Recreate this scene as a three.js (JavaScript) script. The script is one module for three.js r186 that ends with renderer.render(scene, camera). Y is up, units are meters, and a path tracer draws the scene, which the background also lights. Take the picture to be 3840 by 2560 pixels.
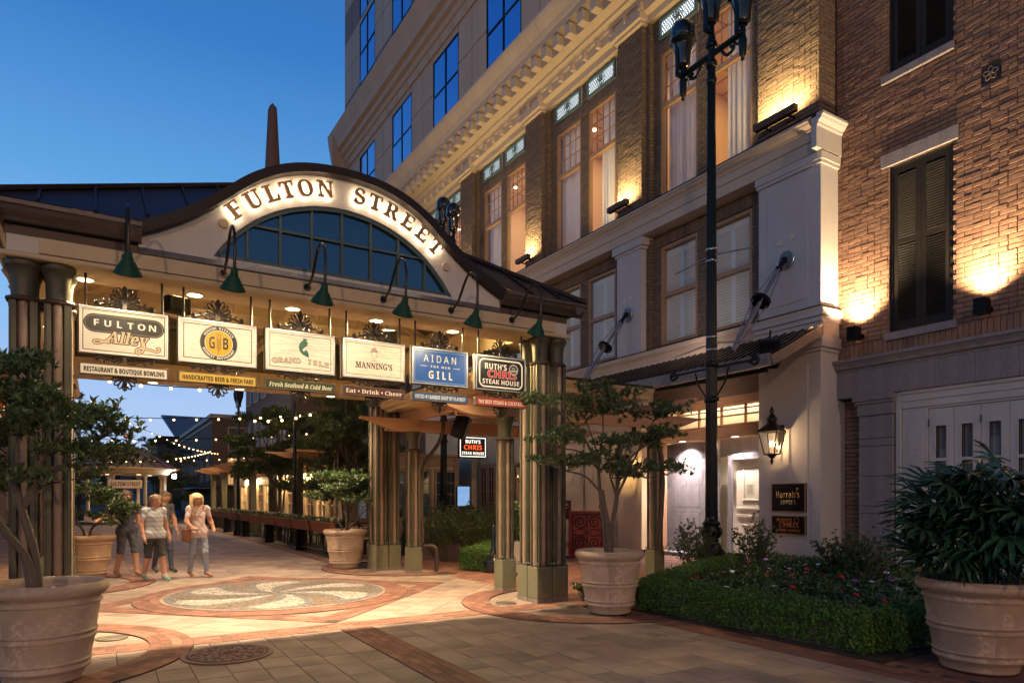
import * as THREE from 'three';
import { mergeGeometries, mergeVertices, toCreasedNormals } from 'three/addons/utils/BufferGeometryUtils.js';
import { RoundedBoxGeometry } from 'three/addons/geometries/RoundedBoxGeometry.js';
import { TextGeometry } from 'three/addons/geometries/TextGeometry.js';
import { FontLoader } from 'three/addons/loaders/FontLoader.js';
import { MarchingCubes } from 'three/addons/objects/MarchingCubes.js';
import { RectAreaLightUniformsLib } from 'three/addons/lights/RectAreaLightUniformsLib.js';
RectAreaLightUniformsLib.init();

// ---------------------------------------------------------------- camera (24 mm shift lens, level, horizon low in the frame)
const scene = new THREE.Scene();
const EYE = 1.62, YAW = 31.5 * Math.PI / 180, FPX = 2540;
const camera = new THREE.PerspectiveCamera(2 * Math.atan(1280 / FPX) * 180 / Math.PI, 1.5, 0.1, 600);
camera.position.set(0, EYE, 0);
camera.lookAt(Math.sin(YAW), EYE, -Math.cos(YAW));
camera.setViewOffset(3840, 2560, 0, -580, 3840, 2560);

const renderer = new THREE.WebGLRenderer({ antialias: true });
renderer.setSize(1024, 682);
renderer.toneMapping = THREE.LinearToneMapping;
renderer.toneMappingExposure = 1.2;
renderer.shadowMap.enabled = true;

// ---------------------------------------------------------------- sky: clear blue hour, afterglow towards the street's far end
{
  const W = 512, H = 256, data = new Float32Array(W * H * 4);
  const stops = [[-90, [0.10, 0.13, 0.20]], [0, [0.42, 0.52, 0.72]], [6, [0.36, 0.50, 0.76]], [14, [0.205, 0.42, 0.73]], [22, [0.10, 0.31, 0.64]], [32, [0.036, 0.170, 0.48]], [50, [0.016, 0.085, 0.28]], [90, [0.009, 0.045, 0.16]]];
  const glow = new THREE.Vector2(-0.25, -1).normalize();
  for (let r = 0; r < H; r++) {
    const up = ((r + 0.5) / H - 0.5) * 180;
    let k = 0; while (k < stops.length - 2 && up > stops[k + 1][0]) k++;
    const [a, ca] = stops[k], [b, cb] = stops[k + 1], t = Math.min(1, Math.max(0, (up - a) / (b - a)));
    for (let c = 0; c < W; c++) {
      const az = ((c + 0.5) / W - 0.5) * 2 * Math.PI, x = Math.cos(az), z = Math.sin(az);
      const away = 0.5 - 0.5 * (x * glow.x + z * glow.y), dim = 1 - 0.66 * away * away * (3 - 2 * away);
      for (let i = 0; i < 3; i++) data[(r * W + c) * 4 + i] = (ca[i] + (cb[i] - ca[i]) * t) * dim;
      data[(r * W + c) * 4 + 3] = 1;
    }
  }
  const sky = new THREE.DataTexture(data, W, H, THREE.RGBAFormat, THREE.FloatType);
  sky.mapping = THREE.EquirectangularReflectionMapping; sky.magFilter = THREE.LinearFilter; sky.needsUpdate = true;
  scene.background = sky; scene.environment = sky;
}

// ---------------------------------------------------------------- helpers
let seedState = 12345;
const rnd = () => { seedState = (seedState + 0x6d2b79f5) | 0; let t = Math.imul(seedState ^ (seedState >>> 15), 1 | seedState); t = (t + Math.imul(t ^ (t >>> 7), 61 | t)) ^ t; return ((t ^ (t >>> 14)) >>> 0) / 4294967296; };
const reseed = (s) => { seedState = s; };
const rr = (a, b) => a + (b - a) * rnd(), pick = (a) => a[Math.floor(rnd() * a.length)];
const V = (x, y, z) => new THREE.Vector3(x, y, z);
const font = {};
for (const k of ['sans_bold', 'serif_bold', 'sans_regular']) font[k] = await new FontLoader().loadAsync('fonts/droid/droid_' + k + '.typeface.json');
const used = new Map();
function numbered(n) { const k = used.get(n) ?? 0; used.set(n, k + 1); return k ? n + '_' + String(k).padStart(3, '0') : n; }
function thing(name, label, category, pos = [0, 0, 0], group, turn = 0) {
  const o = new THREE.Group(); o.name = numbered(name); o.position.set(...pos); o.rotation.y = turn;
  o.userData = { label, category }; if (group) o.userData.group = group;
  scene.add(o); return o;
}
function sub(parent, name) { const o = new THREE.Group(); o.name = name; parent.add(o); return o; }
function part(parent, name, geo, mat, label) {
  const g = Array.isArray(geo) ? merge(geo) : geo;
  const m = new THREE.Mesh(g, mat); m.name = name; m.castShadow = m.receiveShadow = true;
  if (label) m.userData.label = label;
  parent.add(m); return m;
}
function stuff(parent, name, geo, mat, label, category) {
  const m = part(parent, name, geo, mat); m.userData.kind = 'stuff';
  if (parent === scene) { m.userData.label = label; m.userData.category = category; }
  return m;
}
function struct(name, geo, mat, label) { const m = part(scene, name, geo, mat); m.userData = { kind: 'structure', label, category: 'ground' }; return m; }
function copy(o, pos, turn = 0, label) {
  const c = o.clone(); c.name = numbered(o.name.replace(/_\d{3}$/, '')); c.userData = { ...o.userData }; if (label) c.userData.label = label;
  c.position.set(...pos); c.rotation.y = turn; scene.add(c); return c;
}
function merge(list) {
  list = list.flat(9).filter(Boolean).map((g) => { let q = g.index ? g.toNonIndexed() : g; for (const k of Object.keys(q.attributes)) if (!['position', 'normal', 'uv'].includes(k)) q.deleteAttribute(k); if (!q.attributes.uv) triUV(q); return q; });
  return list.length === 1 ? list[0] : mergeGeometries(list);
}
// uv in metres from the dominant direction of each face
function triUV(g, ox = 0, oy = 0) {
  const p = g.attributes.position, n = g.attributes.normal, uv = new Float32Array(p.count * 2);
  for (let i = 0; i < p.count; i++) {
    const ax = Math.abs(n.getX(i)), ay = Math.abs(n.getY(i)), az = Math.abs(n.getZ(i));
    let u, v; if (ay >= ax && ay >= az) { u = p.getX(i); v = p.getZ(i); } else if (ax >= az) { u = p.getZ(i); v = p.getY(i); } else { u = p.getX(i); v = p.getY(i); }
    uv[i * 2] = u + ox; uv[i * 2 + 1] = v + oy;
  }
  g.setAttribute('uv', new THREE.BufferAttribute(uv, 2)); return g;
}
const NI = (g) => (g.index ? g.toNonIndexed() : g);
// box from its limits
function bx(x0, x1, y0, y1, z0, z1) { const g = NI(new THREE.BoxGeometry(Math.abs(x1 - x0), Math.abs(y1 - y0), Math.abs(z1 - z0))); g.translate((x0 + x1) / 2, (y0 + y1) / 2, (z0 + z1) / 2); return triUV(g); }
// box with chamfered (rounded) edges
function rb(x0, x1, y0, y1, z0, z1, r = 0.01) { const w = Math.abs(x1 - x0), h = Math.abs(y1 - y0), d = Math.abs(z1 - z0); const g = NI(new RoundedBoxGeometry(w, h, d, 1, Math.min(r, w / 2.1, h / 2.1, d / 2.1))); g.translate((x0 + x1) / 2, (y0 + y1) / 2, (z0 + z1) / 2); return triUV(g); }
// profile of [x, y] points run along z
function runZ(pts, z0, z1) { const s = new THREE.Shape(pts.map((p) => new THREE.Vector2(...p))); const g = NI(new THREE.ExtrudeGeometry(s, { depth: Math.abs(z1 - z0), bevelEnabled: false })); g.translate(0, 0, Math.min(z0, z1)); return triUV(g); }
// profile of [z, y] points run along x
function runX(pts, x0, x1) { const s = new THREE.Shape(pts.map((p) => new THREE.Vector2(-p[0], p[1]))); const g = NI(new THREE.ExtrudeGeometry(s, { depth: Math.abs(x1 - x0), bevelEnabled: false })); g.rotateY(Math.PI / 2); g.translate(Math.min(x0, x1), 0, 0); return triUV(g); }
function shapeZ(pts, z0, z1, holes = []) { const s = new THREE.Shape(pts.map((p) => new THREE.Vector2(...p))); for (const h of holes) s.holes.push(new THREE.Path(h.map((p) => new THREE.Vector2(...p)))); const g = NI(new THREE.ExtrudeGeometry(s, { depth: Math.abs(z1 - z0), bevelEnabled: false })); g.translate(0, 0, Math.min(z0, z1)); return triUV(g); }
// flat polygon on the ground with thickness, [x, z] points
function slab(pts, y0, y1) { const s = new THREE.Shape(pts.map((p) => new THREE.Vector2(p[0], -p[1]))); const g = NI(new THREE.ExtrudeGeometry(s, { depth: y1 - y0, bevelEnabled: false })); g.rotateX(-Math.PI / 2); g.translate(0, y0, 0); return triUV(g); }
function tube(pts, r, seg = 16, rad = 6, closed = false) { const c = pts.isCurve ? pts : new THREE.CatmullRomCurve3(pts, closed); const g = NI(new THREE.TubeGeometry(c, seg, r, rad, closed)); g.deleteAttribute('uv'); return triUV(g); }
// tapered tube through points with radii
function limb(pts, radii, seg = 10, rad = 7) {
  const c = new THREE.CatmullRomCurve3(pts), f = c.computeFrenetFrames(seg, false), pos = [], idx = [];
  for (let i = 0; i <= seg; i++) {
    const t = i / seg, p = c.getPointAt(t), k = t * (radii.length - 1), j = Math.min(radii.length - 2, Math.floor(k)), r = radii[j] + (radii[j + 1] - radii[j]) * (k - j);
    for (let a = 0; a < rad; a++) { const w = a / rad * 2 * Math.PI, q = p.clone().addScaledVector(f.normals[i], Math.cos(w) * r).addScaledVector(f.binormals[i], Math.sin(w) * r); pos.push(q.x, q.y, q.z); }
  }
  for (let i = 0; i < seg; i++) for (let a = 0; a < rad; a++) { const b = (a + 1) % rad, A = i * rad + a, B = i * rad + b, C = A + rad, D = B + rad; idx.push(A, C, B, B, C, D); }
  const g = new THREE.BufferGeometry(); g.setAttribute('position', new THREE.Float32BufferAttribute(pos, 3)); g.setIndex(idx); g.computeVertexNormals(); return triUV(NI(g));
}
function cyl(x, y0, y1, z, r0, r1 = r0, n = 16) { const g = NI(new THREE.CylinderGeometry(r1, r0, y1 - y0, n)); g.translate(x, (y0 + y1) / 2, z); g.deleteAttribute('uv'); return triUV(g); }
function lathe(pts, n = 32) { const g = NI(new THREE.LatheGeometry(pts.map((p) => new THREE.Vector2(...p)), n)); g.deleteAttribute('uv'); return triUV(g); }
function rod(a, b, r, n = 8) { const d = b.clone().sub(a), g = NI(new THREE.CylinderGeometry(r, r, d.length(), n)); g.applyQuaternion(new THREE.Quaternion().setFromUnitVectors(V(0, 1, 0), d.normalize())); g.translate((a.x + b.x) / 2, (a.y + b.y) / 2, (a.z + b.z) / 2); g.deleteAttribute('uv'); return triUV(g); }
function sph(x, y, z, r, n = 10) { const g = NI(new THREE.SphereGeometry(r, n, Math.max(6, n * 0.7 | 0))); g.translate(x, y, z); g.deleteAttribute('uv'); return triUV(g); }
const mv = (g, x, y, z) => { g.translate(x, y, z); return g; };
// a bar with a rectangular section between two points
function bar(a, b, w, h) { const d = b.clone().sub(a), L = d.length(), g = NI(new THREE.BoxGeometry(w, h, L)); const m = new THREE.Matrix4().lookAt(b, a, V(0, 1, 0)); g.applyMatrix4(m); g.translate((a.x + b.x) / 2, (a.y + b.y) / 2, (a.z + b.z) / 2); return triUV(g); }

// ---------------------------------------------------------------- noise and textures
const hash2 = (x, y, s) => { let h = Math.imul(x, 374761393) + Math.imul(y, 668265263) + Math.imul(s, 2147483647 ^ 0x5bd1e995); h = Math.imul(h ^ (h >>> 13), 1274126177); return ((h ^ (h >>> 16)) >>> 0) / 4294967296; };
function vnoise(x, y, per, s) { const X = Math.floor(x), Y = Math.floor(y), fx = x - X, fy = y - Y, u = fx * fx * (3 - 2 * fx), v = fy * fy * (3 - 2 * fy), w = (a) => ((a % per) + per) % per; const a = hash2(w(X), w(Y), s), b = hash2(w(X + 1), w(Y), s), c = hash2(w(X), w(Y + 1), s), d = hash2(w(X + 1), w(Y + 1), s); return a + (b - a) * u + (c - a) * v + (a - b - c + d) * u * v; }
function fbm(u, v, base, oct, s) { let t = 0, a = 0.5, n = 0; for (let i = 0, p = base; i < oct; i++, p *= 2, a *= 0.5) { t += a * vnoise(u * p, v * p, p, s + i); n += a; } return t / n; }
// map of tone multipliers around 1 (sRGB storage) plus a height map
function surf(size, metres, fn, bump = true) {
  const c = new Uint8Array(size * size * 4), h = new Uint8Array(size * size * 4), enc = (x) => Math.round(255 * Math.pow(Math.min(1, Math.max(0, x)), 1 / 2.2));
  for (let j = 0; j < size; j++) for (let i = 0; i < size; i++) { const o = (j * size + i) * 4, [r, g, b, z] = fn(i / size, j / size); c[o] = enc(r); c[o + 1] = enc(g); c[o + 2] = enc(b); c[o + 3] = 255; h[o] = h[o + 1] = h[o + 2] = Math.round(255 * Math.min(1, Math.max(0, z ?? 0.5))); h[o + 3] = 255; }
  const mk = (d, srgb) => { const t = new THREE.DataTexture(d, size, size); t.wrapS = t.wrapT = THREE.RepeatWrapping; t.magFilter = THREE.LinearFilter; t.repeat.set(1 / metres, 1 / metres); if (srgb) t.colorSpace = THREE.SRGBColorSpace; t.needsUpdate = true; return t; };
  return { map: mk(c, true), bumpMap: bump ? mk(h, false) : null };
}
const T = {};
T.grain = surf(256, 0.6, (u, v) => { const f = fbm(u, v, 6, 5, 1), q = vnoise(u * 90, v * 90, 90, 7), k = 0.62 + 0.36 * f + (q > 0.9 ? -0.16 : 0) + (q < 0.06 ? 0.12 : 0); return [k, k, k, f * 0.5 + q * 0.5]; });
T.brick = surf(256, 0.5, (u, v) => { const f = fbm(u, v, 8, 5, 21), q = vnoise(u * 60, v * 60, 60, 5), p = vnoise(u * 24, v * 24, 24, 8), k = (0.66 + 0.34 * f) * (q > 0.9 ? 0.65 : 1) * (p > 0.95 ? 0.6 : 1); return [k, k * (0.93 + 0.1 * f), k * (0.9 + 0.14 * p), f * 0.6 + (q > 0.88 ? 0 : 0.35)]; });
T.granite = surf(256, 0.35, (u, v) => { const a = vnoise(u * 110, v * 110, 110, 31), b = vnoise(u * 64, v * 64, 64, 32), f = fbm(u, v, 4, 4, 33), k = 0.45 + 0.2 * f + (a > 0.68 ? 0.35 : 0) - (b > 0.7 ? 0.25 : 0); return [k, k * 0.97, k * 0.98, a * 0.7 + 0.3 * b]; });
T.plaster = surf(256, 2.2, (u, v) => { const f = fbm(u, v, 3, 6, 41), s = fbm(u * 1, v * 0.25, 24, 3, 44), k = 0.82 + 0.16 * f - 0.08 * s; return [k, k * 0.995, k * 0.985, fbm(u, v, 64, 2, 45)]; });
T.metal = surf(256, 1.4, (u, v) => { const f = fbm(u, v, 4, 5, 51), s = vnoise(u * 40, v * 6, 6, 52) * fbm(u, v, 12, 3, 53), k = 0.62 + 0.4 * f - 0.3 * s; return [k, k * 0.97, k * 0.94, f]; });
T.clay = surf(512, 1.3, (u, v) => { const f = fbm(u, v, 4, 6, 61), q = fbm(u, v, 40, 3, 62), w = Math.max(0, fbm(u, v, 7, 3, 66) - 0.56) * 6 * (fbm(u, v, 60, 2, 63) > 0.5 ? 1 : 0.1); const k = 0.52 + 0.42 * f + 0.1 * q; return [k + w * 0.3, k * 0.98 + w * 0.32, k * 0.95 + w * 0.34, q]; });
T.paver = surf(512, 1.7, (u, v) => { const f = fbm(u, v, 5, 6, 71), q = vnoise(u * 190, v * 190, 190, 72), e = vnoise(u * 120, v * 120, 120, 74), st = Math.max(0, fbm(u, v, 3, 4, 73) - 0.5), gum = vnoise(u * 34, v * 34, 34, 77) > 0.955 ? 0.2 : 0, k = 0.56 + 0.42 * f - 0.9 * st - gum + (q > 0.93 ? 0.3 : 0) + (e < 0.05 ? -0.2 : 0); return [k, k * 0.985, k * 0.97, q * 0.5 + f * 0.5]; });
T.wood = surf(256, 0.8, (u, v) => { const f = fbm(u, v, 4, 4, 81), g = vnoise(u * 5 + f * 2, v * 80, 80, 82), h = vnoise(u * 16, v * 160, 160, 83), k = 0.7 + 0.2 * g + 0.1 * h; return [k, k * 0.985, k * 0.96, g * 0.6 + h * 0.4]; });
T.bark = surf(128, 0.3, (u, v) => { const f = fbm(u, v, 8, 4, 91), g = vnoise(u * 30, v * 6, 6, 92), k = 0.55 + 0.3 * f + 0.2 * g; return [k, k, k, f]; });
T.mosaic = surf(512, 0.8, (u, v) => { const n = 17, jx = u * n, jy = v * n; let best = 9, id = 0, sec = 9; for (let a = -1; a < 2; a++) for (let b = -1; b < 2; b++) { const cx = Math.floor(jx) + a, cy = Math.floor(jy) + b, wx = ((cx % n) + n) % n, wy = ((cy % n) + n) % n, dx = cx + 0.2 + 0.6 * hash2(wx, wy, 3) - jx, dy = cy + 0.2 + 0.6 * hash2(wx, wy, 4) - jy, d = Math.hypot(dx, dy * 1.25); if (d < best) { sec = best; best = d; id = hash2(wx, wy, 5); } else if (d < sec) sec = d; } const e = sec - best, k = (0.38 + 0.7 * id) * (e < 0.12 ? 0.3 : 1); return [k, k * 0.98, k * 0.95, Math.min(1, e * 2.5)]; });

const C = (r, g, b) => new THREE.Color().setRGB(r, g, b);
function mat(col, rough, o = {}) {
  const { t, bump = 0.002, ...rest } = o, m = new THREE.MeshPhysicalMaterial({ color: C(...col), roughness: rough, ...rest });
  if (t) { m.map = t.map; if (bump && t.bumpMap) { m.bumpMap = t.bumpMap; m.bumpScale = bump; } }
  return m;
}
const glow = (col, k, base = [0.8, 0.8, 0.8]) => new THREE.MeshStandardMaterial({ color: C(...base), emissive: C(...col), emissiveIntensity: k, roughness: 0.6 });
function canvasTex(w, h, draw) { const c = document.createElement('canvas'); c.width = w; c.height = h; const g = c.getContext('2d'); draw(g, w, h); const t = new THREE.CanvasTexture(c); t.colorSpace = THREE.SRGBColorSpace; t.magFilter = THREE.LinearFilter; return t; }
function panelXY(w, h) { return new THREE.PlaneGeometry(w, h); }
const WARM = [1.0, 0.72, 0.38], AMBER = [1.0, 0.62, 0.22];
function lamp(parent, type, col, I, pos, o = {}) {
  const l = type === 'spot' ? new THREE.SpotLight(C(...col), I, o.dist ?? 0, o.angle ?? 1, o.pen ?? 0.5, 2) : new THREE.PointLight(C(...col), I, 0, 2);
  l.position.set(...pos); l.castShadow = true; l.shadow.radius = o.radius ?? 1.5; parent.add(l); l.name = o.name ?? 'bulb_light';
  if (type === 'spot') { const tg = new THREE.Object3D(); tg.name = 'aim'; tg.position.set(...o.to); parent.add(tg); l.target = tg; }
  return l;
}
// how large a spot shows in the photograph (0 when it is out of frame)
const fwd = V(Math.sin(YAW), 0, -Math.cos(YAW)), rgt = V(Math.cos(YAW), 0, Math.sin(YAW));
function shown(x, y, z) { const D = x * fwd.x + z * fwd.z; if (D < 0.3) return 0; const u = 1920 + FPX * (x * rgt.x + z * rgt.z) / D, v = 1860 - FPX * (y - EYE) / D; return (u < -60 || u > 3900 || v < -60 || v > 2620) ? 0 : 1 / D; }
// ---------------------------------------------------------------- materials (base colours, linear)
const M = {
  dirt: mat([0.035, 0.028, 0.024], 0.95, { t: T.grain }),
  soil: mat([0.035, 0.025, 0.018], 0.98, { t: T.grain, bump: 0.01 }),
  stonecap: mat([0.36, 0.3, 0.26], 0.8, { t: T.granite, bump: 0.001 }),
  olive: mat([0.085, 0.078, 0.045], 0.5, { t: T.grain, bump: 0.0006 }),
  olivedark: mat([0.06, 0.055, 0.035], 0.55, { t: T.grain, bump: 0.0006 }),
  pinkpipe: mat([0.29, 0.19, 0.135], 0.45, { t: T.grain, bump: 0.0005 }),
  basegreen: mat([0.165, 0.155, 0.092], 0.7, { t: T.plaster, bump: 0.006 }),
  ring: mat([0.085, 0.05, 0.035], 0.6, { t: T.metal }),
  cream: mat([0.66, 0.52, 0.32], 0.7, { t: T.plaster, bump: 0.0015 }),
  ceil: mat([0.66, 0.52, 0.30], 0.75, { t: T.wood, bump: 0.001 }),
  white: mat([0.66, 0.61, 0.54], 0.65, { t: T.plaster, bump: 0.0015 }),
  archwhite: mat([0.70, 0.65, 0.59], 0.7, { t: T.plaster, bump: 0.003 }),
  zinc: mat([0.30, 0.29, 0.30], 0.45, { t: T.metal, metalness: 0.6 }),
  gutter: mat([0.15, 0.128, 0.122], 0.5, { t: T.metal, metalness: 0.45, bump: 0.004 }),
  brownmetal: mat([0.032, 0.021, 0.02], 0.5, { t: T.metal, specularIntensity: 0.5 }),
  frieze: mat([0.10, 0.068, 0.048], 0.65, { t: T.plaster }),
  teal: mat([0.045, 0.085, 0.085], 0.5),
  bronze: mat([0.42, 0.25, 0.11], 0.35, { metalness: 0.45 }),
  chrome: mat([0.75, 0.73, 0.7], 0.2, { metalness: 1 }),
  iron: mat([0.035, 0.026, 0.02], 0.32, { metalness: 0.55 }),
  black: mat([0.006, 0.006, 0.007], 0.4, { specularIntensity: 0.4 }),
  blackgloss: mat([0.01, 0.01, 0.011], 0.15, { clearcoat: 0.6 }),
  green: mat([0.010, 0.060, 0.034], 0.5, { specularIntensity: 0.4 }),
  polegreen: mat([0.007, 0.010, 0.009], 0.28, { specularIntensity: 0.6 }),
  darkglass: mat([0.16, 0.22, 0.27], 0.04, { metalness: 0.9 }),
  towerglass: mat([0.20, 0.36, 0.62], 0.03, { metalness: 1 }),
  pane: new THREE.MeshPhysicalMaterial({ color: C(0.95, 0.97, 0.98), roughness: 0.02, transmission: 1, thickness: 0, ior: 1.36 }),
  hotelbrick: [0, 1, 2, 3].map((i) => mat([[0.20, 0.145, 0.105], [0.185, 0.132, 0.096], [0.215, 0.155, 0.112], [0.17, 0.123, 0.092]][i], 0.9, { t: T.brick, bump: 0.006 })),
  redbrick: [0, 1, 2, 3, 4].map((i) => mat([[0.30, 0.175, 0.115], [0.275, 0.158, 0.105], [0.325, 0.19, 0.125], [0.255, 0.148, 0.10], [0.30, 0.18, 0.125]][i], 0.9, { t: T.brick, bump: 0.007 })),
  mortar: mat([0.13, 0.09, 0.065], 0.95, { t: T.grain, bump: 0.004 }),
  mortarlight: mat([0.045, 0.035, 0.03], 0.95, { t: T.grain }),
  tan: [0, 1, 2, 3].map((i) => mat([[0.37, 0.268, 0.21], [0.355, 0.256, 0.20], [0.385, 0.281, 0.218], [0.36, 0.266, 0.21]][i], 0.75, { t: T.paver, bump: 0.002 })),
  pave: [0, 1, 2, 3].map((i) => mat([[0.27, 0.115, 0.07], [0.23, 0.095, 0.06], [0.31, 0.14, 0.09], [0.20, 0.088, 0.058]][i], 0.8, { t: T.paver, bump: 0.002 })),
  stonebeige: mat([0.62, 0.51, 0.40], 0.75, { t: T.plaster, bump: 0.002 }),
  pierwhite: mat([0.56, 0.535, 0.53], 0.7, { t: T.plaster, bump: 0.002 }),
  towertan: mat([0.54, 0.40, 0.30], 0.75, { t: T.plaster, bump: 0.002 }),
  towermauve: mat([0.27, 0.18, 0.165], 0.75, { t: T.plaster, bump: 0.002 }),
  granite: mat([0.40, 0.37, 0.38], 0.8, { t: T.granite, bump: 0.003 }),
  winframe: mat([0.42, 0.26, 0.145], 0.55, { t: T.wood, bump: 0.0005 }),
  vent: mat([0.10, 0.17, 0.16], 0.6),
  curtain: mat([0.80, 0.77, 0.76], 0.95, { transmission: 0.16, thickness: 0 }),
  room: mat([0.72, 0.52, 0.34], 0.8),
  blind: mat([0.76, 0.75, 0.70], 0.6),
  shutter: mat([0.024, 0.021, 0.018], 0.55, { specularIntensity: 0.35, t: T.wood, bump: 0.0004 }),
  doorwhite: mat([0.55, 0.53, 0.52], 0.55, { t: T.plaster, bump: 0.0008 }),
  timber: mat([0.52, 0.30, 0.175], 0.65, { t: T.wood, bump: 0.001 }),
  clay: mat([0.52, 0.35, 0.235], 0.75, { t: T.clay, bump: 0.004 }),
  clay2: mat([0.54, 0.41, 0.30], 0.8, { t: T.clay, bump: 0.004 }),
  bark: mat([0.16, 0.125, 0.095], 0.9, { t: T.bark, bump: 0.006 }),
  planter: mat([0.22, 0.07, 0.035], 0.7, { t: T.wood }),
  redpaint: mat([0.22, 0.018, 0.02], 0.4, { clearcoat: 0.3 }),
  interior: mat([0.34, 0.28, 0.22], 0.85),
  skin: mat([0.48, 0.28, 0.19], 0.6),
};
const leafMat = (c, o = {}) => new THREE.MeshPhysicalMaterial({ color: C(...c), roughness: 0.45, transmission: 0.25, thickness: 0, side: THREE.DoubleSide, ...o });
const L = { tree: leafMat([0.075, 0.155, 0.04]), hedge: leafMat([0.11, 0.235, 0.045]), dark: leafMat([0.07, 0.115, 0.036]), palm: leafMat([0.022, 0.065, 0.03], { roughness: 0.35 }) };
// ================================================================ GROUND
const ground = struct('plaza_ground', (() => { const g = NI(new THREE.PlaneGeometry(700, 700)); g.rotateX(-Math.PI / 2); g.translate(0, -0.016, -120); return triUV(g); })(), M.dirt, 'wide paved plaza running under the gateway into the street');
{
  const tan = [], brick = [];                     // pieces: {poly [x,z], y (top), m}
  const clip = (poly, nx, nz, d) => { const out = []; for (let i = 0; i < poly.length; i++) { const a = poly[i], b = poly[(i + 1) % poly.length], da = a[0] * nx + a[1] * nz - d, db = b[0] * nx + b[1] * nz - d; if (da <= 0) out.push(a); if ((da < 0) !== (db < 0)) { const t = da / (da - db); out.push([a[0] + (b[0] - a[0]) * t, a[1] + (b[1] - a[1]) * t]); } } return out; };
  const area = (p) => { let s = 0; for (let i = 0; i < p.length; i++) { const a = p[i], b = p[(i + 1) % p.length]; s += a[0] * b[1] - a[1] * b[0]; } return Math.abs(s) / 2; };
  const put = (list, poly, y, m) => { if (poly.length > 2 && area(poly) > 0.0012) list.push({ poly, y, m }); };
  const J = 0.0042;
  reseed(11);
  // tan squares of the open plaza, columns running away from the camera
  const col = (x0, x1, z0, z1, dx, dz, clips = []) => { for (let x = x0; x < x1 - 1e-4; x += dx) { const off = pick([0, 0.5, 0.5, 0.25]) * dz; for (let z = z0 - off; z < z1; z += dz) { let p = [[Math.max(x, x0) + J, Math.max(z, z0) + J], [Math.min(x + dx, x1) - J, Math.max(z, z0) + J], [Math.min(x + dx, x1) - J, Math.min(z + dz, z1) - J], [Math.max(x, x0) + J, Math.min(z + dz, z1) - J]]; for (const c of clips) p = clip(p, ...c); put(tan, p, rr(-0.0015, 0.0005), rnd() * 4 | 0); } } };
  col(-2.49, 2.52, -8.11, -2.2, 0.295, 0.42);
  col(2.925, 6.06, -8.11, -2.2, 0.285, 0.42);
  // tan squares under the pavilion, laid on the diagonal
  const cs = Math.SQRT1_2;
  for (let i = -16; i < 17; i++) for (let j = -16; j < 17; j++) {
    const u = i * 0.42, v = j * 0.42 + (i & 1 ? 0.21 : 0); let p = [[u + J, v + J], [u + 0.42 - J, v + J], [u + 0.42 - J, v + 0.42 - J], [u + J, v + 0.42 - J]].map(([a, b]) => [2.6 + (a - b) * cs, -11.5 + (a + b) * cs]);
    p = clip(clip(clip(clip(p, -1, 0, 0.9), 1, 0, 6.3), 0, -1, 14.75), 0, 1, -8.30); put(tan, p, rr(-0.0015, 0.0005), rnd() * 4 | 0);
  }
  // the street beyond
  col(-6, 4.75, -44, -14.75, 0.6, 0.6);
  // bricks -------------------------------------------------------
  const W = 0.103, LEN = 0.205;
  const quad = (c, ax, az, w, l, y) => { const bxx = -az, bzz = ax; put(brick, [[-l / 2, -w / 2], [l / 2, -w / 2], [l / 2, w / 2], [-l / 2, w / 2]].map(([a, b]) => [c[0] + ax * a + bxx * b, c[1] + az * a + bzz * b]), y + rr(-0.0012, 0.0006), rnd() * 4 | 0); };
  // straight band from a to b: courses of stretchers with soldiers at the edge
  const band = (a, b, width, y, clips = []) => {
    const d = Math.hypot(b[0] - a[0], b[1] - a[1]), ax = (b[0] - a[0]) / d, az = (b[1] - a[1]) / d, n = Math.round(width / W), w = width / n, start = brick.length;
    for (let k = 0; k < n; k++) { const o = -width / 2 + (k + 0.5) * w; for (let s = (k & 1 ? -LEN / 2 : 0); s < d; s += LEN) { const s0 = Math.max(0, s), s1 = Math.min(d, s + LEN), m = (s0 + s1) / 2; quad([a[0] + ax * m - az * o, a[1] + az * m + ax * o], ax, az, w - 0.005, s1 - s0 - 0.005, y); } }
    if (clips.length) for (const t of brick.splice(start)) { let p = t.poly; for (const c of clips) p = clip(p, ...c); put(brick, p, t.y, t.m); }
  };
  const ring = (cx, cz, r0, r1, y, keep) => { const n = Math.max(1, Math.round((r1 - r0) / W)), w = (r1 - r0) / n; for (let k = 0; k < n; k++) { const ra = r0 + k * w + 0.0025, rb2 = r0 + (k + 1) * w - 0.0025, cnt = Math.round(2 * Math.PI * (ra + rb2) / 2 / LEN), ph = (k & 1) * 0.5; for (let i = 0; i < cnt; i++) { const a0 = (i + ph) / cnt * 2 * Math.PI + 0.0025 / ra, a1 = (i + 1 + ph) / cnt * 2 * Math.PI - 0.0025 / ra, am = (a0 + a1) / 2; if (keep && !keep(cx + Math.cos(am) * ra, cz + Math.sin(am) * ra)) continue; put(brick, [[a0, ra], [a1, ra], [a1, rb2], [am, rb2], [a0, rb2]].map(([t, r]) => [cx + Math.cos(t) * r, cz + Math.sin(t) * r]), y + rr(-0.0012, 0.0006), rnd() * 4 | 0); } } };
  const beds = [];                                  // dark bedding under each brick area, 4 mm above what lies below
  const bed = (pts, y) => beds.push(slab(pts, y - 0.012, y));
  bed([[-3, -8.53], [6.2, -8.53], [6.2, -8.10], [-3, -8.10]], -0.0015); band([-3, -8.315], [6.2, -8.315], 0.42, 0.004);
  bed([[2.525, -8.10], [2.92, -8.10], [2.92, -2.2], [2.525, -2.2]], -0.0015); band([2.7225, -8.10], [2.7225, -2.2], 0.385, 0.004);
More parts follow.
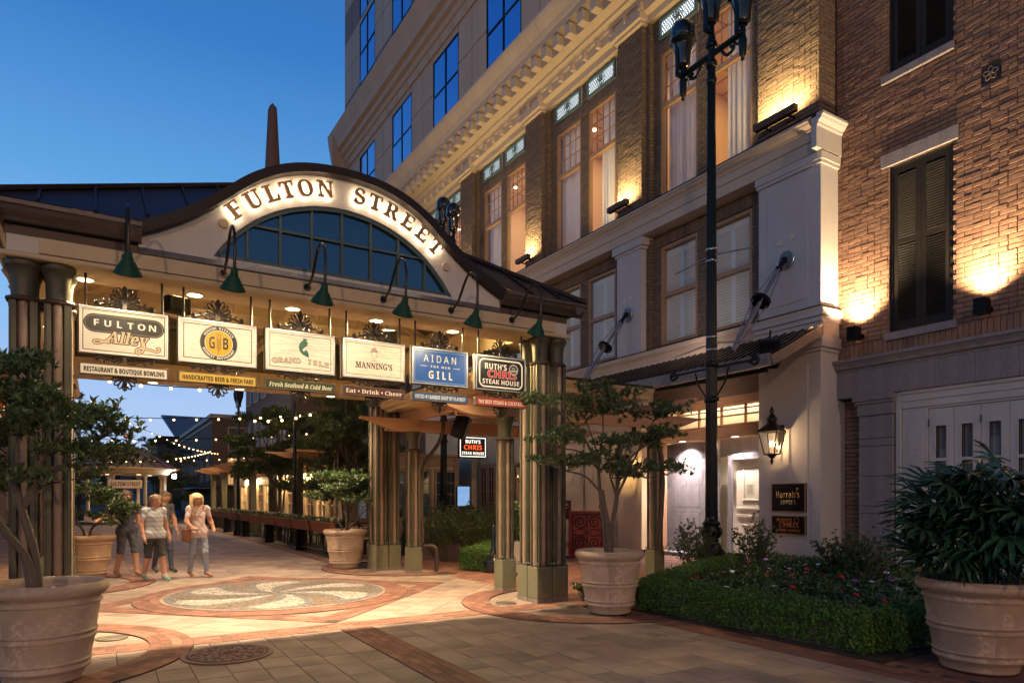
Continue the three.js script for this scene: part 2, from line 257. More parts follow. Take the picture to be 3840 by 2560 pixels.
  bed([[6.06, -6.6], [6.47, -6.6], [6.47, -2.2], [6.06, -2.2]], -0.0015); band([6.265, -6.6], [6.265, -2.2], 0.40, 0.004);
  // diamond of brick round the mosaic
  const dc = [2.6, -11.5], D1 = 2.95, D2 = 2.45, mid = (D1 + D2) / 2, q = [[0, 1], [1, 0], [0, -1], [-1, 0]];
  for (let i = 0; i < 4; i++) {
    const a = q[i], b = q[(i + 1) % 4], pt = (k, v) => [dc[0] + v[0] * k, dc[1] + v[1] * k];
    bed([pt(D1, a), pt(D1, b), pt(D2, b), pt(D2, a)], 0.0015);
    const ex = [b[0] - a[0], b[1] - a[1]];
    band(pt(mid, [a[0] - ex[0] * 0.01, a[1] - ex[1] * 0.01]), pt(mid, b), (D1 - D2) * Math.SQRT1_2, 0.006, []);
  }
  const circ = (cx, cz, r, n = 64) => Array.from({ length: n }, (_, i) => [cx + Math.cos(i / n * 2 * Math.PI) * r, cz + Math.sin(i / n * 2 * Math.PI) * r]);
  bed(circ(2.56, -11.6, 2.13), 0.008); ring(2.56, -11.6, 1.76, 2.12, 0.0125);
  // rings round the corner columns
  const annulus = (cx, cz, r0, r1, y, a0, a1) => { const n = 48, p = []; for (let i = 0; i <= n; i++) { const t = a0 + (a1 - a0) * i / n; p.push([cx + Math.cos(t) * r1, cz + Math.sin(t) * r1]); } for (let i = n; i >= 0; i--) { const t = a0 + (a1 - a0) * i / n; p.push([cx + Math.cos(t) * r0, cz + Math.sin(t) * r0]); } bed(p, y); };
  for (const [cx, cz, a0, a1, kp] of [[-1.0, -8.36, -1.75, 1.75, (x) => x > -1.2], [6.45, -8.35, 1.35, 4.93, (x, z) => x < 6.4], [-0.95, -14.8, -1.75, 1.75, (x) => x > -1.2], [6.1, -14.6, 1.4, 4.9, (x) => x < 6.1]]) { annulus(cx, cz, 1.485, 1.915, 0.0105, a0, a1); ring(cx, cz, 1.49, 1.91, 0.015, kp); }
  // brick floor towards the restaurant door and beside the bed
  bed([[6.2, -21], [13.4, -21], [13.4, -10.0], [6.2, -6.6]], -0.004);
  for (let x = 6.2; x < 13.3; x += LEN) for (let z = -20.8, k = 0; z < -6.6; z += W, k++) { const xx = x + (k & 1 ? LEN / 2 : 0); if (z > -10.2 + (13.4 - xx) * 0.47) continue; quad([xx, z], 1, 0, W - 0.005, LEN - 0.005, 0.001); }
  bed([[6.47, -3.72], [13.6, -3.72], [13.6, -1.2], [6.47, -1.2]], -0.004);
  for (let x = 6.58; x < 13.4; x += LEN) for (let z = -3.66, k = 0; z < -1.3; z += W, k++) quad([x + (k & 1 ? LEN / 2 : 0), z], 1, 0, W - 0.005, LEN - 0.005, 0.001);
  band([4.95, -44], [4.95, -15.2], 0.36, 0.002); bed([[4.77, -44], [5.13, -44], [5.13, -15.2], [4.77, -15.2]], -0.004);
  part(ground, 'bedding', beds, M.mortarlight);
  const geoOf = (p) => triUV(slab(p.poly, p.y - 0.014, p.y), p.m * 0.37, p.m * 0.71);
  const lay = (list, name, mats, extra) => {
    for (const p of list) { const c = p.poly.reduce((s, a) => [s[0] + a[0] / p.poly.length, s[1] + a[1] / p.poly.length], [0, 0]); const s = shown(c[0], 0, c[1]); p.k = s ? area(p.poly) * s * s * s : 0; }
    list.sort((a, b) => b.k - a.k);
    list.slice(0, 300).forEach((p) => part(ground, name, geoOf(p), mats[p.m]));
    for (let m = 0; m < mats.length; m++) { const rest = list.slice(300).filter((p) => p.m === m); if (rest.length) stuff(ground, extra, rest.map(geoOf), mats[m]); }
  };
  lay(tan, 'paver', M.tan, 'paver_field');
  lay(brick, 'paving_brick', M.pave, 'paving_brick_field');

  // mosaic roundel
  const mo = thing('mosaic_roundel', 'round pebble mosaic with white and brown pinwheel petals set in the floor', 'mosaic', [2.56, 0.0, -11.6]);
  const tm = (c) => mat(c, 0.7, { t: T.mosaic, bump: 0.004 });
  part(mo, 'field', slab(circ(0, 0, 1.72, 72), 0.008, 0.0145), tm([0.20, 0.19, 0.185]));
  const rim = (() => { const g = NI(new THREE.RingGeometry(1.70, 1.755, 72)); g.rotateX(-Math.PI / 2); g.translate(0, 0.0185, 0); return triUV(g); })();
  part(mo, 'rim', rim, M.tan[2]);
  const wm = tm([0.50, 0.45, 0.39]), bm = tm([0.22, 0.15, 0.10]);
  for (let k = 0; k < 6; k++) {
    const a = k * Math.PI / 3 + 0.15, blade = (w0, w1, r1, tw) => { const p = [], q = []; for (let i = 0; i <= 16; i++) { const t = i / 16, r = 0.06 + (r1 - 0.06) * t, th = a + tw * t, half = (w0 + (w1 - w0) * t) * Math.sqrt(Math.max(0, 1 - Math.pow(Math.max(0, t - 0.8) / 0.2, 2))); p.push([Math.cos(th - half * 0.5) * r, Math.sin(th - half * 0.5) * r]); q.push([Math.cos(th + half * 0.5) * r, Math.sin(th + half * 0.5) * r]); } return [...p, ...q.reverse()]; };
    const rot = (pts, d) => pts.map(([x, z]) => [x * Math.cos(d) - z * Math.sin(d), x * Math.sin(d) + z * Math.cos(d)]);
    part(mo, 'petal', slab(blade(0.16, 0.60, 1.6, 0.7), 0.0125, 0.0182), wm);
    part(mo, 'petal', slab(rot(blade(0.10, 0.40, 1.64, 0.7), 0.54), 0.0125, 0.0176), bm);
  }
  // covers
  const cover = (x, z, r, label, deco) => {
    const t = thing('manhole_cover', label, 'manhole cover', [x, 0.004, z]); const mm = deco ? mat([0.22, 0.12, 0.08], 0.55, { t: T.metal, metalness: 0.3 }) : mat([0.20, 0.165, 0.12], 0.5, { t: T.metal, metalness: 0.4 });
    part(t, 'rim', lathe([[r * 0.9, 0], [r * 0.9, 0.012], [r, 0.012], [r, 0]], 48), mm);
    part(t, 'lid', cyl(0, -0.005, 0.0065, 0, r * 0.885, r * 0.885, 48), deco ? mat([0.06, 0.035, 0.028], 0.8, { t: T.grain }) : mm);
    const rel = [];
    const ringy = (R, w, h = 0.017) => rel.push(lathe([[R, 0.006], [R, h], [R + w, h], [R + w, 0.006]], 40));
    if (deco) {
      for (const f of [0.12, 0.24, 0.8]) ringy(r * f, r * 0.035);
      for (let ri = 0; ri < 2; ri++) for (let k = 0, n = ri ? 11 : 7; k < n; k++) { const a = k / n * 2 * Math.PI + ri * 0.2, R = r * (ri ? 0.66 : 0.4), c = [Math.cos(a) * R, Math.sin(a) * R]; for (const f of [0.1, 0.055]) rel.push(mv(lathe([[r * f, 0.006], [r * f, 0.017], [r * f + r * 0.035, 0.017], [r * f + r * 0.035, 0.006]], 10), c[0], 0, c[1])); const b2 = a + Math.PI / n; rel.push(bar(V(Math.cos(b2) * R * 0.85, 0.009, Math.sin(b2) * R * 0.85), V(Math.cos(b2 + 0.1) * R * 1.15, 0.009, Math.sin(b2 + 0.1) * R * 1.15), r * 0.05, 0.009)); }
    } else for (const f of [0.35, 0.6]) ringy(r * f, r * 0.04, 0.009);
    for (const g of deco ? [merge(rel)] : rel) part(t, 'relief', g, mm);
  };
  cover(1.14, -7.42, 0.44, 'large rust brown manhole cover with swirling cast pattern, set in tan paving', true);
  cover(0.14, -8.95, 0.165, 'small smooth round cover inside the brick ring beside the leftmost planter pot', false);
  cover(5.26, -8.76, 0.16, 'small round cover on the lit side of the front right column cluster', false);
  cover(5.92, -8.12, 0.15, 'small round cover between the column cluster and the potted tree', false);
  cover(5.0, -14.0, 0.16, 'small round cover beside the rear right column cluster', false);
}
// ================================================================ GATEWAY PAVILION
let shortColumn;
const gate = thing('street_gateway', 'cream and olive street gateway pavilion with arched front and lit name letters', 'gateway');
{
  const X0 = -0.80, X1 = 6.17, ZF = -8.42, CX = 2.67;
  // ---- columns: one shared set of shapes, sub-parts of each column
  const oct = (y0, y1, r0, r1) => { const g = NI(new THREE.CylinderGeometry(r1, r0, y1 - y0, 8)); g.rotateY(Math.PI / 8); g.translate(0, (y0 + y1) / 2, 0); g.deleteAttribute('uv'); return triUV(NI(g)); };
  const colGeo = (top) => {
    const cap = lathe([[0.118, top - 0.36], [0.122, top - 0.2], [0.135, top - 0.11], [0.165, top - 0.05], [0.175, top - 0.045], [0.175, top]], 8); cap.rotateY(Math.PI / 8);
    const capTop = oct(top - 0.002, top, 0.174, 0.174), ring = lathe([[0.12, top - 0.42], [0.158, top - 0.41], [0.17, top - 0.39], [0.158, top - 0.365], [0.12, top - 0.355]], 8); ring.rotateY(Math.PI / 8);
    const y0 = 0.565, y1 = top - 0.41, ribs = [], pipes = [], bolts = [];
    for (const [sx, sz] of [[1, 1], [1, -1], [-1, 1], [-1, -1]]) { ribs.push(rb(sx * 0.078 - 0.022, sx * 0.078 + 0.022, y0, y1, sz * 0.105 - 0.016, sz * 0.105 + 0.016, 0.004), rb(sx * 0.105 - 0.016, sx * 0.105 + 0.016, y0, y1, sz * 0.078 - 0.022, sz * 0.078 + 0.022, 0.004)); bolts.push(sph(sx * 0.122, y0 + 0.03, sz * 0.122, 0.016, 8)); }
    for (const [px, pz] of [[0, 0.075], [0, -0.075], [0.075, 0], [-0.075, 0]]) pipes.push(cyl(px, y0, y1, pz, 0.048, 0.048, 12));
    return { cap: merge([cap, capTop]), ring: merge([ring]), ribs: merge([ribs, cyl(0, y0, y1, 0, 0.07, 0.07, 8)]), pipes: merge(pipes), bolts, plate: bx(-0.135, 0.135, 0.548, 0.566, -0.135, 0.135), base: mv(triUV(NI(new RoundedBoxGeometry(0.285, 0.49, 0.285, 2, 0.022))), 0, 0.305, 0), plinth: bx(-0.139, 0.139, -0.004, 0.066, -0.139, 0.139) };
  };
  const tall = colGeo(4.03), short = colGeo(2.98);
  const column = (parent, g, x, z, name = 'column') => { const c = sub(parent, name); c.position.set(x, 0, z); part(c, 'capital', g.cap, M.olive); part(c, 'ring', g.ring, M.ring); part(c, 'rib', g.ribs, M.olive); part(c, 'pipe', g.pipes, M.pinkpipe); g.bolts.forEach((b) => part(c, 'bolt', b, M.chrome)); part(c, 'base_plate', g.plate, M.olivedark); part(c, 'base_block', g.base, M.basegreen); part(c, 'plinth', g.plinth, M.stonecap); return c; };
  for (const [cx, cz] of [[-0.50, -8.77], [5.935, -8.77], [-0.63, -14.85], [5.46, -14.38]]) for (const sx of [-1, 1]) for (const sz of [-1, 1]) column(gate, tall, cx + sx * 0.148, cz + sz * 0.148);
  shortColumn = (p, x, z) => column(p, short, x, z);
  // ---- front beam
  part(gate, 'fascia_board', bx(X0 + 0.02, X1 - 0.02, 4.085, 4.262, ZF - 0.07, ZF - 0.02), M.white);
  part(gate, 'face_board', rb(-0.51, 5.93, 4.098, 4.256, ZF - 0.025, ZF + 0.018, 0.004), M.cream);
  const half = []; { const g = NI(new THREE.CylinderGeometry(0.032, 0.032, X1 - X0 + 0.04, 12)); g.rotateZ(Math.PI / 2); g.translate((X0 + X1) / 2, 4.062, ZF - 0.01); g.deleteAttribute('uv'); half.push(triUV(g)); for (const x of [X0 - 0.02, X1 + 0.02]) half.push(sph(x, 4.062, ZF - 0.01, 0.032)); }
  part(gate, 'bead_moulding', half, M.cream);
  part(gate, 'soffit', bx(X0 + 0.03, X1 - 0.03, 4.035, 4.06, -9.07, ZF - 0.012), M.cream);
  part(gate, 'inner_board', bx(X0 + 0.03, X1 - 0.03, 4.06, 4.5, -9.07, -9.03), M.cream);
  // end friezes, gutters and zinc flashing
  const gut = (s) => [[ZF + 0.01, 4.37], [ZF + 0.06, 4.375], [ZF + 0.075, 4.40], [ZF + 0.11, 4.42], [ZF + 0.15, 4.45], [ZF + 0.17, 4.49], [ZF + 0.20, 4.50], [ZF + 0.205, 4.54], [ZF + 0.19, 4.54], [ZF - 0.03, 4.55]];
  for (const [a, b] of [[X0, 0.38], [4.96, X1]]) part(gate, 'frieze', bx(a, b, 4.262, 4.40, ZF - 0.10, ZF - 0.035), M.frieze);
  part(gate, 'gutter', runX(gut(), -1.05, 0.41), M.gutter); part(gate, 'gutter', runX(gut(), 4.95, 6.40), M.gutter);
  const gs = (x, s) => [[x, 4.37], [x + s * 0.05, 4.375], [x + s * 0.1, 4.42], [x + s * 0.16, 4.49], [x + s * 0.19, 4.50], [x + s * 0.195, 4.54], [x - s * 0.02, 4.55]];
  part(gate, 'gutter', runZ(gs(X1 + 0.03, 1), -15.3, -8.24), M.gutter); part(gate, 'gutter', runZ(gs(X0 - 0.03, -1), -15.3, -8.24), M.gutter);
  part(gate, 'flashing', runX([[ZF - 0.04, 4.263], [ZF + 0.03, 4.263], [ZF + 0.035, 4.275], [ZF - 0.02, 4.36], [ZF - 0.04, 4.36]], 0.385, 4.955), M.zinc);
  // ---- arched gable
  const lo = [[0.38, 4.445], [0.63, 4.57], [0.90, 4.735], [1.19, 4.95], [1.43, 5.16], [1.62, 5.31], [1.84, 5.44], [2.11, 5.54], [2.39, 5.595], [2.67, 5.61]], mir = (p) => [2 * CX - p[0], p[1]];
  const up = [[0.30, 4.55], [0.60, 4.685], [0.88, 4.855], [1.17, 5.075], [1.41, 5.285], [1.60, 5.425], [1.84, 5.555], [2.10, 5.645], [2.38, 5.695], [2.67, 5.71]];
  const smooth = (pts) => new THREE.CatmullRomCurve3(pts.map((p) => V(p[0], p[1], 0)), false, 'centripetal').getPoints(40).map((v) => [v.x, v.y]);
  const loF = smooth([...lo, ...lo.slice(0, -1).reverse().map(mir)]), upF = smooth([...up, ...up.slice(0, -1).reverse().map(mir)]);
  const WR = 1.763, WY = 3.487, WX = 2.66, arc = (r, y0, n = 40) => { const a0 = Math.asin((y0 - WY) / r), p = []; for (let i = 0; i <= n; i++) { const t = Math.PI - a0 - (Math.PI - 2 * a0) * i / n; p.push([WX + Math.cos(t) * r, WY + Math.sin(t) * r]); } return p; };
  part(gate, 'gable_wall', shapeZ([...loF, [4.96, 4.34], [0.385, 4.34]].reverse(), -8.53, ZF - 0.005, [arc(WR, 4.375)]), M.archwhite);
  part(gate, 'fascia', shapeZ([...upF, ...loF.slice().reverse()], -8.60, ZF + 0.13), M.brownmetal);
  part(gate, 'barrel_roof', shapeZ([...upF.map((p) => [p[0], p[1] - 0.004]), ...upF.slice().reverse().map((p) => [p[0], p[1] - 0.05])], -11.2, -8.61), M.brownmetal);
  const band = (a, b) => shapeZ([...a, ...b.slice().reverse()], -8.53, ZF - 0.02);
  part(gate, 'window_frame', [band(arc(WR - 0.003, 4.38), arc(WR - 0.05, 4.38)), bx(1.14, 4.18, 4.362, 4.415, -8.53, ZF - 0.014)], M.teal);
  const mull = [1.51, 1.89, 2.27, 2.65, 3.03, 3.41, 3.79], ry = (x, r = WR - 0.03) => WY + Math.sqrt(Math.max(0, r * r - (x - WX) ** 2));
  part(gate, 'glazing_bar', [...mull.map((x) => bx(x - 0.014, x + 0.014, 4.412, ry(x), -8.515, ZF - 0.03)), bx(WX - Math.sqrt(1.73 ** 2 - (4.835 - WY) ** 2), WX + Math.sqrt(1.73 ** 2 - (4.835 - WY) ** 2), 4.82, 4.848, -8.512, ZF - 0.033)], M.teal);
  const xs = [1.16, ...mull, 4.16], yy = 4.835;
  for (let i = 0; i < 8; i++) {
    const a = xs[i], b = xs[i + 1], lower = [], upper = [], n = 8;
    for (let k = 0; k <= n; k++) { const x = a + (b - a) * k / n, y = ry(x, WR - 0.02); lower.push([x, Math.max(4.40, Math.min(yy, y))]); if (y > yy) upper.push([x, y]); }
    const tilt = rr(-0.003, 0.003);
    part(gate, 'pane', shapeZ([[a, 4.4], [b, 4.4], ...lower.slice().reverse()], -8.496 + tilt, -8.49 + tilt), M.darkglass);
    if (upper.length > 2) part(gate, 'pane', shapeZ([[upper[0][0], yy], [upper[upper.length - 1][0], yy], ...upper.slice().reverse()], -8.496 - tilt, -8.49 - tilt), M.darkglass);
  }
  for (const x of [1.245, 4.09]) part(gate, 'medallion', (() => { const g = NI(new THREE.CylinderGeometry(0.052, 0.058, 0.03, 20)); g.rotateX(Math.PI / 2); g.translate(x, 4.77, ZF + 0.008); return triUV(g); })(), M.cream);
  // ---- letters, each standing off the wall with a lit strip behind it
  const text = 'FULTONSTREET', ang = [132.3, 124.6, 117.6, 111.6, 105.0, 97.6, 84.6, 78.4, 71.6, 64.4, 57.4, 50.4];
  const stripMat = glow([1.0, 0.82, 0.56], 14);
  [...text].forEach((ch, i) => {
    const mk = (size, depth, bev) => { const g = new TextGeometry(ch, { font: font.serif_bold, size, depth, curveSegments: 5, bevelEnabled: bev > 0, bevelSize: bev, bevelThickness: bev, bevelSegments: 1 }); g.computeBoundingBox(); const b = g.boundingBox; g.translate(-(b.min.x + b.max.x) / 2, -(b.min.y + b.max.y) / 2, 0); return g; };
    const g = NI(mk(0.185, 0.045, 0.004)), a = ang[i] * Math.PI / 180, R = 1.945, px = WX + Math.cos(a) * R, py = WY + Math.sin(a) * R, turn = a - Math.PI / 2;
    const L1 = part(gate, 'letter', triUV(g), M.bronze); L1.position.set(px, py, ZF + 0.055); L1.rotation.z = turn;
    const s = NI(mk(0.172, 0.008, 0)); const strip = part(L1, 'light_strip', triUV(s), stripMat); strip.position.set(0, 0, -0.02);
    lamp(gate, 'point', [1.0, 0.82, 0.56], 0.034, [px, py, ZF + 0.024], { radius: 0.4, name: 'letter_light' });
  });
  // ---- hipped roof, ceiling and rear
  const E0 = [-1.0, -8.22], E1 = [6.37, -15.2], ap = V(2.66, 6.88, -11.8), ey = 4.55;
  const tri = (a, b, c) => { const g = new THREE.BufferGeometry(); g.setAttribute('position', new THREE.Float32BufferAttribute([...a, ...b, ...c], 3)); g.computeVertexNormals(); return triUV(g); };
  const cor = [[E0[0], ey, E0[1]], [E1[0], ey, E0[1]], [E1[0], ey, E1[1]], [E0[0], ey, E1[1]]];
  // the front slope is open in the middle where the barrel roof runs in
  const aP = [ap.x, ap.y, ap.z];
  const slope = (ap.y - ey) / (E0[1] - ap.z), zAt = (y) => E0[1] - (y - ey) / slope;
  const plate = (pts) => { const c = pts.map((p) => new THREE.Vector2(p[0], p[2])), v = []; for (const t of THREE.ShapeUtils.triangulateShape(c, [])) for (const i of t) v.push(...pts[i]); const g = new THREE.BufferGeometry(); g.setAttribute('position', new THREE.Float32BufferAttribute(v, 3)); g.computeVertexNormals(); return triUV(g); };
  const valley = up.map(([x, y]) => [x, Math.max(ey, y), zAt(Math.max(ey, y))]);
  part(gate, 'roof', [1, 2, 3].map((i) => tri(cor[i], cor[(i + 1) % 4], aP)), M.brownmetal);
  part(gate, 'roof', plate([cor[0], ...valley, aP]), M.brownmetal); part(gate, 'roof', plate([cor[1], ...valley.map(([x, y, z]) => [2 * CX - x, y, z]), aP]), M.brownmetal);
  const dn = (p, k = 0.11) => [p[0], p[1] - k, p[2]];
  part(gate, 'ceiling', [1, 2, 3].map((i) => tri(dn(aP), dn(cor[(i + 1) % 4]), dn(cor[i]))), M.ceil);
  const seams = []; const lerp3 = (a, b, t) => V(a[0] + (b[0] - a[0]) * t, a[1] + (b[1] - a[1]) * t, a[2] + (b[2] - a[2]) * t);
  for (let i = 0; i < 2; i++) { const n = 15; for (let k = 1; k < n; k++) { const t = k / n, p = lerp3(cor[i], cor[i + 1], t), hgt = t < 0.5 ? t * 2 : (1 - t) * 2, top = lerp3(cor[i], cor[i + 1], t); if (i === 0) { top.z = p.z + (ap.z - p.z) * hgt; } else { top.x = p.x + (ap.x - p.x) * hgt; } top.y = ey + (ap.y - ey) * hgt; if (i === 0) { const f = upF.find((q) => q[0] >= p.x); if (p.x > 0.35 && p.x < 4.99 && f) { const yv = Math.max(ey, f[1]) + 0.02; if (yv > top.y - 0.1) continue; p.y = yv; p.z = zAt(yv); } } seams.push(bar(p.add(V(0, 0.012, 0)), top.add(V(0, 0.012, 0)), 0.025, 0.035)); } }
  part(gate, 'roof_seam', seams, M.brownmetal);
  part(gate, 'hip_cap', cor.map((c) => bar(V(...c).add(V(0, 0.02, 0)), ap.clone().add(V(0, 0.02, 0)), 0.12, 0.05)), M.brownmetal);
  const raf = []; for (let k = 1; k < 9; k++) for (const i of [1, 2, 3]) { const t = k / 9, p = lerp3(cor[i], cor[(i + 1) % 4], t), hgt = t < 0.5 ? t * 2 : (1 - t) * 2, q = p.clone(); if (i === 2) q.z += (ap.z - q.z) * hgt; else q.x += (ap.x - q.x) * hgt; q.y = ey + (ap.y - ey) * hgt; raf.push(bar(p.add(V(0, -0.15, 0)), q.add(V(0, -0.15, 0)), 0.06, 0.10)); }
  part(gate, 'rafter', raf, M.cream);
  // side beams and rear beam with a shallow arch
  for (const [a, b] of [[V(-0.5, 4.28, -9.07), V(-0.63, 4.28, -14.6)], [V(5.935, 4.28, -9.07), V(5.46, 4.28, -14.2)]]) part(gate, 'side_beam', bar(a, b, 0.56, 0.44), M.cream);
  part(gate, 'rear_beam', bx(-0.95, 5.80, 3.80, 4.10, -14.75, -14.28), M.cream);
  const rArch = []; for (let i = 0; i <= 24; i++) { const x = 0.1 + 5.0 * i / 24; rArch.push([x, 4.10 + 1.15 * Math.sin(Math.PI * i / 24) ** 0.8]); }
  part(gate, 'rear_gable', shapeZ([[-0.9, 4.09], [5.75, 4.09], [5.75, 4.5], [2.6, 6.4], [-0.9, 4.5]], -14.62, -14.52), mat([0.16, 0.14, 0.06], 0.7, { t: T.plaster }));
  part(gate, 'rear_arch', shapeZ([...rArch, ...rArch.slice().reverse().map((p) => [p[0], p[1] - 0.12])], -14.5, -14.3), M.olive);
  part(gate, 'tie_beam', [bar(V(-0.5, 4.45, -11.6), V(5.7, 4.45, -11.6), 0.12, 0.18), bar(V(2.6, 4.42, -9.1), V(2.6, 4.42, -14.3), 0.10, 0.14)], M.cream);
  // finial on the roof
  part(gate, 'finial', (() => { const g = NI(new THREE.CylinderGeometry(0.085, 0.18, 1.6, 4)); g.rotateY(Math.PI / 4); g.translate(2.52, 7.35, -11.85); const c = NI(new THREE.ConeGeometry(0.085, 0.10, 4)); c.rotateY(Math.PI / 4); c.translate(2.52, 8.2, -11.85); return merge([triUV(g), triUV(c), bx(2.36, 2.68, 6.45, 6.62, -12.01, -11.69)]); })(), mat([0.17, 0.10, 0.085], 0.7, { t: T.plaster }));
  // ---- recessed downlights in the soffits
  part(gate, 'rear_soffit', bx(-0.9, 5.75, 3.775, 3.798, -14.74, -14.29), M.cream);
  for (const [x, y, z, I] of [[-0.12, 4.033, -8.93, 92], [1.0, 4.033, -8.93, 92], [2.15, 4.033, -8.93, 92], [3.28, 4.033, -8.93, 92], [4.45, 4.033, -8.93, 92], [0.9, 3.772, -14.52, 48], [2.45, 3.772, -14.52, 48], [4.3, 3.772, -14.52, 60], [-0.58, 4.052, -11.8, 34], [5.72, 4.052, -11.8, 34]]) {
    const d = sub(gate, 'recessed_light'); d.position.set(x, y, z);
    part(d, 'trim', lathe([[0.085, -0.004], [0.105, -0.008], [0.11, 0], [0.085, 0.004]], 28), M.white);
    part(d, 'bulb', (() => { const g = NI(new THREE.CylinderGeometry(0.084, 0.084, 0.004, 24)); return triUV(g); })(), glow([1.0, 0.74, 0.36], 9));
    lamp(d, 'spot', [1.0, 0.77, 0.49], I * 0.72, [0, -0.012, 0], { angle: 1.12, pen: 0.7, to: [0, -3, 0], radius: 2.5, name: 'downlight' });
  }
}
// ---------------------------------------------------------------- floodlights that wash the pavilion ceiling
{
  const flood = thing('flood_light', 'black box floodlight under the gateway ceiling beside the bowling sign', 'floodlight', [0.95, 4.30, -10.6], 'floodlights washing the gateway ceiling', 0.35);
  part(flood, 'housing', [rb(-0.16, 0.16, -0.11, 0.11, -0.08, 0.1, 0.01), bx(-0.14, 0.14, -0.09, 0.09, 0.1, 0.12)], M.black);
  part(flood, 'bracket', [bx(-0.02, 0.02, 0.1, 0.42, -0.03, 0.0)], M.black);
  part(flood, 'lamp_lens', mv(triUV(NI(new THREE.BoxGeometry(0.24, 0.012, 0.14))), 0, 0.114, 0), glow([1, 0.75, 0.32], 5));
  lamp(flood, 'spot', [1.0, 0.72, 0.30], 230, [0, 0.14, 0], { angle: 1.35, pen: 0.6, to: [0.6, 3, 0.2], radius: 4, name: 'flood' });
  copy(flood, [4.2, 4.30, -10.9], -0.35, 'black box floodlight under the gateway ceiling beside the steak house sign');
}
// ================================================================ HANGING SIGNS AND GOOSENECK LAMPS
{
  const SZ = -8.62;
  // scrollwork shared by all six
  const petal = (a, len, w) => { const p = []; for (let i = 0; i <= 10; i++) { const t = i / 10 * 2 * Math.PI, l = len * (0.5 - 0.5 * Math.cos(t)) , o = w * Math.sin(t) * (0.5 - 0.5 * Math.cos(t)) ; p.push(V(Math.cos(a) * l - Math.sin(a) * o, Math.sin(a) * l + Math.cos(a) * o, 0)); } return tube(p, 0.0085, 18, 5); };
  const fan = (len, spread, n) => { const g = []; for (let k = 0; k < n; k++) { const f = k / (n - 1) * 2 - 1, a = Math.PI / 2 + f * spread; g.push(mv(petal(a, len * (1 - 0.24 * Math.abs(f)), 0.028), 0, 0, 0)); } g.push(limb([V(0, -0.01, 0), V(0, len * 0.5, 0.004), V(0, len * 0.97, 0)], [0.014, 0.016, 0.004], 6, 6)); return g; };
  const spiral = (cx, cy, r0, a0, turns, dir) => { const p = []; for (let i = 0; i <= 18; i++) { const t = i / 18, r = r0 * (1 - 0.78 * t), a = a0 + dir * turns * 2 * Math.PI * t; p.push(V(cx + Math.cos(a) * r, cy + Math.sin(a) * r, 0)); } return p; };
  const scroll = (flip) => { const g = []; for (const s of [1, -1]) {
    g.push(tube([V(s * 0.01, 0, 0), V(s * 0.06, 0.035, 0), ...spiral(s * 0.075, 0.028, 0.024, Math.PI / 2, 1.2, -s)].slice(0, 20), 0.0095, 30, 5));
    g.push(tube([V(s * 0.02, 0.055, 0), V(s * 0.08, 0.078, 0), V(s * 0.14, 0.048, 0), V(s * 0.2, 0.035, 0), ...spiral(s * 0.262, 0.035, 0.026, -Math.PI / 2, 1.2, s)], 0.0105, 40, 5));
    g.push(tube([V(s * 0.13, 0.012, 0), V(s * 0.15, 0.04, 0), V(s * 0.19, 0.055, 0), V(s * 0.195, 0.075, 0)], 0.009, 10, 5), sph(s * 0.195, 0.08, 0, 0.009, 6), sph(s * 0.262, 0.035, 0, 0.01, 6), sph(s * 0.078, 0.028, 0, 0.009, 6));
  } g.push(rb(-0.022, 0.022, -0.004, 0.06, -0.008, 0.008, 0.003)); const m = merge(g); if (flip) { m.scale(1, -1, 1); const p = m.attributes.position, n = m.attributes.normal, idx = []; for (let i = 0; i < p.count; i += 3) idx.push(i, i + 2, i + 1); m.setIndex(idx); return NI(m); } return m; };
  const topFinial = merge([scroll(false), fan(0.185, 1.85, 11).map((g) => mv(g, 0, 0.065, 0))]), midScroll = scroll(true), botFan = (() => { const g = merge(fan(0.155, 1.62, 9)); g.rotateZ(Math.PI); return g; })();
  const frameGeo = (w, h, t, d) => [rb(-w / 2, w / 2, h / 2 - t, h / 2, -d, 0, 0.003), rb(-w / 2, w / 2, -h / 2, -h / 2 + t, -d, 0, 0.003), rb(-w / 2, -w / 2 + t, -h / 2 + t, h / 2 - t, -d, 0, 0.003), rb(w / 2 - t, w / 2, -h / 2 + t, h / 2 - t, -d, 0, 0.003)];
  const silver = mat([0.62, 0.6, 0.57], 0.35, { metalness: 0.7 }), casing = mat([0.05, 0.04, 0.032], 0.5, { metalness: 0.3 });
  const topF = frameGeo(0.855, 0.505, 0.016, 0.02), box1 = bx(-0.44, 0.44, -0.262, 0.262, -0.075, -0.012), face1 = panelXY(0.826, 0.476), box2 = [rb(-0.432, 0.432, -0.062, 0.062, -0.075, -0.004, 0.004)], face2 = panelXY(0.83, 0.1), frame2 = frameGeo(0.864, 0.124, 0.012, 0.012), rodG = cyl(0, 0, 0.36, 0, 0.0135, 0.0135, 10), clip = merge(topF), f2 = merge(frame2);
  const grainBg = (g, w, h, base, streak, a = 0.5, n = 420) => { g.fillStyle = base; g.fillRect(0, 0, w, h); reseed(77 + w); for (let i = 0; i < n; i++) { g.globalAlpha = Math.min(1, a * 1.6 * rnd()); g.fillStyle = streak; const y = rnd() * h, x = rnd() * w; g.fillRect(x, y, 20 + rnd() * w * 0.25, 1 + rnd() * 1.6); } g.globalAlpha = 1; };
  const fit = (g, s, x, y, maxw, size, style = 'bold', fam = 'sans-serif') => { g.font = style + ' ' + size + 'px ' + fam; const w = g.measureText(s).width, k = maxw / w; g.save(); g.translate(x, y); g.scale(k, 1); g.textAlign = 'center'; g.textBaseline = 'middle'; g.fillText(s, 0, 0); g.restore(); };
